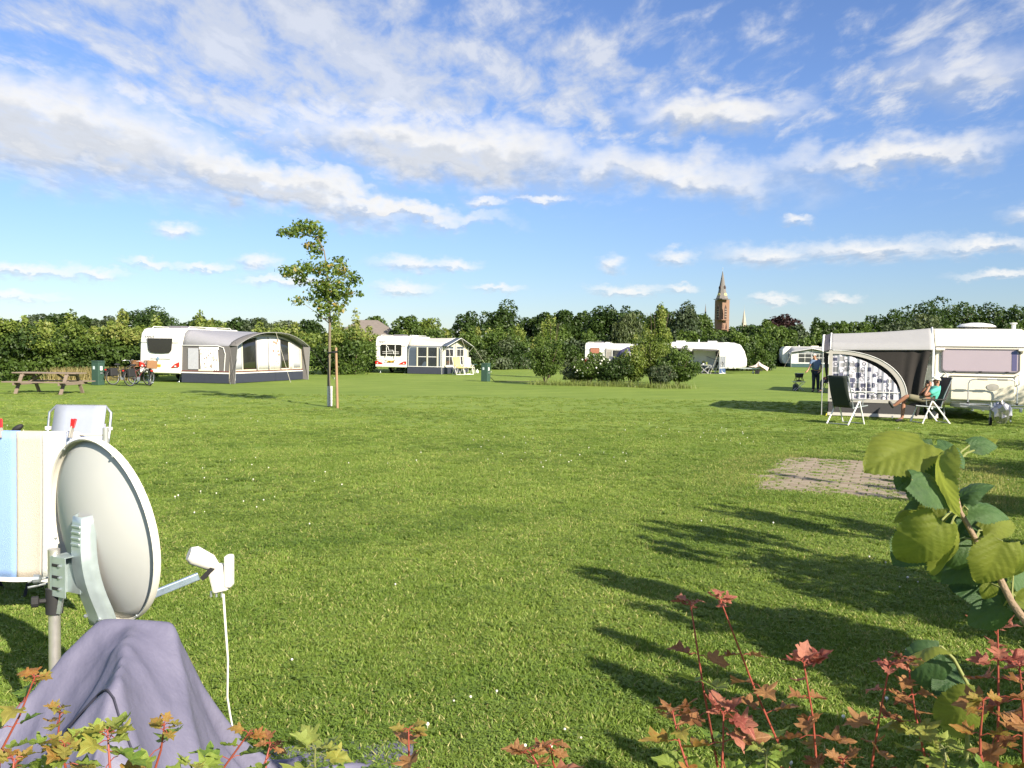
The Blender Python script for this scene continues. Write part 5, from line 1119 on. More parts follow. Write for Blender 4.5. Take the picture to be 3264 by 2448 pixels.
# ---------------------------------------------------- young tree with guard and stake
yb = G(1051, 1297); YT = yb.y
yt = thing('young_oak', 'young lopsided oak tree with sparse crown in the open lawn', 'tree', yb)
def zp(x, y): return (820 + x / 2.44, 680 + y / 2.44)
def yl(x, y, dy=0.): q = P(*zp(x, y), YT + dy); return V(q.x - yb.x, dy, q.z)
tp = [yl(560, 1505), yl(556, 1300), yl(562, 1080), yl(564, 860), yl(558, 640), yl(540, 420), yl(520, 290), yl(470, 190), yl(420, 130), yl(330, 110)]
tp[0].z = -.05
b = MB().tube(tp, [.055, .045, .042, .038, .032, .025, .018, .014, .010, .006], 8)
rg = random.Random(21); cl = []
CL = [(270, 150, 80, 40), (350, 105, 80, 45), (430, 120, 70, 50), (490, 190, 45, 60), (450, 290, 50, 50), (200, 150, 45, 22), (395, 245, 45, 25, 1.), (300, 450, 115, 40), (420, 430, 110, 50), (540, 430, 90, 45), (640, 362, 62, 28),
      (640, 450, 75, 55, .7), (760, 510, 55, 40), (790, 628, 32, 20), (350, 520, 55, 35), (520, 560, 100, 55), (620, 570, 95, 55), (480, 640, 90, 55), (330, 682, 70, 30, .6), (600, 660, 105, 55), (520, 725, 70, 55), (625, 742, 50, 40, .7), (490, 800, 35, 35), (585, 830, 50, 40), (230, 480, 40, 22, .7), (700, 620, 40, 40, .7)]
k = YT / FPX / 2.44
for c in CL:
    dy = rg.uniform(-.55, .55); q = yl(c[0], c[1], dy); cl.append((q.x, q.y, q.z, c[2] * k * 1.3, (c[2] + c[3]) * .65 * k, c[3] * k * 1.4, c[4] if len(c) > 4 else rg.uniform(.2, .5)))
    j = min(range(3, len(tp)), key=lambda i: (tp[i] - q).length + (2 if tp[i].z > q.z + .1 else 0)); mid = tp[j].lerp(q, .5) + V(0, 0, .03)
    b.tube([tp[j], mid, q], [.014, .009, .004], 5)
b.build('trunk', M('young_bark', (.16, .13, .09), .85, var=.25, scale=14, stretch=(1, 1, .3)), yt, smooth=60)
leaves('crown', cl, 3100, .125, K_OAK, yt, 5, inner=.0, up=.2, aspect=.6, tintvar=.5)
gd = MB(); zt = .60
for k in range(7):
    z = .03 + k * zt / 7
    for i in range(10):
        a0, a1 = 6.283 * i / 10, 6.283 * (i + .5) / 10; r = .07
        gd.bar((r * math.cos(a0), r * math.sin(a0), z), (r * math.cos(a1), r * math.sin(a1), z + zt / 14), .016, .01).bar((r * math.cos(a1), r * math.sin(a1), z + zt / 14), (r * math.cos(a0), r * math.sin(a0), z + zt / 7), .016, .01)
        gd.bar((r * math.cos(a0), r * math.sin(a0), z), (r * math.cos(a1 - .628), r * math.sin(a1 - .628), z + zt / 14), .016, .01).bar((r * math.cos(a1 - .628), r * math.sin(a1 - .628), z + zt / 14), (r * math.cos(a0), r * math.sin(a0), z + zt / 7), .016, .01)
gd.build('trunk_guard', TRIM, yt)
sk = G(1076, 1301); so = thing('tree_stake', 'round wooden stake tied to the young oak', 'stake', sk)
tpz = P(1071, 1108, sk.y); MB().tube([(0, 0, -.1), (tpz.x - sk.x, 0, tpz.z)], [.040, .036], 10).build('post', M('stake_wood', (.30, .19, .11), .85, var=.25, scale=12, stretch=(1, 1, .2)), so, smooth=50)
MB().tube([V(tpz.x - sk.x + .05, -.02, tpz.z - .12), V(-.10, -.05, tpz.z - .14), V(yb.x - sk.x - .05, -.03 + yb.y - sk.y, tpz.z - .17)], .032, 8).build('tie_strap', RUBBER, so, smooth=60)

# ---------------------------------------------------- shrub island in the middle
def shrub(name, label, px, py, ytop, wpx, mat, seed, n=3500, leaf=.11, group='shrubs of the middle island', k=14, extra=None, cat='shrub', dY=0., tint=.2, stemh=.8, part=.4):
    b_ = G(px, py); b_ = V(b_.x, b_.y + dY, 0) if not dY else V((px - 1632) / FPX * (b_.y + dY), b_.y + dY, 0); h = P(px, ytop, b_.y).z; rx = wpx * 1.22 * b_.y / FPX / 2
    t_ = thing(name, label, cat, b_, 0, group); rg = random.Random(seed); st = MB()
    for i in range(6):
        a = i * 1.05 + rg.random(); st.tube([(0, 0, -.04), (rx * .3 * math.cos(a), rx * .3 * math.sin(a), h * .4), (rx * .6 * math.cos(a), rx * .6 * math.sin(a), h * stemh)], [.03, .022, .008], 5)
    prop(st.build('stem', BARK, t_, smooth=50), kind='stuff')
    cl = crown_clumps((0, 0, h * .52), rx, rx * .85, h * .47, k, seed, part, tint)
    cl += [(rx * rg.uniform(-.7, .7), rx * rg.uniform(-.5, .5), h * rg.uniform(.85, 1.0), rx * .16, rx * .16, h * .13, .8) for _ in range(5)]
    leaves('foliage', cl, int(n * 1.5), leaf * 1.1, mat, t_, seed, inner=.3)
    if extra: extra(t_, h, rx, rg)
    return t_
def roses(t_, h, rx, rg):
    b = MB()
    for i in range(26): b.ball((rx * rg.uniform(-.9, .9), -rx * rg.uniform(.2, .9), h * rg.uniform(.25, .9)), .045, 6, 4)
    prop(b.build('blossoms', M('white_blossom', (.75, .74, .66), .8), t_), kind='stuff')
shrub('shrub', 'upright shrub at the left end of the island', 1738, 1226, 1085, 105, K_MID, 301, 4200, .10)
shrub('shrub', 'low grey-green shrub beside the upright island shrub', 1828, 1226, 1160, 90, K_GREY, 302, 2600, .09)
shrub('rose_bush', 'bush dotted with white blossoms left of the island middle', 1878, 1228, 1128, 105, K_MID, 303, 3800, .095, extra=roses)
shrub('shrub', 'dark low shrub in the middle of the island', 1952, 1230, 1140, 120, K_DARK, 304, 4200, .10)
shrub('shrub', 'bright yellow-green shrub with upright shoots in the island', 2010, 1230, 1110, 90, K_BRIGHT, 305, 3400, .10)
shrub('shrub', 'dense tall shrub right of the island middle', 2075, 1228, 1060, 120, K_BRIGHT, 306, 5200, .10)
shrub('shrub', 'broad green shrub at the right end of the island', 2160, 1234, 1112, 125, K_MID, 307, 5200, .105)
shrub('shrub', 'small dry-looking shrub in front of the right island end', 2110, 1236, 1168, 85, K_GREY, 308, 2400, .09)
shrub('sapling', 'tall thin light green sapling rising from the island', 2088, 1222, 985, 105, K_BRIGHT, 309, 4200, .13, k=22, stemh=.95, part=.27)
shrub('sapling', 'slim pale sapling rising behind the upright island shrub', 1750, 1205, 1020, 80, K_BRIGHT, 310, 1700, .13, k=14, stemh=.95, part=.25)
shrub('shrub', 'narrow upright bush right of the caravan drawbar', 2420, 1188, 1098, 52, K_MID, 311, 2200, .15, group='bushes beyond the canopy caravan')
shrub('shrub', 'bushy shrub behind the drawbar of the canopy caravan', 2385, 1182, 1130, 75, K_MID, 312, 2600, .15, group='bushes beyond the canopy caravan')
# tall dry grass round the island and at the hedge foot
def tallgrass(name, label, spots, n, h, mat, seed, w=.012):
    rg = np.random.default_rng(seed); S_ = np.array(spots); i = rg.integers(0, len(S_) - 1, n); f = rg.random(n)[:, None]; p = S_[i] * (1 - f) + S_[i + 1] * f + rg.normal(size=(n, 2)) * .22
    hh = h * rg.uniform(.4, 1.2, n); a = rg.random(n) * 6.283; ln = hh * rg.uniform(.1, .5, n); ca = rg.random(n) * 6.283; z0 = np.zeros(n); o = np.stack([p[:, 0], p[:, 1], z0], 1)
    wv = np.stack([np.cos(ca), np.sin(ca), z0], 1) * w; tip = o + np.stack([ln * np.cos(a), ln * np.sin(a), hh], 1)
    co = np.stack([o - wv, o + wv, tip + wv * .15, tip - wv * .15], 1).reshape(-1, 3)
    return prop(link(name, np_mesh(name, co, np.arange(4 * n).reshape(-1, 4), rg.random(n)), mat), label, 'grass', kind='stuff')
DRY = LEAF('dry_grass', (.22, .20, .08), (.42, .33, .16), trans=.3)
tallgrass('tall_grass', 'long green grass along the front of the shrub island', gl((1700, 1226), (1800, 1229), (1900, 1231), (2000, 1233), (2100, 1238), (2190, 1238)), 2200, .30, LEAF('long_grass', (.14, .19, .045), (.26, .29, .09)), 41)
tallgrass('dry_grass', 'dry straw-coloured grass at the foot of the sunlit hedge', gl((1500, 1176), (1560, 1174), (1640, 1172), (1700, 1170)), 2600, .75, DRY, 42, .02)
tallgrass('dry_grass', 'dry grass at the foot of the hazel hedge', gl((160, 1216), (260, 1214), (360, 1212), (430, 1212)), 2200, .6, DRY, 43, .016)

# ---------------------------------------------------- church
CH = P(2298, 1100, 600); church = thing('church', 'brick church with a tall grey spire on the horizon', 'church', (CH.x, 600, 0), R(33))
BR = M('church_brick', (.215, .130, .090), .9, var=.15, scale=.6, dirt=.2); SL = M('spire_slate', (.150, .138, .130), .7, var=.15, scale=.5); STN = M('pale_stone', (.38, .33, .27), .85); LOUV = M('louvre_dark', (.05, .03, .025), .8)
s_ = 7.0; zt = P(2298, 955, 600).z; ztip = P(2298, 858, 600).z; h2 = s_ / 2
MB().b2((-h2, -h2, 0), (h2, h2, zt)).build('tower', BR, church)
for z, k in ((zt * .45, .25), (zt * .62, .3), (zt, .5)): MB().b2((-h2 - k, -h2 - k, z), (h2 + k, h2 + k, z + .45)).build('string_course', BR if k < .5 else SL, church)
for sx in (-1, 1):
    for sy in (-1, 1):
        for hh, w in ((zt * .80, 1.0), (zt * .58, 1.6)): MB().prism([(0, 0), (w, 0), (w, hh - 2.2), (0, hh)], -.6, .6, 'xz').build('buttress', BR, church); o = church.children[-1]; o.location = (sx * h2 * .99, sy * h2 * .86, 0); o.rotation_euler = (0, 0, 0 if sx > 0 else math.pi)
for q in range(4):
    rot = R(90 * q)
    def put(o): o.rotation_euler = (0, 0, rot); return o
    lw = put(MB().prism([(-1.0, zt * .60 + 1.5), (1.0, zt * .60 + 1.5), (1.0, zt * .84), (0, zt * .90), (-1.0, zt * .84)], -h2 - .12, -h2 + .1, 'xz').build('belfry_window', LOUV, church))
    for z in (1, 2, 3, 4): MB().box((0, -h2 - .2, zt * .60 + 1.5 + z * 1.7), (1.9, .12, .25)).build('louvre', STN, lw)
    for x in (-1.7, 0, 1.7): put(MB().prism([(x - .5, zt * .30), (x + .5, zt * .30), (x + .5, zt * .40), (x, zt * .43), (x - .5, zt * .40)], -h2 - .1, -h2 + .1, 'xz').build('lancet_window', LOUV, church))
    ck = put(MB().lathe([(.001, 0), (1.35, 0), (1.35, .2), (.001, .22)], (0, -h2 * .88, zt + 3.0), 24, (0, -1, .18)).build('clock_face', M('clock_gold', (.75, .62, .22), .4), church))
    MB().bar((0, -h2 * .88 - .3, zt + 3.0), (0, -h2 * .88 - .3, zt + 4.0), .14).bar((0, -h2 * .88 - .3, zt + 3.0), (.6, -h2 * .88 - .3, zt + 3.3), .16).build('clock_hands', RUBBER, ck)
sp_ = MB(); n = 8
rings = [(zt + .6, h2 + .6, 1), (zt + 4.0, h2 * .86, .6), (zt + 8.2, h2 * .66, 0), (ztip - 1.5, .2, 0)]
for z, r, sq_ in rings:
    for i in range(8):
        a = R(45 * i + 22.5); c, s1_ = math.cos(a), math.sin(a); m_ = max(abs(c), abs(s1_)); k = (1 / m_) * sq_ + (1 - sq_) * 1.0; sp_.v.append((r * c * k, r * s1_ * k, z))
for j in range(3):
    for i in range(8): sp_.f.append((j * 8 + i, j * 8 + (i + 1) % 8, j * 8 + 8 + (i + 1) % 8, j * 8 + 8 + i))
sp_.f.append(tuple(range(24, 32))); sp_.build('spire', SL, church)
for q in range(4):
    o = MB().prism([(-.8, 0), (.8, 0), (.8, 1.2), (0, 2.2), (-.8, 1.2)], -h2 * .66 - .3, -h2 * .66 + 1.4, 'xz').build('spire_dormer', LOUV, church); o.rotation_euler = (0, 0, R(90 * q)); o.location = (0, 0, zt + 7.4)
MB().tube([(0, 0, ztip - 1.6), (0, 0, ztip + 1.4)], .12, 6).box((0, 0, ztip + .6), (1.1, .15, .15)).build('cross', STEEL, church)
MB().prism([(-6, 0), (6, 0), (6, zt * .2), (0, zt * .36), (-6, zt * .2)], h2, 40, 'xz').build('nave', SL, church)
MB().b2((-5, -h2 + 1, 0), (h2 + 14, h2 - 1, zt * .24)).build('transept', BR, church)
MB().prism([(-3, zt * .24), (h2 + 14, zt * .24), (h2 + 14, zt * .31), (-3, zt * .31)], -1.5, 1.5, 'xz').build('transept_roof', SL, church)
tx = P(2371, 1040, 590); tt = thing('church_turret', 'pale pointed turret right of the church tower', 'turret', (tx.x, 590, 0), R(20), 'church turrets'); zz = P(2371, 1000, 590).z
MB().b2((-1.1, -1.1, 0), (1.1, 1.1, zz * .78)).build('shaft', STN, tt); MB().lathe([(1.5, zz * .78), (1.2, zz * .85), (.05, zz + 3), (.04, zz + 6)], n=6).build('cap', STN, tt)
tx = P(2249, 985, 620); t2 = thing('church_turret', 'thin dark needle turret left of the church tower', 'turret', (tx.x, 620, 0), 0, 'church turrets'); zz = P(2249, 968, 620).z
MB().b2((-.9, -.9, 0), (.9, .9, zz * .62)).build('shaft', BR, t2); MB().lathe([(1.3, zz * .62), (.9, zz * .70), (.05, zz)], n=6).build('cap', SL, t2)
# ---------------------------------------------------- houses
def house(label, px, Y, wpx, z_eave, z_ridge, rz, wallm, roofm, depth=8., hip=.35):
    c = P(px, 1100, Y); w = wpx * Y / FPX; t_ = thing('house', label, 'house', (c.x, Y, 0), rz, 'houses beyond the field')
    MB().b2((-w / 2, -depth / 2, 0), (w / 2, depth / 2, z_eave)).build('wall', wallm, t_)
    e = .4; k = w * hip
    rf = MB().add([(-w / 2 - e, -depth / 2 - e, z_eave), (w / 2 + e, -depth / 2 - e, z_eave), (w / 2 + e, depth / 2 + e, z_eave), (-w / 2 - e, depth / 2 + e, z_eave), (-w / 2 + k, 0, z_ridge), (w / 2 - k, 0, z_ridge)], [(0, 1, 5, 4), (1, 2, 5), (2, 3, 4, 5), (3, 0, 4), (3, 2, 1, 0)]).build('roof', roofm, t_)
    for i in range(3): 
        x = -w / 2 + w * (i + .5) / 3
        pane(t_, [(x - .5, .9), (x + .5, .9), (x + .5, 2.1), (x - .5, 2.1)], -depth / 2 - .06, frame=TRIM, th=.05, fr=.08)
    MB().b2((-w / 2 - e, -depth / 2 - e - .05, z_eave - .18), (w / 2 + e, -depth / 2 - e, z_eave)).build('fascia', TRIM, t_)
    return t_
TILE = M('roof_tiles', (.17, .145, .125), .85, var=.25, scale=3, bump=.5)
z1 = P(1160, 1020, 100).z; house('house with brown hipped tile roof behind the young oak', 1175, 100, 190, z1 * .62, z1, R(8), M('house_brick', (.36, .20, .14), .9, var=.2, scale=4), TILE)
z2 = P(2630, 1072, 118).z; house('brick house with white fascia behind the far grey awning', 2668, 122, 105, z2 * .82, z2 * 1.1, R(-12), M('house_brick', (.36, .20, .14)), TILE)
# ---------------------------------------------------- parked car behind the clipped hedge
cpos = P(2440, 1130, 118); car = thing('car', 'blue car parked behind the clipped hedge, roof showing', 'car', (cpos.x, 118, 0), R(4)); CARB = M('car_blue', (.05, .09, .16), .3, coat=.8, metal=.3)
MB().prism([(-2.1, .35), (-2.15, .75), (-1.9, .95), (-1.1, 1.02), (-.55, 1.48), (.9, 1.52), (1.75, 1.08), (2.1, .95), (2.15, .5), (2.05, .3)], -.85, .85, 'xz').build('body', CARB, car, smooth=30, bevel=.08, seg=3)
for y in (-.862, .862):
    MB().prism([(-.98, 1.03), (-.52, 1.42), (.1, 1.44), (.1, 1.03)], y - .01, y + .01, 'xz').build('window', GLASS, car); MB().prism([(.18, 1.03), (.18, 1.44), (.86, 1.46), (1.5, 1.06)], y - .01, y + .01, 'xz').build('window', GLASS, car)
    for x in (-1.35, 1.35): wheel(car, (x, y * .93, .32), .32, .2, 'y')
    MB().box((-2.12 if y < 0 else -2.12, y * .75, .72), (.08, .3, .14)).build('headlight', M('clear_lens', (.75, .7, .68)), car, bevel=.02); MB().box((2.13, y * .75, .8), (.06, .26, .16)).build('tail_light', REDL, car, bevel=.02)

# ================================================================== foreground
# ---------------------------------------------------- towel on a line, pegs, mesh chair
TY = 5.6
def tl(px, py, Y=TY): return P(px, py, Y)
TB = tl(0, 1380); tz = TB.z
line = thing('clothes_line', 'washing line strung between two posts behind the dish', 'clothes line', (0, 0, 0))
xa, xb = tl(-900, 1380).x, tl(330, 1380).x
for x in (xa, xb): MB().tube([(x, TY + .03, -.1), (x, TY + .03, tz + .04)], .02, 8).build('post', POLE, line, smooth=60)
MB().tube([(xa, TY + .03, tz + .005), ((xa + xb) / 2, TY + .03, tz - .01), (xb, TY + .03, tz - .008)], .005, 6).build('line', ROPE, line)
STRIPES = [(-420, -260, (.12, .25, .55)), (-260, -150, (.55, .52, .45)), (-150, 54, (.25, .39, .70)), (54, 132, (.50, .44, .375)), (132, 208, (.66, .655, .62)), (208, 268, (.44, .48, .62)), (268, 292, (.66, .60, .36))]
tw = thing('towel', 'striped blue, beige and white towel hanging from the washing line', 'towel', (0, 0, 0))
zb_ = tl(0, 1846).z
for a, b, c in STRIPES:
    xa_, xb_ = tl(a, 1380).x, tl(b, 1380).x
    def ft(u, v, xa_=xa_, xb_=xb_):
        x = xa_ + (xb_ - xa_) * u; drop = max(0., (x - tl(240, 1380).x)) * .9; z = tz + .012 - drop - v * (tz - zb_ - drop * .4)
        return (x, TY + .0 - .012 * math.sin(x * 9 + v * 2) - .01 * math.sin(x * 23) * v - .02 * v, z)
    MB().grid(ft, 10, 16).build('stripe', M('terry_%d' % (a + 500), c, .95, var=.10, scale=60, bump=.7), tw, smooth=60, solid=.007)
    MB().grid(lambda u, v: (ft(u, 1)[0], ft(u, 1)[1] - .002, ft(u, 1)[2] + .006 - .028 * v), 10, 1).build('hem', M('terry_hem', (.74, .72, .66), .95), tw, solid=.009)
    MB().grid(lambda u, v: (ft(u, 0)[0], TY + .045 + .02 * v, ft(u, 0)[2] - v * .55), 10, 6).build('back_fold', M('terry_%d' % (a + 500)), tw, smooth=60, solid=.007)
PEGR = M('red_peg', (.55, .02, .025), .4); PEGG = M('peg_wood', (.36, .34, .30), .7)
for px, lab in ((233, 'red and grey clothes peg near the towel corner by the dish'), (8, 'red and white clothes peg at the left picture edge')):
    q = tl(px, 1372); p_ = thing('clothes_peg', lab, 'peg', (q.x, TY - .02, q.z), 0, 'clothes pegs on the towel'); p_.rotation_euler = (R(-4), R(9 if px > 100 else -12), 0)
    MB().bar((0, -.012, -.045), (0, -.004, .03), .016, .008).bar((0, .022, -.045), (0, .010, .03), .016, .008).build('jaw', PEGG, p_); MB().bar((0, -.004, .02), (0, -.016, .078), .020, .010).bar((0, .010, .02), (0, .024, .078), .020, .010).build('grip', PEGR, p_, bevel=.003)
    MB().torus((0, .004, .018), .008, .003, (1, 0, 0), 10, 4).build('spring', STEEL, p_)
mc = P(226, 1420, 8.4); dc = thing('mesh_chair', 'reclining garden chair with pale blue mesh back behind the towel', 'chair', (mc.x, 8.4, 0), R(2))
MESH = M('pale_blue_mesh', (.30, .33, .40), .6, var=.06, scale=30, alpha=.93); hw = .29; zt_ = P(226, 1297, 8.4).z
MB().grid(lambda u, v: (-hw + .04 + u * (2 * hw - .08), .22 - .25 * (1 - v) , .45 + v * (zt_ - .45)), 4, 6).build('backrest', MESH, dc, smooth=60, solid=.012)
MB().grid(lambda u, v: (-hw + .04 + u * (2 * hw - .08), -.03 - .5 * v, .45 + .02 * v), 4, 4).build('seat', MESH, dc, smooth=60, solid=.012)
MB().b2((-hw + .05, .205, zt_ - .42), (hw - .05, .235, zt_ - .18)).build('back_pad', M('pale_violet_pad', (.36, .36, .48), .8), dc, bevel=.01)
MB().tube([(-hw - .01, -.03, .40), (-hw - .01, .16, .95), (-hw - .01, .205, zt_ - .07), (-hw + .05, .225, zt_ - .005), (hw - .05, .225, zt_ - .005), (hw + .01, .205, zt_ - .07), (hw + .01, .16, .95), (hw + .01, -.03, .40)], .013, 8).build('back_tube', CHROME, dc, smooth=60)
for sx in (-1, 1):
    MB().tube([(sx * (hw + .03), -.5, 0), (sx * (hw + .03), .05, .62)], .013, 7).build('leg', CHROME, dc); MB().tube([(sx * (hw + .03), .35, 0), (sx * (hw + .03), -.3, .62)], .013, 7).build('leg', CHROME, dc)
    MB().box((sx * (hw + .04), -.12, .64), (.05, .5, .03)).build('armrest', TRIM, dc, bevel=.01); MB().box((sx * (hw + .005), .17, P(226, 1370, 8.4).z), (.05, .04, .03)).build('hinge', TRIM, dc)
sh_ = MB().ball((0, 0, 0), (.05, .03, .022), 10, 6).build('garment_tip', RUBBER, smooth=60); sh_.location = P(55, 1366, 6.2); sh_.rotation_euler = (0, R(-35), 0)
bpz = P(55, 1366, 6.2)
bq = thing('stool', 'dark folding stool just behind the towel', 'stool', (bpz.x - .1, 6.3, 0)); sh_.parent = bq; sh_.location = (bpz.x - bq.location.x, 6.2 - 6.3, bpz.z); sh_.name = 'backrest_knob'
MB().box((0, .0, .45), (.36, .34, .03)).build('seat', RUBBER, bq, bevel=.008); MB().tube([(.1, -.1, .45), (.1, -.1, bpz.z)], .014, 6).build('back_post', RUBBER, bq)
for x in (-.15, .15):
    for y in (-.13, .13): MB().tube([(x, y, .44), (x, -y, 0)], .012, 6).build('leg', RUBBER, bq)

# ---------------------------------------------------- satellite dish on its mast
DY = 3.8; C = P(337, 1690, DY); el_, az_ = R(9), R(31)
nrm = V(math.sin(az_) * math.cos(el_), math.cos(az_) * math.cos(el_), math.sin(el_)); rgt = V(math.cos(az_), -math.sin(az_), 0); upd = rgt.cross(nrm).normalized()
dish = thing('satellite_dish', 'pale grey satellite dish on a mast, seen from behind', 'satellite dish', (C.x, C.y, 0))
Rm = Matrix((rgt, nrm, upd)).transposed(); hb = V(0, 0, C.z)
def dl(x, y, z): return hb + Rm @ V(x, y, z)                       # x right, y along the axis (front), z up in the dish plane
A_, B_ = .345, .405
DISHM = M('dish_paint', (.50, .505, .49), .6, var=.05, scale=5, dirt=.4)
b = MB(); nr, na_ = 12, 56
for i in range(nr + 1):
    r = i / nr
    for k in range(na_): a = 6.28319 * k / na_; b.v.append(tuple(dl(A_ * r * math.cos(a), -.085 * (1 - r * r), B_ * r * math.sin(a))))
for i in range(nr):
    for k in range(na_): b.f.append((i * na_ + k, i * na_ + (k + 1) % na_, (i + 1) * na_ + (k + 1) % na_, (i + 1) * na_ + k))
dsh = b.build('reflector', DISHM, dish, smooth=60, solid=.006)
b = MB(); prof = [(1.0, .0), (1.035, .004), (1.042, -.012), (1.035, -.030), (1.018, -.026)]
for f, y in prof:
    for k in range(na_): a = 6.28319 * k / na_; b.v.append(tuple(dl(A_ * f * math.cos(a), y, B_ * f * math.sin(a))))
for i in range(len(prof) - 1):
    for k in range(na_): b.f.append((i * na_ + k, i * na_ + (k + 1) % na_, (i + 1) * na_ + (k + 1) % na_, (i + 1) * na_ + k))
b.build('rolled_rim', M('dish_rim', (.62, .60, .54), .45, var=.04), dish, smooth=60, solid=.003)
for a in (60, 118, 190, 300): q = R(a); o = MB().ball(dl(A_ * 1.02 * math.cos(q), -.03, B_ * 1.02 * math.sin(q)), .006, 8, 5).build('rivet', STEEL, dish)
# back bracket: pressed steel channel down the middle of the back
GALV = M('galvanised_pressed', (.44, .52, .53), .36, metal=.55, var=.14, scale=16)
def spine(s): return dl(0, -.095 - .035 * math.sin(math.pi * min(1, s * 1.1)), .10 - .50 * s)
b = MB()
sec = [(-.060, .030), (-.040, .0), (-.030, -.022), (.030, -.022), (.040, .0), (.060, .030)]; ns = 14
for i in range(ns + 1):
    s_ = i / ns; p = spine(s_); wv = 1 + .35 * s_
    for x, y in sec: b.v.append(tuple(p + Rm @ V(x * wv, y, 0)))
for i in range(ns):
    for k in range(len(sec) - 1): b.f.append((i * 6 + k, i * 6 + k + 1, i * 6 + 7 + k, i * 6 + 6 + k))
sp2 = b.build('back_channel', GALV, dish, smooth=40, solid=.004)
for k in range(4): MB().box(tuple(spine(.08 + .05 * k) + Rm @ V(0, -.026, 0)), (.06, .008, .012), mat=Rm).build('rib', GALV, sp2, bevel=.003)
for x, z in ((-.035, -.08), (.035, -.08), (.0, .06), (.05, -.36), (-.05, -.36)): MB().lathe([(.009, 0), (.009, .007), (.004, .012)], dl(x, -.118, z), 6, -nrm).build('bolt', STEEL, sp2)
MP = P(172, 1750, 3.72); mx, my = MP.x - C.x, MP.y - C.y
mast = thing('dish_mast', 'aluminium mast on a tripod carrying the satellite dish', 'mast', (MP.x, MP.y, 0)); mzt = MP.z
MB().tube([(0, 0, .15), (0, 0, mzt)], .0245, 20).build('tube', M('mast_alu', (.55, .53, .50), .35, metal=.7, var=.1, scale=30), mast, smooth=50)
zc = P(172, 1918, 3.72).z
cl_ = MB().lathe([(.026, -.05), (.035, -.05), (.035, .06), (.026, .06)], (0, 0, zc), 16).build('collar', RUBBER, mast, smooth=40)
MB().lathe([(.010, 0), (.010, .025), (.024, .03), (.024, .055), (.001, .06)], (-.025, -.02, zc + .01), 10, (-.9, -.45, 0)).build('clamp_knob', RUBBER, cl_); MB().bar((.03, -.02, zc - .045), (.045, -.02, zc + .05), .016).build('clamp_screw', STEEL, cl_)
for k in range(3): a = R(100 + 120 * k); MB().tube([(0, 0, .33), (.34 * math.cos(a), .34 * math.sin(a), .012)], .013, 8).build('leg', M('dull_steel', (.20, .20, .20), .5, metal=.5), mast, smooth=50)
MB().lathe([(.026, .28), (.04, .29), (.04, .37), (.026, .38)], n=14).build('leg_collar', RUBBER, mast)
# clamp box between mast and channel
q0 = V(mx + .026, my + .0, mzt - .11); q1 = spine(.30) + Rm @ V(-.03, -.03, 0); dv = (q1 - q0); dv.z = 0; L_ = dv.length; dv.normalize(); sdn = V(-dv.y, dv.x, 0)
for z0, z1, yy in ((-.085, .085, -.036),):
    cb = MB(); 
    for sgn in (-1, 1): cb.box(q0 + dv * (L_ / 2) + sdn * sgn * .036 , (L_ + .03, .004, .17), mat=Matrix((dv, sdn, V(0, 0, 1))).transposed())
    cb.box(q0 + dv * .0, (.004, .076, .17), mat=Matrix((dv, sdn, V(0, 0, 1))).transposed()).box(q0 + dv * L_ * .5 + V(0, 0, .085), (L_ + .02, .074, .004), mat=Matrix((dv, sdn, V(0, 0, 1))).transposed())
    cbo = cb.build('clamp_bracket', GALV, dish)
fr_ = -1 if sdn.y > 0 else 1
for z in (-.05, 0, .05):
    MB().box(q0 + dv * L_ * .35 + sdn * fr_ * .039 + V(0, 0, z), (.045, .003, .012), mat=Matrix((dv, sdn, V(0, 0, 1))).transposed()).build('slot', RUBBER, cbo)
    MB().lathe([(.006, 0), (.006, .008), (.001, .009)], q0 + dv * L_ * .75 + sdn * fr_ * .038 + V(0, 0, z), 8, sdn * fr_).build('bolt', STEEL, cbo)
for z in (-.02, -.045): MB().tube([q0 + V(0, 0, z) + sdn * .03, q0 + V(0, 0, z) - dv * .06 + sdn * .034, q0 + V(-.13, -.02, z - .01)], .005, 6).build('u_bolt', STEEL, cbo)
MB().lathe([(.005, 0), (.018, .006), (.02, .03), (.008, .034)], q0 + V(-.075, -.01, -.018), 10, (-1, -.2, 0)).build('wing_nut', STEEL, cbo)
# feed arm and converter
LN = P(668, 1822, 4.02); ln = V(LN.x - C.x, LN.y - C.y, LN.z); a0 = dl(0, .0, -.37)
e_ = ln + (a0 - ln).normalized() * .05
MB().bar(a0, e_, .022, .034).build('feed_arm', M('blue_zinc', (.36, .45, .56), .3, metal=.7, var=.15), dish, bevel=.004); MB().bar(a0.lerp(ln, .24), a0.lerp(ln, .36), .028, .040).build('arm_sleeve', TRIM, dish, bevel=.006)
ld = (dl(0, 0, -.05) - ln).normalized()
lnb = MB().tube([ln + ld * .10 + V(0, 0, .055), ln + ld * .075 + V(0, 0, .055), ln + ld * .0 + V(0, 0, .045), ln - ld * .035 + V(0, 0, .035)], [.030, .045, .038, .018], 16).build('feed_horn', M('lnb_plastic', (.70, .68, .62), .45), dish, smooth=50)
MB().box(ln + V(.035, .02, -.035), (.075, .05, .13), mat=Matrix.Rotation(R(-14), 3, 'Y')).build('converter_box', M('lnb_plastic'), lnb, bevel=.012); MB().box(ln + V(.085, .02, .0), (.035, .06, .15)).build('end_cap', M('lnb_plastic'), lnb, bevel=.01)
MB().bar(ln + V(-.03, .0, -.03), ln + V(.02, 0, .02), .05, .02).build('holder', RUBBER, lnb)
for k in range(3): MB().tube([ln + V(.0 + .025 * k, .02, -.10), ln + V(.0 + .025 * k, .02, -.125)], .006, 8).build('connector', STEEL, lnb)
ca = LN + V(.058, .02, -.11); g_ = V(ca.x + .03, ca.y + .05, .012)
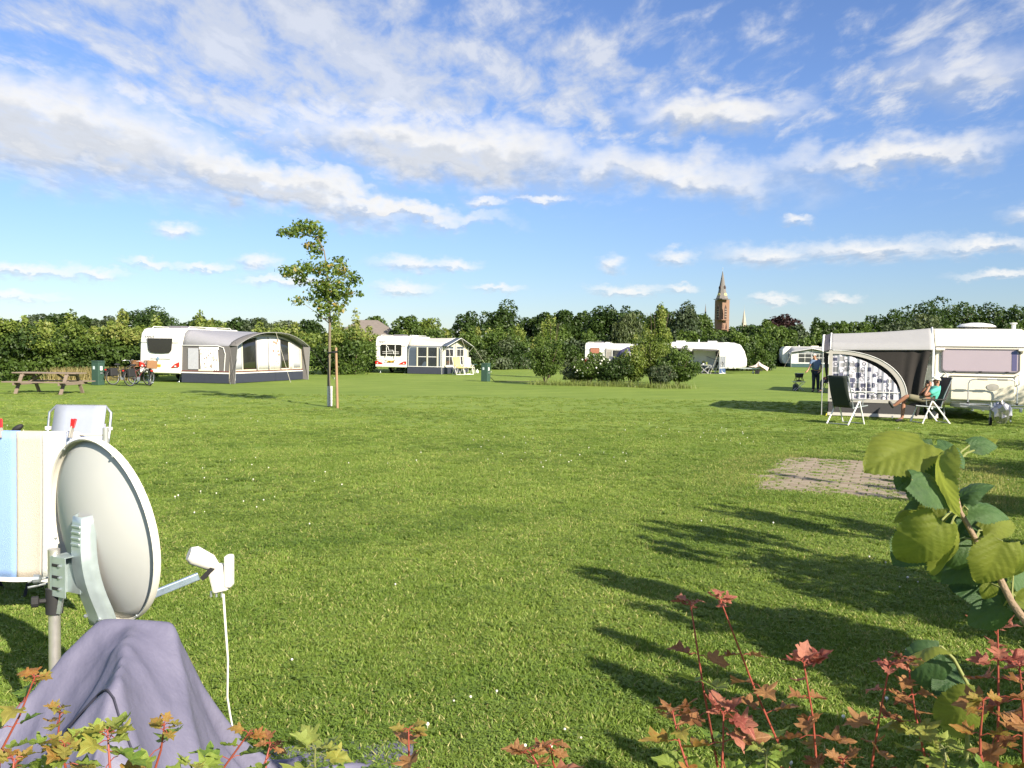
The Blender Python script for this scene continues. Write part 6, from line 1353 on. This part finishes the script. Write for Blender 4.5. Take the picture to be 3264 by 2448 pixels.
cable('coax_cable', 'white coaxial cable hanging from the dish converter to the grass', [ca, ca + V(.008, 0, -.12), ca + V(.018, .01, -.32), ca + V(.012, .02, -.5), V(ca.x + .02, ca.y + .03, .1), g_, g_ + V(-.25, .05, 0), g_ + V(-.6, -.3, 0)], .0055, M('coax_white', (.76, .74, .66), .45))

# ---------------------------------------------------- tarpaulin draped over stacked things: relaxed as cloth over hidden supports
def drape():
    n, step = 92, .0262; x0, y0 = -1.55, 1.62
    Pc = np.zeros((n, n, 3)); gx, gy = np.meshgrid(np.arange(n) * step, np.arange(n) * step, indexing='ij')
    cx, cy = P(440, 1960, 3.3).x, 2.92
    Pc[..., 0] = gx - n * step / 2 + cx; Pc[..., 1] = gy - n * step / 2 + cy; Pc[..., 2] = 1.02
    A = P(322, 1968, 3.34); B = P(548, 1985, 3.32); Cn = P(372, 2150, 2.86); D1 = P(330, 2330, 2.45); E = P(720, 2420, 2.75); F_ = P(80, 2420, 2.9)
    ridges = [(A, B, 7.), (A.lerp(B, .45), Cn, 7.), (Cn, V(Cn.x + .06, Cn.y - .5, .34), 8.), (B, V(B.x + .30, B.y - .45, .26), 7.), (A, V(A.x - .46, A.y - .45, .22), 7.), (Cn, V(Cn.x - .42, Cn.y - .30, .22), 8.), (Cn, V(Cn.x + .30, Cn.y - .30, .24), 8.), (B, V(B.x + .28, B.y + .1, .1), 7.), (A, V(A.x - .34, A.y + .12, .1), 7.)]
    def hs(p):                                             # the stacked gear under the sheet, as a height over the ground
        h = np.full(p.shape[:-1], .0)
        for a, b, sl in ridges:
            a, b = np.array(a), np.array(b); ab = b - a; w = p[..., :2] - a[:2]; s = np.clip((w @ ab[:2]) / (ab[:2] @ ab[:2]), 0, 1); d = np.linalg.norm(w - s[..., None] * ab[:2], axis=-1)
            h = np.maximum(h, a[2] + s * ab[2] - sl * np.maximum(0, d - .02))
        return h
    prev = Pc.copy(); rg = np.random.default_rng(2); Pc += rg.normal(size=Pc.shape) * .002
    def sat(a, b, L, k):
        d = b - a; l = np.linalg.norm(d, axis=-1, keepdims=True) + 1e-9; c = d * ((l - L) / l * .5 * k); return c
    def con(ax, off, L, k, diag=0):
        for ph in (0, 1):
            if diag == 0:
                if ax == 0: i = slice(ph * off, None); 
                idx = np.arange(n - off); idx = idx[(idx // off) % 2 == ph]
                if ax == 0: a, b = Pc[idx], Pc[idx + off]; c = sat(a, b, L, k); Pc[idx] += c; Pc[idx + off] -= c
                else: a, b = Pc[:, idx], Pc[:, idx + off]; c = sat(a, b, L, k); Pc[:, idx] += c; Pc[:, idx + off] -= c
            else:
                idx = np.arange(n - 1); idx = idx[idx % 2 == ph]
                if diag > 0: a, b = Pc[idx, :-1], Pc[idx + 1, 1:]; c = sat(a, b, L, k); Pc[idx, :-1] += c; Pc[idx + 1, 1:] -= c
                else: a, b = Pc[idx, 1:], Pc[idx + 1, :-1]; c = sat(a, b, L, k); Pc[idx, 1:] += c; Pc[idx + 1, :-1] -= c
    for it in range(400):
        v = (Pc - prev) * .96; prev = Pc.copy(); Pc += v; Pc[..., 2] -= .0009
        for _ in range(3):
            con(0, 1, step, 1.); con(1, 1, step, 1.); con(0, 1, step * 1.414, .55, 1); con(0, 1, step * 1.414, .55, -1); con(0, 2, step * 2, .035); con(1, 2, step * 2, .035)
        f = hs(Pc); hit = Pc[..., 2] < f; Pc[hit, 2] = f[hit]; prev[hit, :2] = prev[hit, :2] * .2 + Pc[hit, :2] * .8; prev[hit, 2] = Pc[hit, 2]
        low = Pc[..., 2] < .015; Pc[low, 2] = .015; prev[low] = Pc[low]
    # pleats gathered at the near peak and creases pulled down from the ridge
    dx = np.gradient(Pc, axis=0); dy = np.gradient(Pc, axis=1); N = np.cross(dx, dy); N /= np.linalg.norm(N, axis=-1, keepdims=True) + 1e-9; N *= np.sign(N[..., 2:3] + .15)
    def crease(th, ks): return sum(w * ((1 - np.abs(np.sin(th * k + p))) ** 2.2 - .3) for k, p, w in ks)
    vx, vy = Pc[..., 0] - Cn.x, Pc[..., 1] - Cn.y; r = np.hypot(vx, vy); th = np.arctan2(vx, -vy); front = np.clip((.12 - vy) / .2, 0, 1)
    amp = .030 * np.clip(r / .28, 0, 1) * front * np.exp(-(th / 1.25) ** 2)
    disp = amp * crease(th + .12 * np.sin(r * 9), ((4.3, .4, 1.), (7.1, 1.3, .6), (11.7, .2, .3)))
    for Q, k0 in ((A, 1.), (B, 2.)):
        wx, wy = Pc[..., 0] - Q.x, Pc[..., 1] - Q.y; rq = np.hypot(wx, wy); tq = np.arctan2(wx, -wy); disp += .014 * np.clip(rq / .3, 0, 1) * (1 - front * .5) * crease(tq + .2 * np.sin(rq * 7 + k0), ((3.1, k0, 1.), (6.4, k0 * 2, .5)))
    low = np.clip((Pc[..., 2] - .03) / .1, 0, 1); Pc += N * (disp * low)[..., None]
    return Pc, n
Pc, n = drape()
i_, j_ = np.meshgrid(np.arange(n - 1), np.arange(n - 1), indexing='ij'); q = (i_ * n + j_).ravel(); F4 = np.stack([q, q + n, q + n + 1, q + 1], 1)
org = Pc.reshape(-1, 3).mean(0); tp_ = thing('tarpaulin', 'grey-violet tarpaulin draped over stacked camping gear', 'tarpaulin', (org[0], org[1], 0)); off = np.array([org[0], org[1], 0])
TARP = M('tarp_violet', (.130, .126, .188), .6, var=.14, scale=7, bump=.4, dirt=.35)
to = link('sheet', np_mesh('sheet', Pc.reshape(-1, 3) - off, F4, smooth=True), TARP, tp_)
sd_ = to.modifiers.new('sub', 'SUBSURF'); sd_.levels = 1; sd_.render_levels = 1
nr_ = np.zeros_like(Pc); dx_ = np.gradient(Pc, axis=0); dy_ = np.gradient(Pc, axis=1); nr_ = np.cross(dx_, dy_); nr_ /= np.linalg.norm(nr_, axis=-1, keepdims=True) + 1e-9; nr_ *= np.sign(nr_[..., 2:3] + .2)
def seam(pts, r=.0042, name='seam_cord'):
    ps = []
    for a, b in zip(pts[:-1], pts[1:]):
        for k in range(8):
            u = (a[0] + (b[0] - a[0]) * k / 8, a[1] + (b[1] - a[1]) * k / 8); iu = (min(n - 2, int(u[0])), min(n - 2, int(u[1]))); fu = (u[0] - iu[0], u[1] - iu[1])
            p = (Pc[iu[0], iu[1]] * (1 - fu[0]) + Pc[iu[0] + 1, iu[1]] * fu[0]) * (1 - fu[1]) + (Pc[iu[0], iu[1] + 1] * (1 - fu[0]) + Pc[iu[0] + 1, iu[1] + 1] * fu[0]) * fu[1]
            ps.append(Vector(p + nr_[iu] * .004 - off))
    MB().tube(ps, r, 5).build(name, M('dark_violet_cord', (.03, .03, .05), .8), tp_, smooth=60)
seam([(4, 8), (16, 24), (28, 36), (38, 46), (46, 47), (56, 40), (66, 30), (76, 16), (82, 4)]); seam([(30, 38), (31, 30), (26, 20), (24, 8)])

# ---------------------------------------------------- field-maple shoots: every visible leaf its own piece
def lobed_leaf(seed, s=1., fold=.25):
    """five-lobed maple leaf, stalk at the origin, tip to +y: two rings so that lobes curl and veins sink"""
    rg = random.Random(seed); prof = [(0, .02), (.10, -.05), (.22, -.07), (.38, .0), (.34, .10), (.27, .17), (.42, .24), (.60, .38), (.52, .45), (.40, .47), (.27, .45), (.31, .56), (.36, .68), (.24, .70), (.15, .78), (.06, .93), (0, 1.02)]
    jit = lambda p: (p[0] * rg.uniform(.85, 1.12), p[1] + rg.uniform(-.03, .03)); Rr = [jit(p) for p in prof]; Ll = [(-x, y) for x, y in [jit(p) for p in prof[1:-1]]]; L = Rr + Ll[::-1]
    b = MB(); n = len(L); cx, cy = 0, .36; cup = rg.uniform(-.5, .9); tw = rg.uniform(-.5, .5); dr = rg.uniform(.1, .7)
    def zz(x, y, k): d = math.hypot(x, y - cy); return fold * abs(x) * rg.uniform(.7, 1.2) - cup * d * d * .6 + tw * x * (y - cy) - dr * max(0, y - .3) ** 2 + (rg.uniform(-.05, .05) if k else 0) + .03 * math.cos(6 * math.atan2(x, y - .1))
    b.v = [(0, cy, -.02)] + [(cx + (x - cx) * .55, cy + (y - cy) * .55, zz(x * .55, cy + (y - cy) * .55, 0)) for x, y in L] + [(x, y, zz(x, y, 1)) for x, y in L]
    b.f = [(0, 1 + k, 1 + (k + 1) % n) for k in range(n)] + [(1 + k, 1 + n + k, 1 + n + (k + 1) % n, 1 + (k + 1) % n) for k in range(n)]
    return b.mesh('maple_leaf', 80)
def leaf_mat(key, c1, c2, trans=.4, vein=True):
    if key in MATS: return MATS[key]
    m_ = bpy.data.materials.new(key); m_.use_nodes = True; MATS[key] = m_; t = NT(m_.node_tree); b = m_.node_tree.nodes['Principled BSDF']; out = m_.node_tree.nodes['Material Output']
    co = t.n('ShaderNodeTexCoord').outputs['Object']; inf = t.n('ShaderNodeObjectInfo').outputs['Random']
    f = t.m('ADD', t.m('MULTIPLY', t.noise(co, 5, 5, .65), .9), t.m('MULTIPLY', inf, .5)); c = t.mix(t.mr(f, .3, .85), c1, c2); sx_ = t.n('ShaderNodeSeparateXYZ'); t.put(sx_.inputs[0], co); ang = t.m('ARCTAN2', sx_.outputs[0], t.m('ADD', sx_.outputs[1], .02)); vn = t.mr(t.m('ABSOLUTE', t.m('SINE', t.m('MULTIPLY', ang, 3.1))), .0, .10, .55, 0) if vein else 0.
    c = t.mix(vn, c, tuple(min(1, x * 1.5 + .04) for x in c2)); c = t.mix(t.mr(t.noise(co, 3.2, 4, .7), .56, .72, 0, .55), c, tuple(x * .55 for x in c1))
    t.put(b.inputs['Base Color'], c); b.inputs['Roughness'].default_value = .42; b.inputs['Specular IOR Level'].default_value = .4
    bp = t.n('ShaderNodeBump'); bp.inputs['Strength'].default_value = .4; bp.inputs['Distance'].default_value = .004; t.put(bp.inputs['Height'], t.noise(co, 120, 3)); t.put(b.inputs['Normal'], bp.outputs[0])
    tr = t.n('ShaderNodeBsdfTranslucent'); t.put(tr.inputs[0], c); mx = t.n('ShaderNodeMixShader'); mx.inputs[0].default_value = trans; t.put(mx.inputs[1], b.outputs[0]); t.put(mx.inputs[2], tr.outputs[0]); t.put(out.inputs[0], mx.outputs[0]); return m_
LM = {'red': leaf_mat('maple_red', (.27, .065, .050), (.46, .19, .125)), 'brown': leaf_mat('maple_bronze', (.22, .085, .04), (.38, .20, .08)), 'orange': leaf_mat('maple_orange', (.36, .13, .04), (.30, .27, .06)), 'green': leaf_mat('maple_green', (.10, .19, .03), (.25, .33, .06)), 'yellow': leaf_mat('maple_yellow', (.36, .32, .06), (.28, .34, .08))}
LMESH = {}
for k in LM:
    LMESH[k] = []
    for q in range(5): me = lobed_leaf(q + 7); me.materials.append(LM[k]); LMESH[k].append(me)
REDST = M('red_stem', (.26, .055, .035), .5, var=.25, scale=40); GRST = M('green_stem', (.16, .17, .06), .6)
def maple(label, top, bot, Y, pal, seed, pairs=6,  size=.048, stem=REDST, topsize=1.):
    """opposite leaf pairs along a straight shoot; rooted in the ground"""
    rg = random.Random(seed); T = P(*top, Y); Bq = P(*bot, Y + rg.uniform(-.04, .04)); base = V(Bq.x + (Bq.x - T.x) * .6, Bq.y + rg.uniform(-.08, .08), 0)
    t_ = thing('maple_shoot', label, 'plant', base, 0, 'field maple shoots in the foreground'); T = T - base; Bq = Bq - base
    pts = [V(0, 0, -.03), Bq * .5 + V(rg.uniform(-.03, .03), 0, 0), Bq, Bq.lerp(T, .5) + V(rg.uniform(-.006, .006), 0, 0), T]
    MB().tube(pts, [.006, .0045, .003, .0024, .0017], 7).build('stem', stem, t_, smooth=60)
    def put(p, az, tilt, s, key):
        o = bpy.data.objects.new('leaf', LMESH[key][rg.randrange(5)]); COL.objects.link(o); o.parent = t_
        d = V(math.cos(az) * math.cos(tilt), math.sin(az) * math.cos(tilt), math.sin(tilt)); pe = p + d * s * .45
        o.location = pe; o.scale = (s, s, s); o.rotation_euler = (tilt + rg.uniform(-.25, .25), rg.uniform(-.5, .5), az - math.pi / 2)
        stk.tube([p, p + d * s * .22 + V(0, 0, .004), pe], .0011, 4)
    stk = MB(); L = (T - Bq).length
    pairs = pairs + ((1 if pairs > 3 else 0) if top[0] > 2000 else 0)
    for i in range(pairs):
        f = (i / max(1, pairs - 1)); p = T.lerp(Bq, f ** 1.05); az = rg.uniform(-.5, .5) + (math.pi / 2 if i % 2 else 0); sc = .95 * size * (.62 + .55 * min(1, f * 2.2)) * rg.uniform(.8, 1.2)
        for k in (0, 1):
            if i and rg.random() < .06: continue
            key = pal[min(len(pal) - 1, int(f * len(pal) + rg.uniform(-.3, .5)))] if pal else 'green'
            put(p, az + k * math.pi + rg.uniform(-.3, .3), rg.uniform(-.45, .35) if i else rg.uniform(-.1, .5), sc, key)
    for k in range(5): put(T - V(0, 0, .004 * k), rg.uniform(0, 6.28), rg.uniform(-.2, .7), size * .58 * topsize * rg.uniform(.8, 1.2), pal[0])
    # leaves lower down, out of the picture
    for i in range(5):
        p = Bq * (1 - .13 * (i + 1)); az = rg.uniform(0, 6.28)
        for k in (0, 1): put(p, az + k * math.pi, rg.uniform(-.4, .2), size * rg.uniform(.9, 1.2), 'green')
    prop(stk.build('leaf_stalks', stem, t_), kind='stuff')
RB = ['red', 'brown', 'green', 'brown', 'green']; RR = ['red', 'red', 'brown', 'brown', 'orange']; OG = ['orange', 'green', 'green', 'orange']; GG = ['yellow', 'green', 'green']
for a in [('tall red-stemmed maple shoot with a flat crimson tip, leftmost at right', (2200, 1918), (2290, 2460), 1.95, RB, 1, 6, .047),
          ('tall leaning maple shoot with drooping crimson tip, second from the left', (2296, 1912), (2520, 2460), 1.95, ['red', 'brown', 'brown', 'green'], 2, 6, .045),
          ('maple shoot with star-like bright red leaf below the tall pair', (2306, 2270), (2300, 2470), 1.85, ['red', 'orange', 'brown', 'green'], 3, 4, .056, REDST, 1.7),
          ('short bronze-leaved maple shoot at the left of the right clump', (2143, 2265), (2200, 2470), 1.85, ['brown', 'orange', 'orange', 'green'], 4, 4, .056, REDST, 1.4),
          ('maple shoot with pinkish crown of leaves in the middle of the right clump', (2562, 2112), (2605, 2465), 1.9, RR, 5, 6, .052, REDST, 1.5),
          ('left of two bronze-tipped maple shoots in front of the hazel leaf', (2836, 2120), (2775, 2465), 1.9, ['red', 'brown', 'brown'], 6, 4, .05),
          ('right of two bronze-tipped maple shoots in front of the hazel leaf', (2892, 2100), (2960, 2465), 1.92, ['brown', 'brown', 'yellow', 'yellow'], 7, 6, .052),
          ('dense red maple shoot near the right edge with crimson top leaves', (3180, 2000), (3178, 2465), 1.75, ['red', 'red', 'brown', 'brown', 'orange'], 8, 8, .058, REDST, 1.6),
          ('maple shoot with deep red leaves cut by the right edge', (3250, 2120), (3262, 2465), 1.75, ['red', 'red', 'brown', 'orange'], 9, 6, .056, REDST, 1.4),
          ('small orange-stemmed maple shoot left of the dense red one', (3135, 2230), (3125, 2465), 1.7, ['orange', 'orange', 'green'], 10, 4, .044),
          ('leafy green maple shoot at the bottom between the red ones', (2445, 2395), (2440, 2475), 1.8, GG, 11, 3, .055, GRST),
          ('yellow-green maple shoot at the bottom beside the leaning stem', (2690, 2420), (2690, 2478), 1.8, ['brown', 'green'], 12, 3, .05),
          ('low green maple shoot at the bottom right', (3010, 2385), (3010, 2478), 1.75, GG, 13, 3, .05, GRST),
          ('bronze maple tip bending at the bottom middle', (1690, 2395), (1720, 2475), 1.85, ['brown', 'brown', 'red'], 14, 3, .052, REDST, 1.3),
          ('second bronze maple tip at the bottom middle, pointing right', (1755, 2378), (1780, 2475), 1.88, ['brown', 'orange'], 15, 2, .046),
          ('single upright maple shoot with orange cap in the bottom middle', (1302, 2325), (1306, 2465), 1.95, ['orange', 'brown', 'brown'], 16, 3, .05),
          ('yellow maple leaf shoot right of the tarpaulin corner', (1005, 2385), (1008, 2470), 1.9, ['yellow', 'yellow', 'green'], 17, 3, .062, GRST, 1.5),
          ('thin bronze maple shoot beside the tarpaulin corner', (862, 2370), (845, 2470), 1.95, ['brown', 'green'], 18, 3, .044),
          ('slanting maple shoot with orange tip over the right tarpaulin edge', (792, 2338), (700, 2465), 1.95, ['orange', 'green', 'green'], 19, 4, .048),
          ('upright maple shoot with orange cap before the tarpaulin folds', (524, 2312), (490, 2465), 1.95, ['orange', 'green', 'green'], 20, 3, .05),
          ('leafy green maple shoot with yellow tip before the tarpaulin', (343, 2330), (352, 2465), 1.9, ['yellow', 'green', 'green', 'orange'], 21, 5, .060, REDST, 1.3),
          ('maple shoot with small orange crown left of the leafy green one', (192, 2258), (160, 2465), 1.95, ['orange', 'green', 'green'], 22, 5, .046),
          ('bushy maple shoot with orange and green leaves at bottom left', (205, 2372), (215, 2470), 1.85, OG, 23, 4, .056, REDST, 1.3),
          ('tall slanting maple shoot at the left edge with bronze tip', (110, 2160), (0, 2400), 2.0, ['orange', 'green', 'green'], 24, 4, .052),
          ('low orange-leaved maple shoot in the bottom left corner', (45, 2420), (50, 2475), 1.8, ['orange', 'green', 'green'], 25, 3, .058),
          ('low green maple shoot at the bottom between tarpaulin and lawn', (610, 2440), (610, 2480), 1.85, GG, 26, 2, .05, GRST)]:
    maple(*a)

# ---------------------------------------------------- hazel branch with large pleated leaves
def hazel_leaf(seed, bend, mat):
    """heart-based hazel leaf with toothed edge, sunken side veins and a short drawn-out tip"""
    rg = random.Random(seed); b = MB(); k1, k2, ph = rg.uniform(-.3, .3), rg.uniform(.2, .7), rg.random() * 6
    def outline(s): return .47 * (max(0., math.sin(math.pi * min(1., s * .80 + .17))) ** .8) * (1 - .25 * s ** 3) if s < .93 else .47 * (math.sin(math.pi * .914) ** .8) * .8 * (1 - s) / .07
    def f(u, v):
        i = round(u * 66); side = 2 * v - 1; e = abs(side); w = outline(u) * (1 + (.055 if i % 3 == 0 else -.02) * (e > .93) * (u < .93)) * (1 + .06 * math.sin(u * 9 + ph + (2 if side > 0 else 0)))
        x = side * w; y = u - .13 * e ** 1.6 * (1 - u) * (u < .5) + .10 * e * w
        q = (u - e * w * 1.05) * 6.2; vein = (abs(math.sin(math.pi * q)) ** .55 - .7) * .030 * min(1, e * 3) * (1 - .4 * e)
        z = .20 * abs(x) + vein - bend * max(0, u - .1) ** 2 * .8 - bend * 1.1 * x * x + k1 * x * (u - .4) + .025 * math.sin(u * 7 + side * 3 + ph) * k2 + rg.uniform(-.003, .003)
        return (x, y, z)
    b.grid(f, 66, 22); me = b.mesh('hazel_leaf', 85); me.materials.append(mat); return me
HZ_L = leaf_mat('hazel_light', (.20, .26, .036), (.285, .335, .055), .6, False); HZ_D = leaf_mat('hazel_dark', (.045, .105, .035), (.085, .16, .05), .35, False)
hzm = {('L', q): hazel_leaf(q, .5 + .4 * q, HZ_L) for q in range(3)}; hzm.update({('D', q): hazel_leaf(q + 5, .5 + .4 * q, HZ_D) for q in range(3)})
HY = 1.45
hb_ = V(1.62, 1.30, 0); hz = thing('hazel_bush', 'hazel branch with large pleated leaves reaching in from the right', 'shrub', hb_)
br = [V(0, 0, -.05), P(3420, 2350, 1.36) - hb_, P(3290, 2010, 1.40) - hb_, P(3225, 1920, 1.41) - hb_, P(3165, 1800, 1.43) - hb_, P(3110, 1720, 1.44) - hb_, P(3060, 1630, HY) - hb_, P(3045, 1560, HY) - hb_, P(3037, 1490, HY) - hb_]
MB().tube(br, [.014, .010, .0065, .006, .0055, .005, .004, .0032, .002], 8).build('branch', M('hazel_bark', (.24, .17, .11), .8, var=.4, scale=45, bump=.4), hz, smooth=60)
GST = M('hazel_stalk', (.20, .22, .07), .6)
def hleaf(px, py, len_px, dirang, kind, var=1, face=35., roll=0., dY=0., stalk=None):
    """leaf with its base at the pixel; dirang: where its tip points in the picture (0 right, 90 up); face: how far its face turns to the camera"""
    Y = HY + dY; p = P(px, py, Y) - hb_; s = len_px * .88 / FPX * Y; a = R(dirang); yv = V(math.cos(a), 0, math.sin(a)); 
    yv = (yv + V(0, -.35 if face < 50 else .1, 0)).normalized(); nv_ = (V(0, -math.sin(R(face)), math.cos(R(face)))); nv_ = (nv_ - yv * nv_.dot(yv)).normalized(); xv = yv.cross(nv_)
    mt = Matrix((xv, yv, nv_)).transposed().to_4x4() @ Matrix.Rotation(R(roll), 4, 'Y'); o = bpy.data.objects.new('leaf', hzm[(kind, var)]); COL.objects.link(o); o.parent = hz
    o.matrix_local = Matrix.Translation(p) @ mt @ Matrix.Scale(s, 4)
    if stalk is not None: st_ = br[stalk]; MB().tube([st_, st_.lerp(p, .5) + V(0, 0, .008), p], [.002, .0017, .0015], 5).build('leaf_stalk', GST, hz, smooth=60)
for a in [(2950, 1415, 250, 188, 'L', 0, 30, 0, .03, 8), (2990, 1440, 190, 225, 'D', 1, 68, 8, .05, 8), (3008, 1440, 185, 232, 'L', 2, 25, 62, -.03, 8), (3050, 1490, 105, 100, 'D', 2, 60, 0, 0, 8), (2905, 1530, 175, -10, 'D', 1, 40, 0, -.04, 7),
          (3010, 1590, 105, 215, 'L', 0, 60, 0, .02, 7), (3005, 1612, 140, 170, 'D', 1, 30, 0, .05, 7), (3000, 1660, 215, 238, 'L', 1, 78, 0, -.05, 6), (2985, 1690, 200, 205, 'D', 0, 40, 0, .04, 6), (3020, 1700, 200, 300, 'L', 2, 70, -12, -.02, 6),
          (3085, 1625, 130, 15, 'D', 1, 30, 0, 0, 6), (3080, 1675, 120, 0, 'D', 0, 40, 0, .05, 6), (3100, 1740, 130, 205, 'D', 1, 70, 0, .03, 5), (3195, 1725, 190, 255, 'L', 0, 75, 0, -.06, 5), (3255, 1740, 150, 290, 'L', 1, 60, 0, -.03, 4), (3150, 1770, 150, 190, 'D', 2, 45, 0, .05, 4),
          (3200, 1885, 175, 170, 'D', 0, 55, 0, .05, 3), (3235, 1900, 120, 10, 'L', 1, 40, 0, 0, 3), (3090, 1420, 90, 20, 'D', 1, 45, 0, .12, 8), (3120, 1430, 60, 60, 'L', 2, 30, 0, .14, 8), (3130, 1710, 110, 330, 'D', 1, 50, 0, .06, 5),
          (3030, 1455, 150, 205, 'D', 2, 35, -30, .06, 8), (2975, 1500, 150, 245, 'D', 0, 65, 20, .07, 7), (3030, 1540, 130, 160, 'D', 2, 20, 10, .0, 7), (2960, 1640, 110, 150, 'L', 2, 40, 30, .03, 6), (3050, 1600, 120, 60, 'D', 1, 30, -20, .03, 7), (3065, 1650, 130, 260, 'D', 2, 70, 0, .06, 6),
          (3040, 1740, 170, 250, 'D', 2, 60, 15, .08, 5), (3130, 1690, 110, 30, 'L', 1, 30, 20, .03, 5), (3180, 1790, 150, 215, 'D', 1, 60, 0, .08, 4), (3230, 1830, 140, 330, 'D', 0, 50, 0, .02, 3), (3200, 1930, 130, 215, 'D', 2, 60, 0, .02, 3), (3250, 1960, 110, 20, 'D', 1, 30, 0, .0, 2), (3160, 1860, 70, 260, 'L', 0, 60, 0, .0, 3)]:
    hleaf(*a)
# a lower hazel shoot behind the red maple stems
hb2 = V(P(3080, 2400, 2.0).x, 2.05, 0); hz2 = thing('hazel_shoot', 'lower hazel shoot with folded leaves behind the red maple stems', 'shrub', hb2); br0, hz0, hbk = br, hz, hb_
br = [V(0, 0, -.03), P(3095, 2200, 2.0) - hb2, P(3040, 2100, 2.0) - hb2, P(3000, 2060, 2.0) - hb2]; hb_ = hb2; hz = hz2; HY = 2.0
MB().tube(br, [.008, .005, .004, .003], 7).build('branch', M('hazel_stalk'), hz2, smooth=60)
for a in [(2990, 2075, 150, 150, 'L', 2, 20, 50, 0, 3), (3005, 2085, 170, 215, 'D', 1, 60, 0, .03, 3), (3060, 2150, 120, 200, 'D', 0, 40, 0, .03, 2), (3120, 2230, 170, 215, 'L', 1, 65, 0, -.05, 1), (3060, 2260, 140, 250, 'L', 2, 50, 20, 0, 1)]: hleaf(*a)
hb_, hz, br = hbk, hz0, br0

# ---------------------------------------------------- hedgerow to the right of the camera, beyond the frame: its shade falls across the lawn
def bush(label, x, y, r, h, seed, n=2600, mat=None, leaf=.10):
    t_ = thing('hedgerow_shrub', label, 'shrub', (x, y, 0), 0, 'shrubs of the hedgerow right of the lawn'); rg = random.Random(seed); st = MB()
    for i in range(7): a = i * .9; st.tube([(0, 0, -.04), (r * .25 * math.cos(a), r * .25 * math.sin(a), h * .45), (r * .7 * math.cos(a), r * .7 * math.sin(a), h * .92)], [.025, .018, .006], 5)
    prop(st.build('stem', BARK, t_, smooth=50), kind='stuff')
    cl = crown_clumps((0, 0, h * .5), r, r, h * .46, 14, seed, .36) + [(r * rg.uniform(-.8, .8), r * rg.uniform(-.8, .8), h * rg.uniform(.85, 1.15), r * .14, r * .14, h * .14, .7) for _ in range(9)]
    leaves('foliage', cl, n, leaf, mat or K_MID, t_, seed, inner=.25)
for i, (x, y, r, h) in enumerate([(2.05, 1.35, .45, 1.4), (2.8, 2.15, .6, 1.75), (3.6, 3.3, .7, 2.15), (4.7, 4.6, .75, 2.35), (6.0, 6.2, .85, 2.4), (7.8, 8.3, 1.0, 2.4), (10.2, 11.4, 1.1, 2.5), (13.2, 14.4, 1.2, 3.0), (17.3, 18.6, 1.3, 3.7)]):
    bush('%s shrub of the hedgerow right of the lawn, outside the picture' % ('nearest', 'second', 'third', 'fourth', 'fifth', 'sixth', 'seventh', 'eighth', 'farthest')[i], x, y, r, h, 400 + i, 8000)

c_, s_2 = math.cos(PADR), math.sin(PADR)
def pw(u, w): return (pad.location.x + c_ * u - s_2 * w, pad.location.y + s_2 * u + c_ * w)
tallgrass('dry_grass', 'yellowed short grass fringing the brick paving', [pw(1.3, 2.45), pw(.2, 2.4), pw(-1.0, 2.35), pw(-1.6, 1.6), pw(-1.7, .2), pw(-1.65, -1.2), pw(-1.5, -2.1)], 5200, .055, LEAF('yellowed_grass', (.25, .27, .07), (.46, .40, .17), trans=.3), 44, .004)
tallgrass('dry_grass', 'pale green taller grass growing over the right side of the brick paving', [pw(1.75, 2.2), pw(1.75, .8), pw(1.7, -.8), pw(1.5, -2.2)], 4200, .07, LEAF('yellowed_grass', (.25, .27, .07), (.46, .40, .17)), 45, .004)
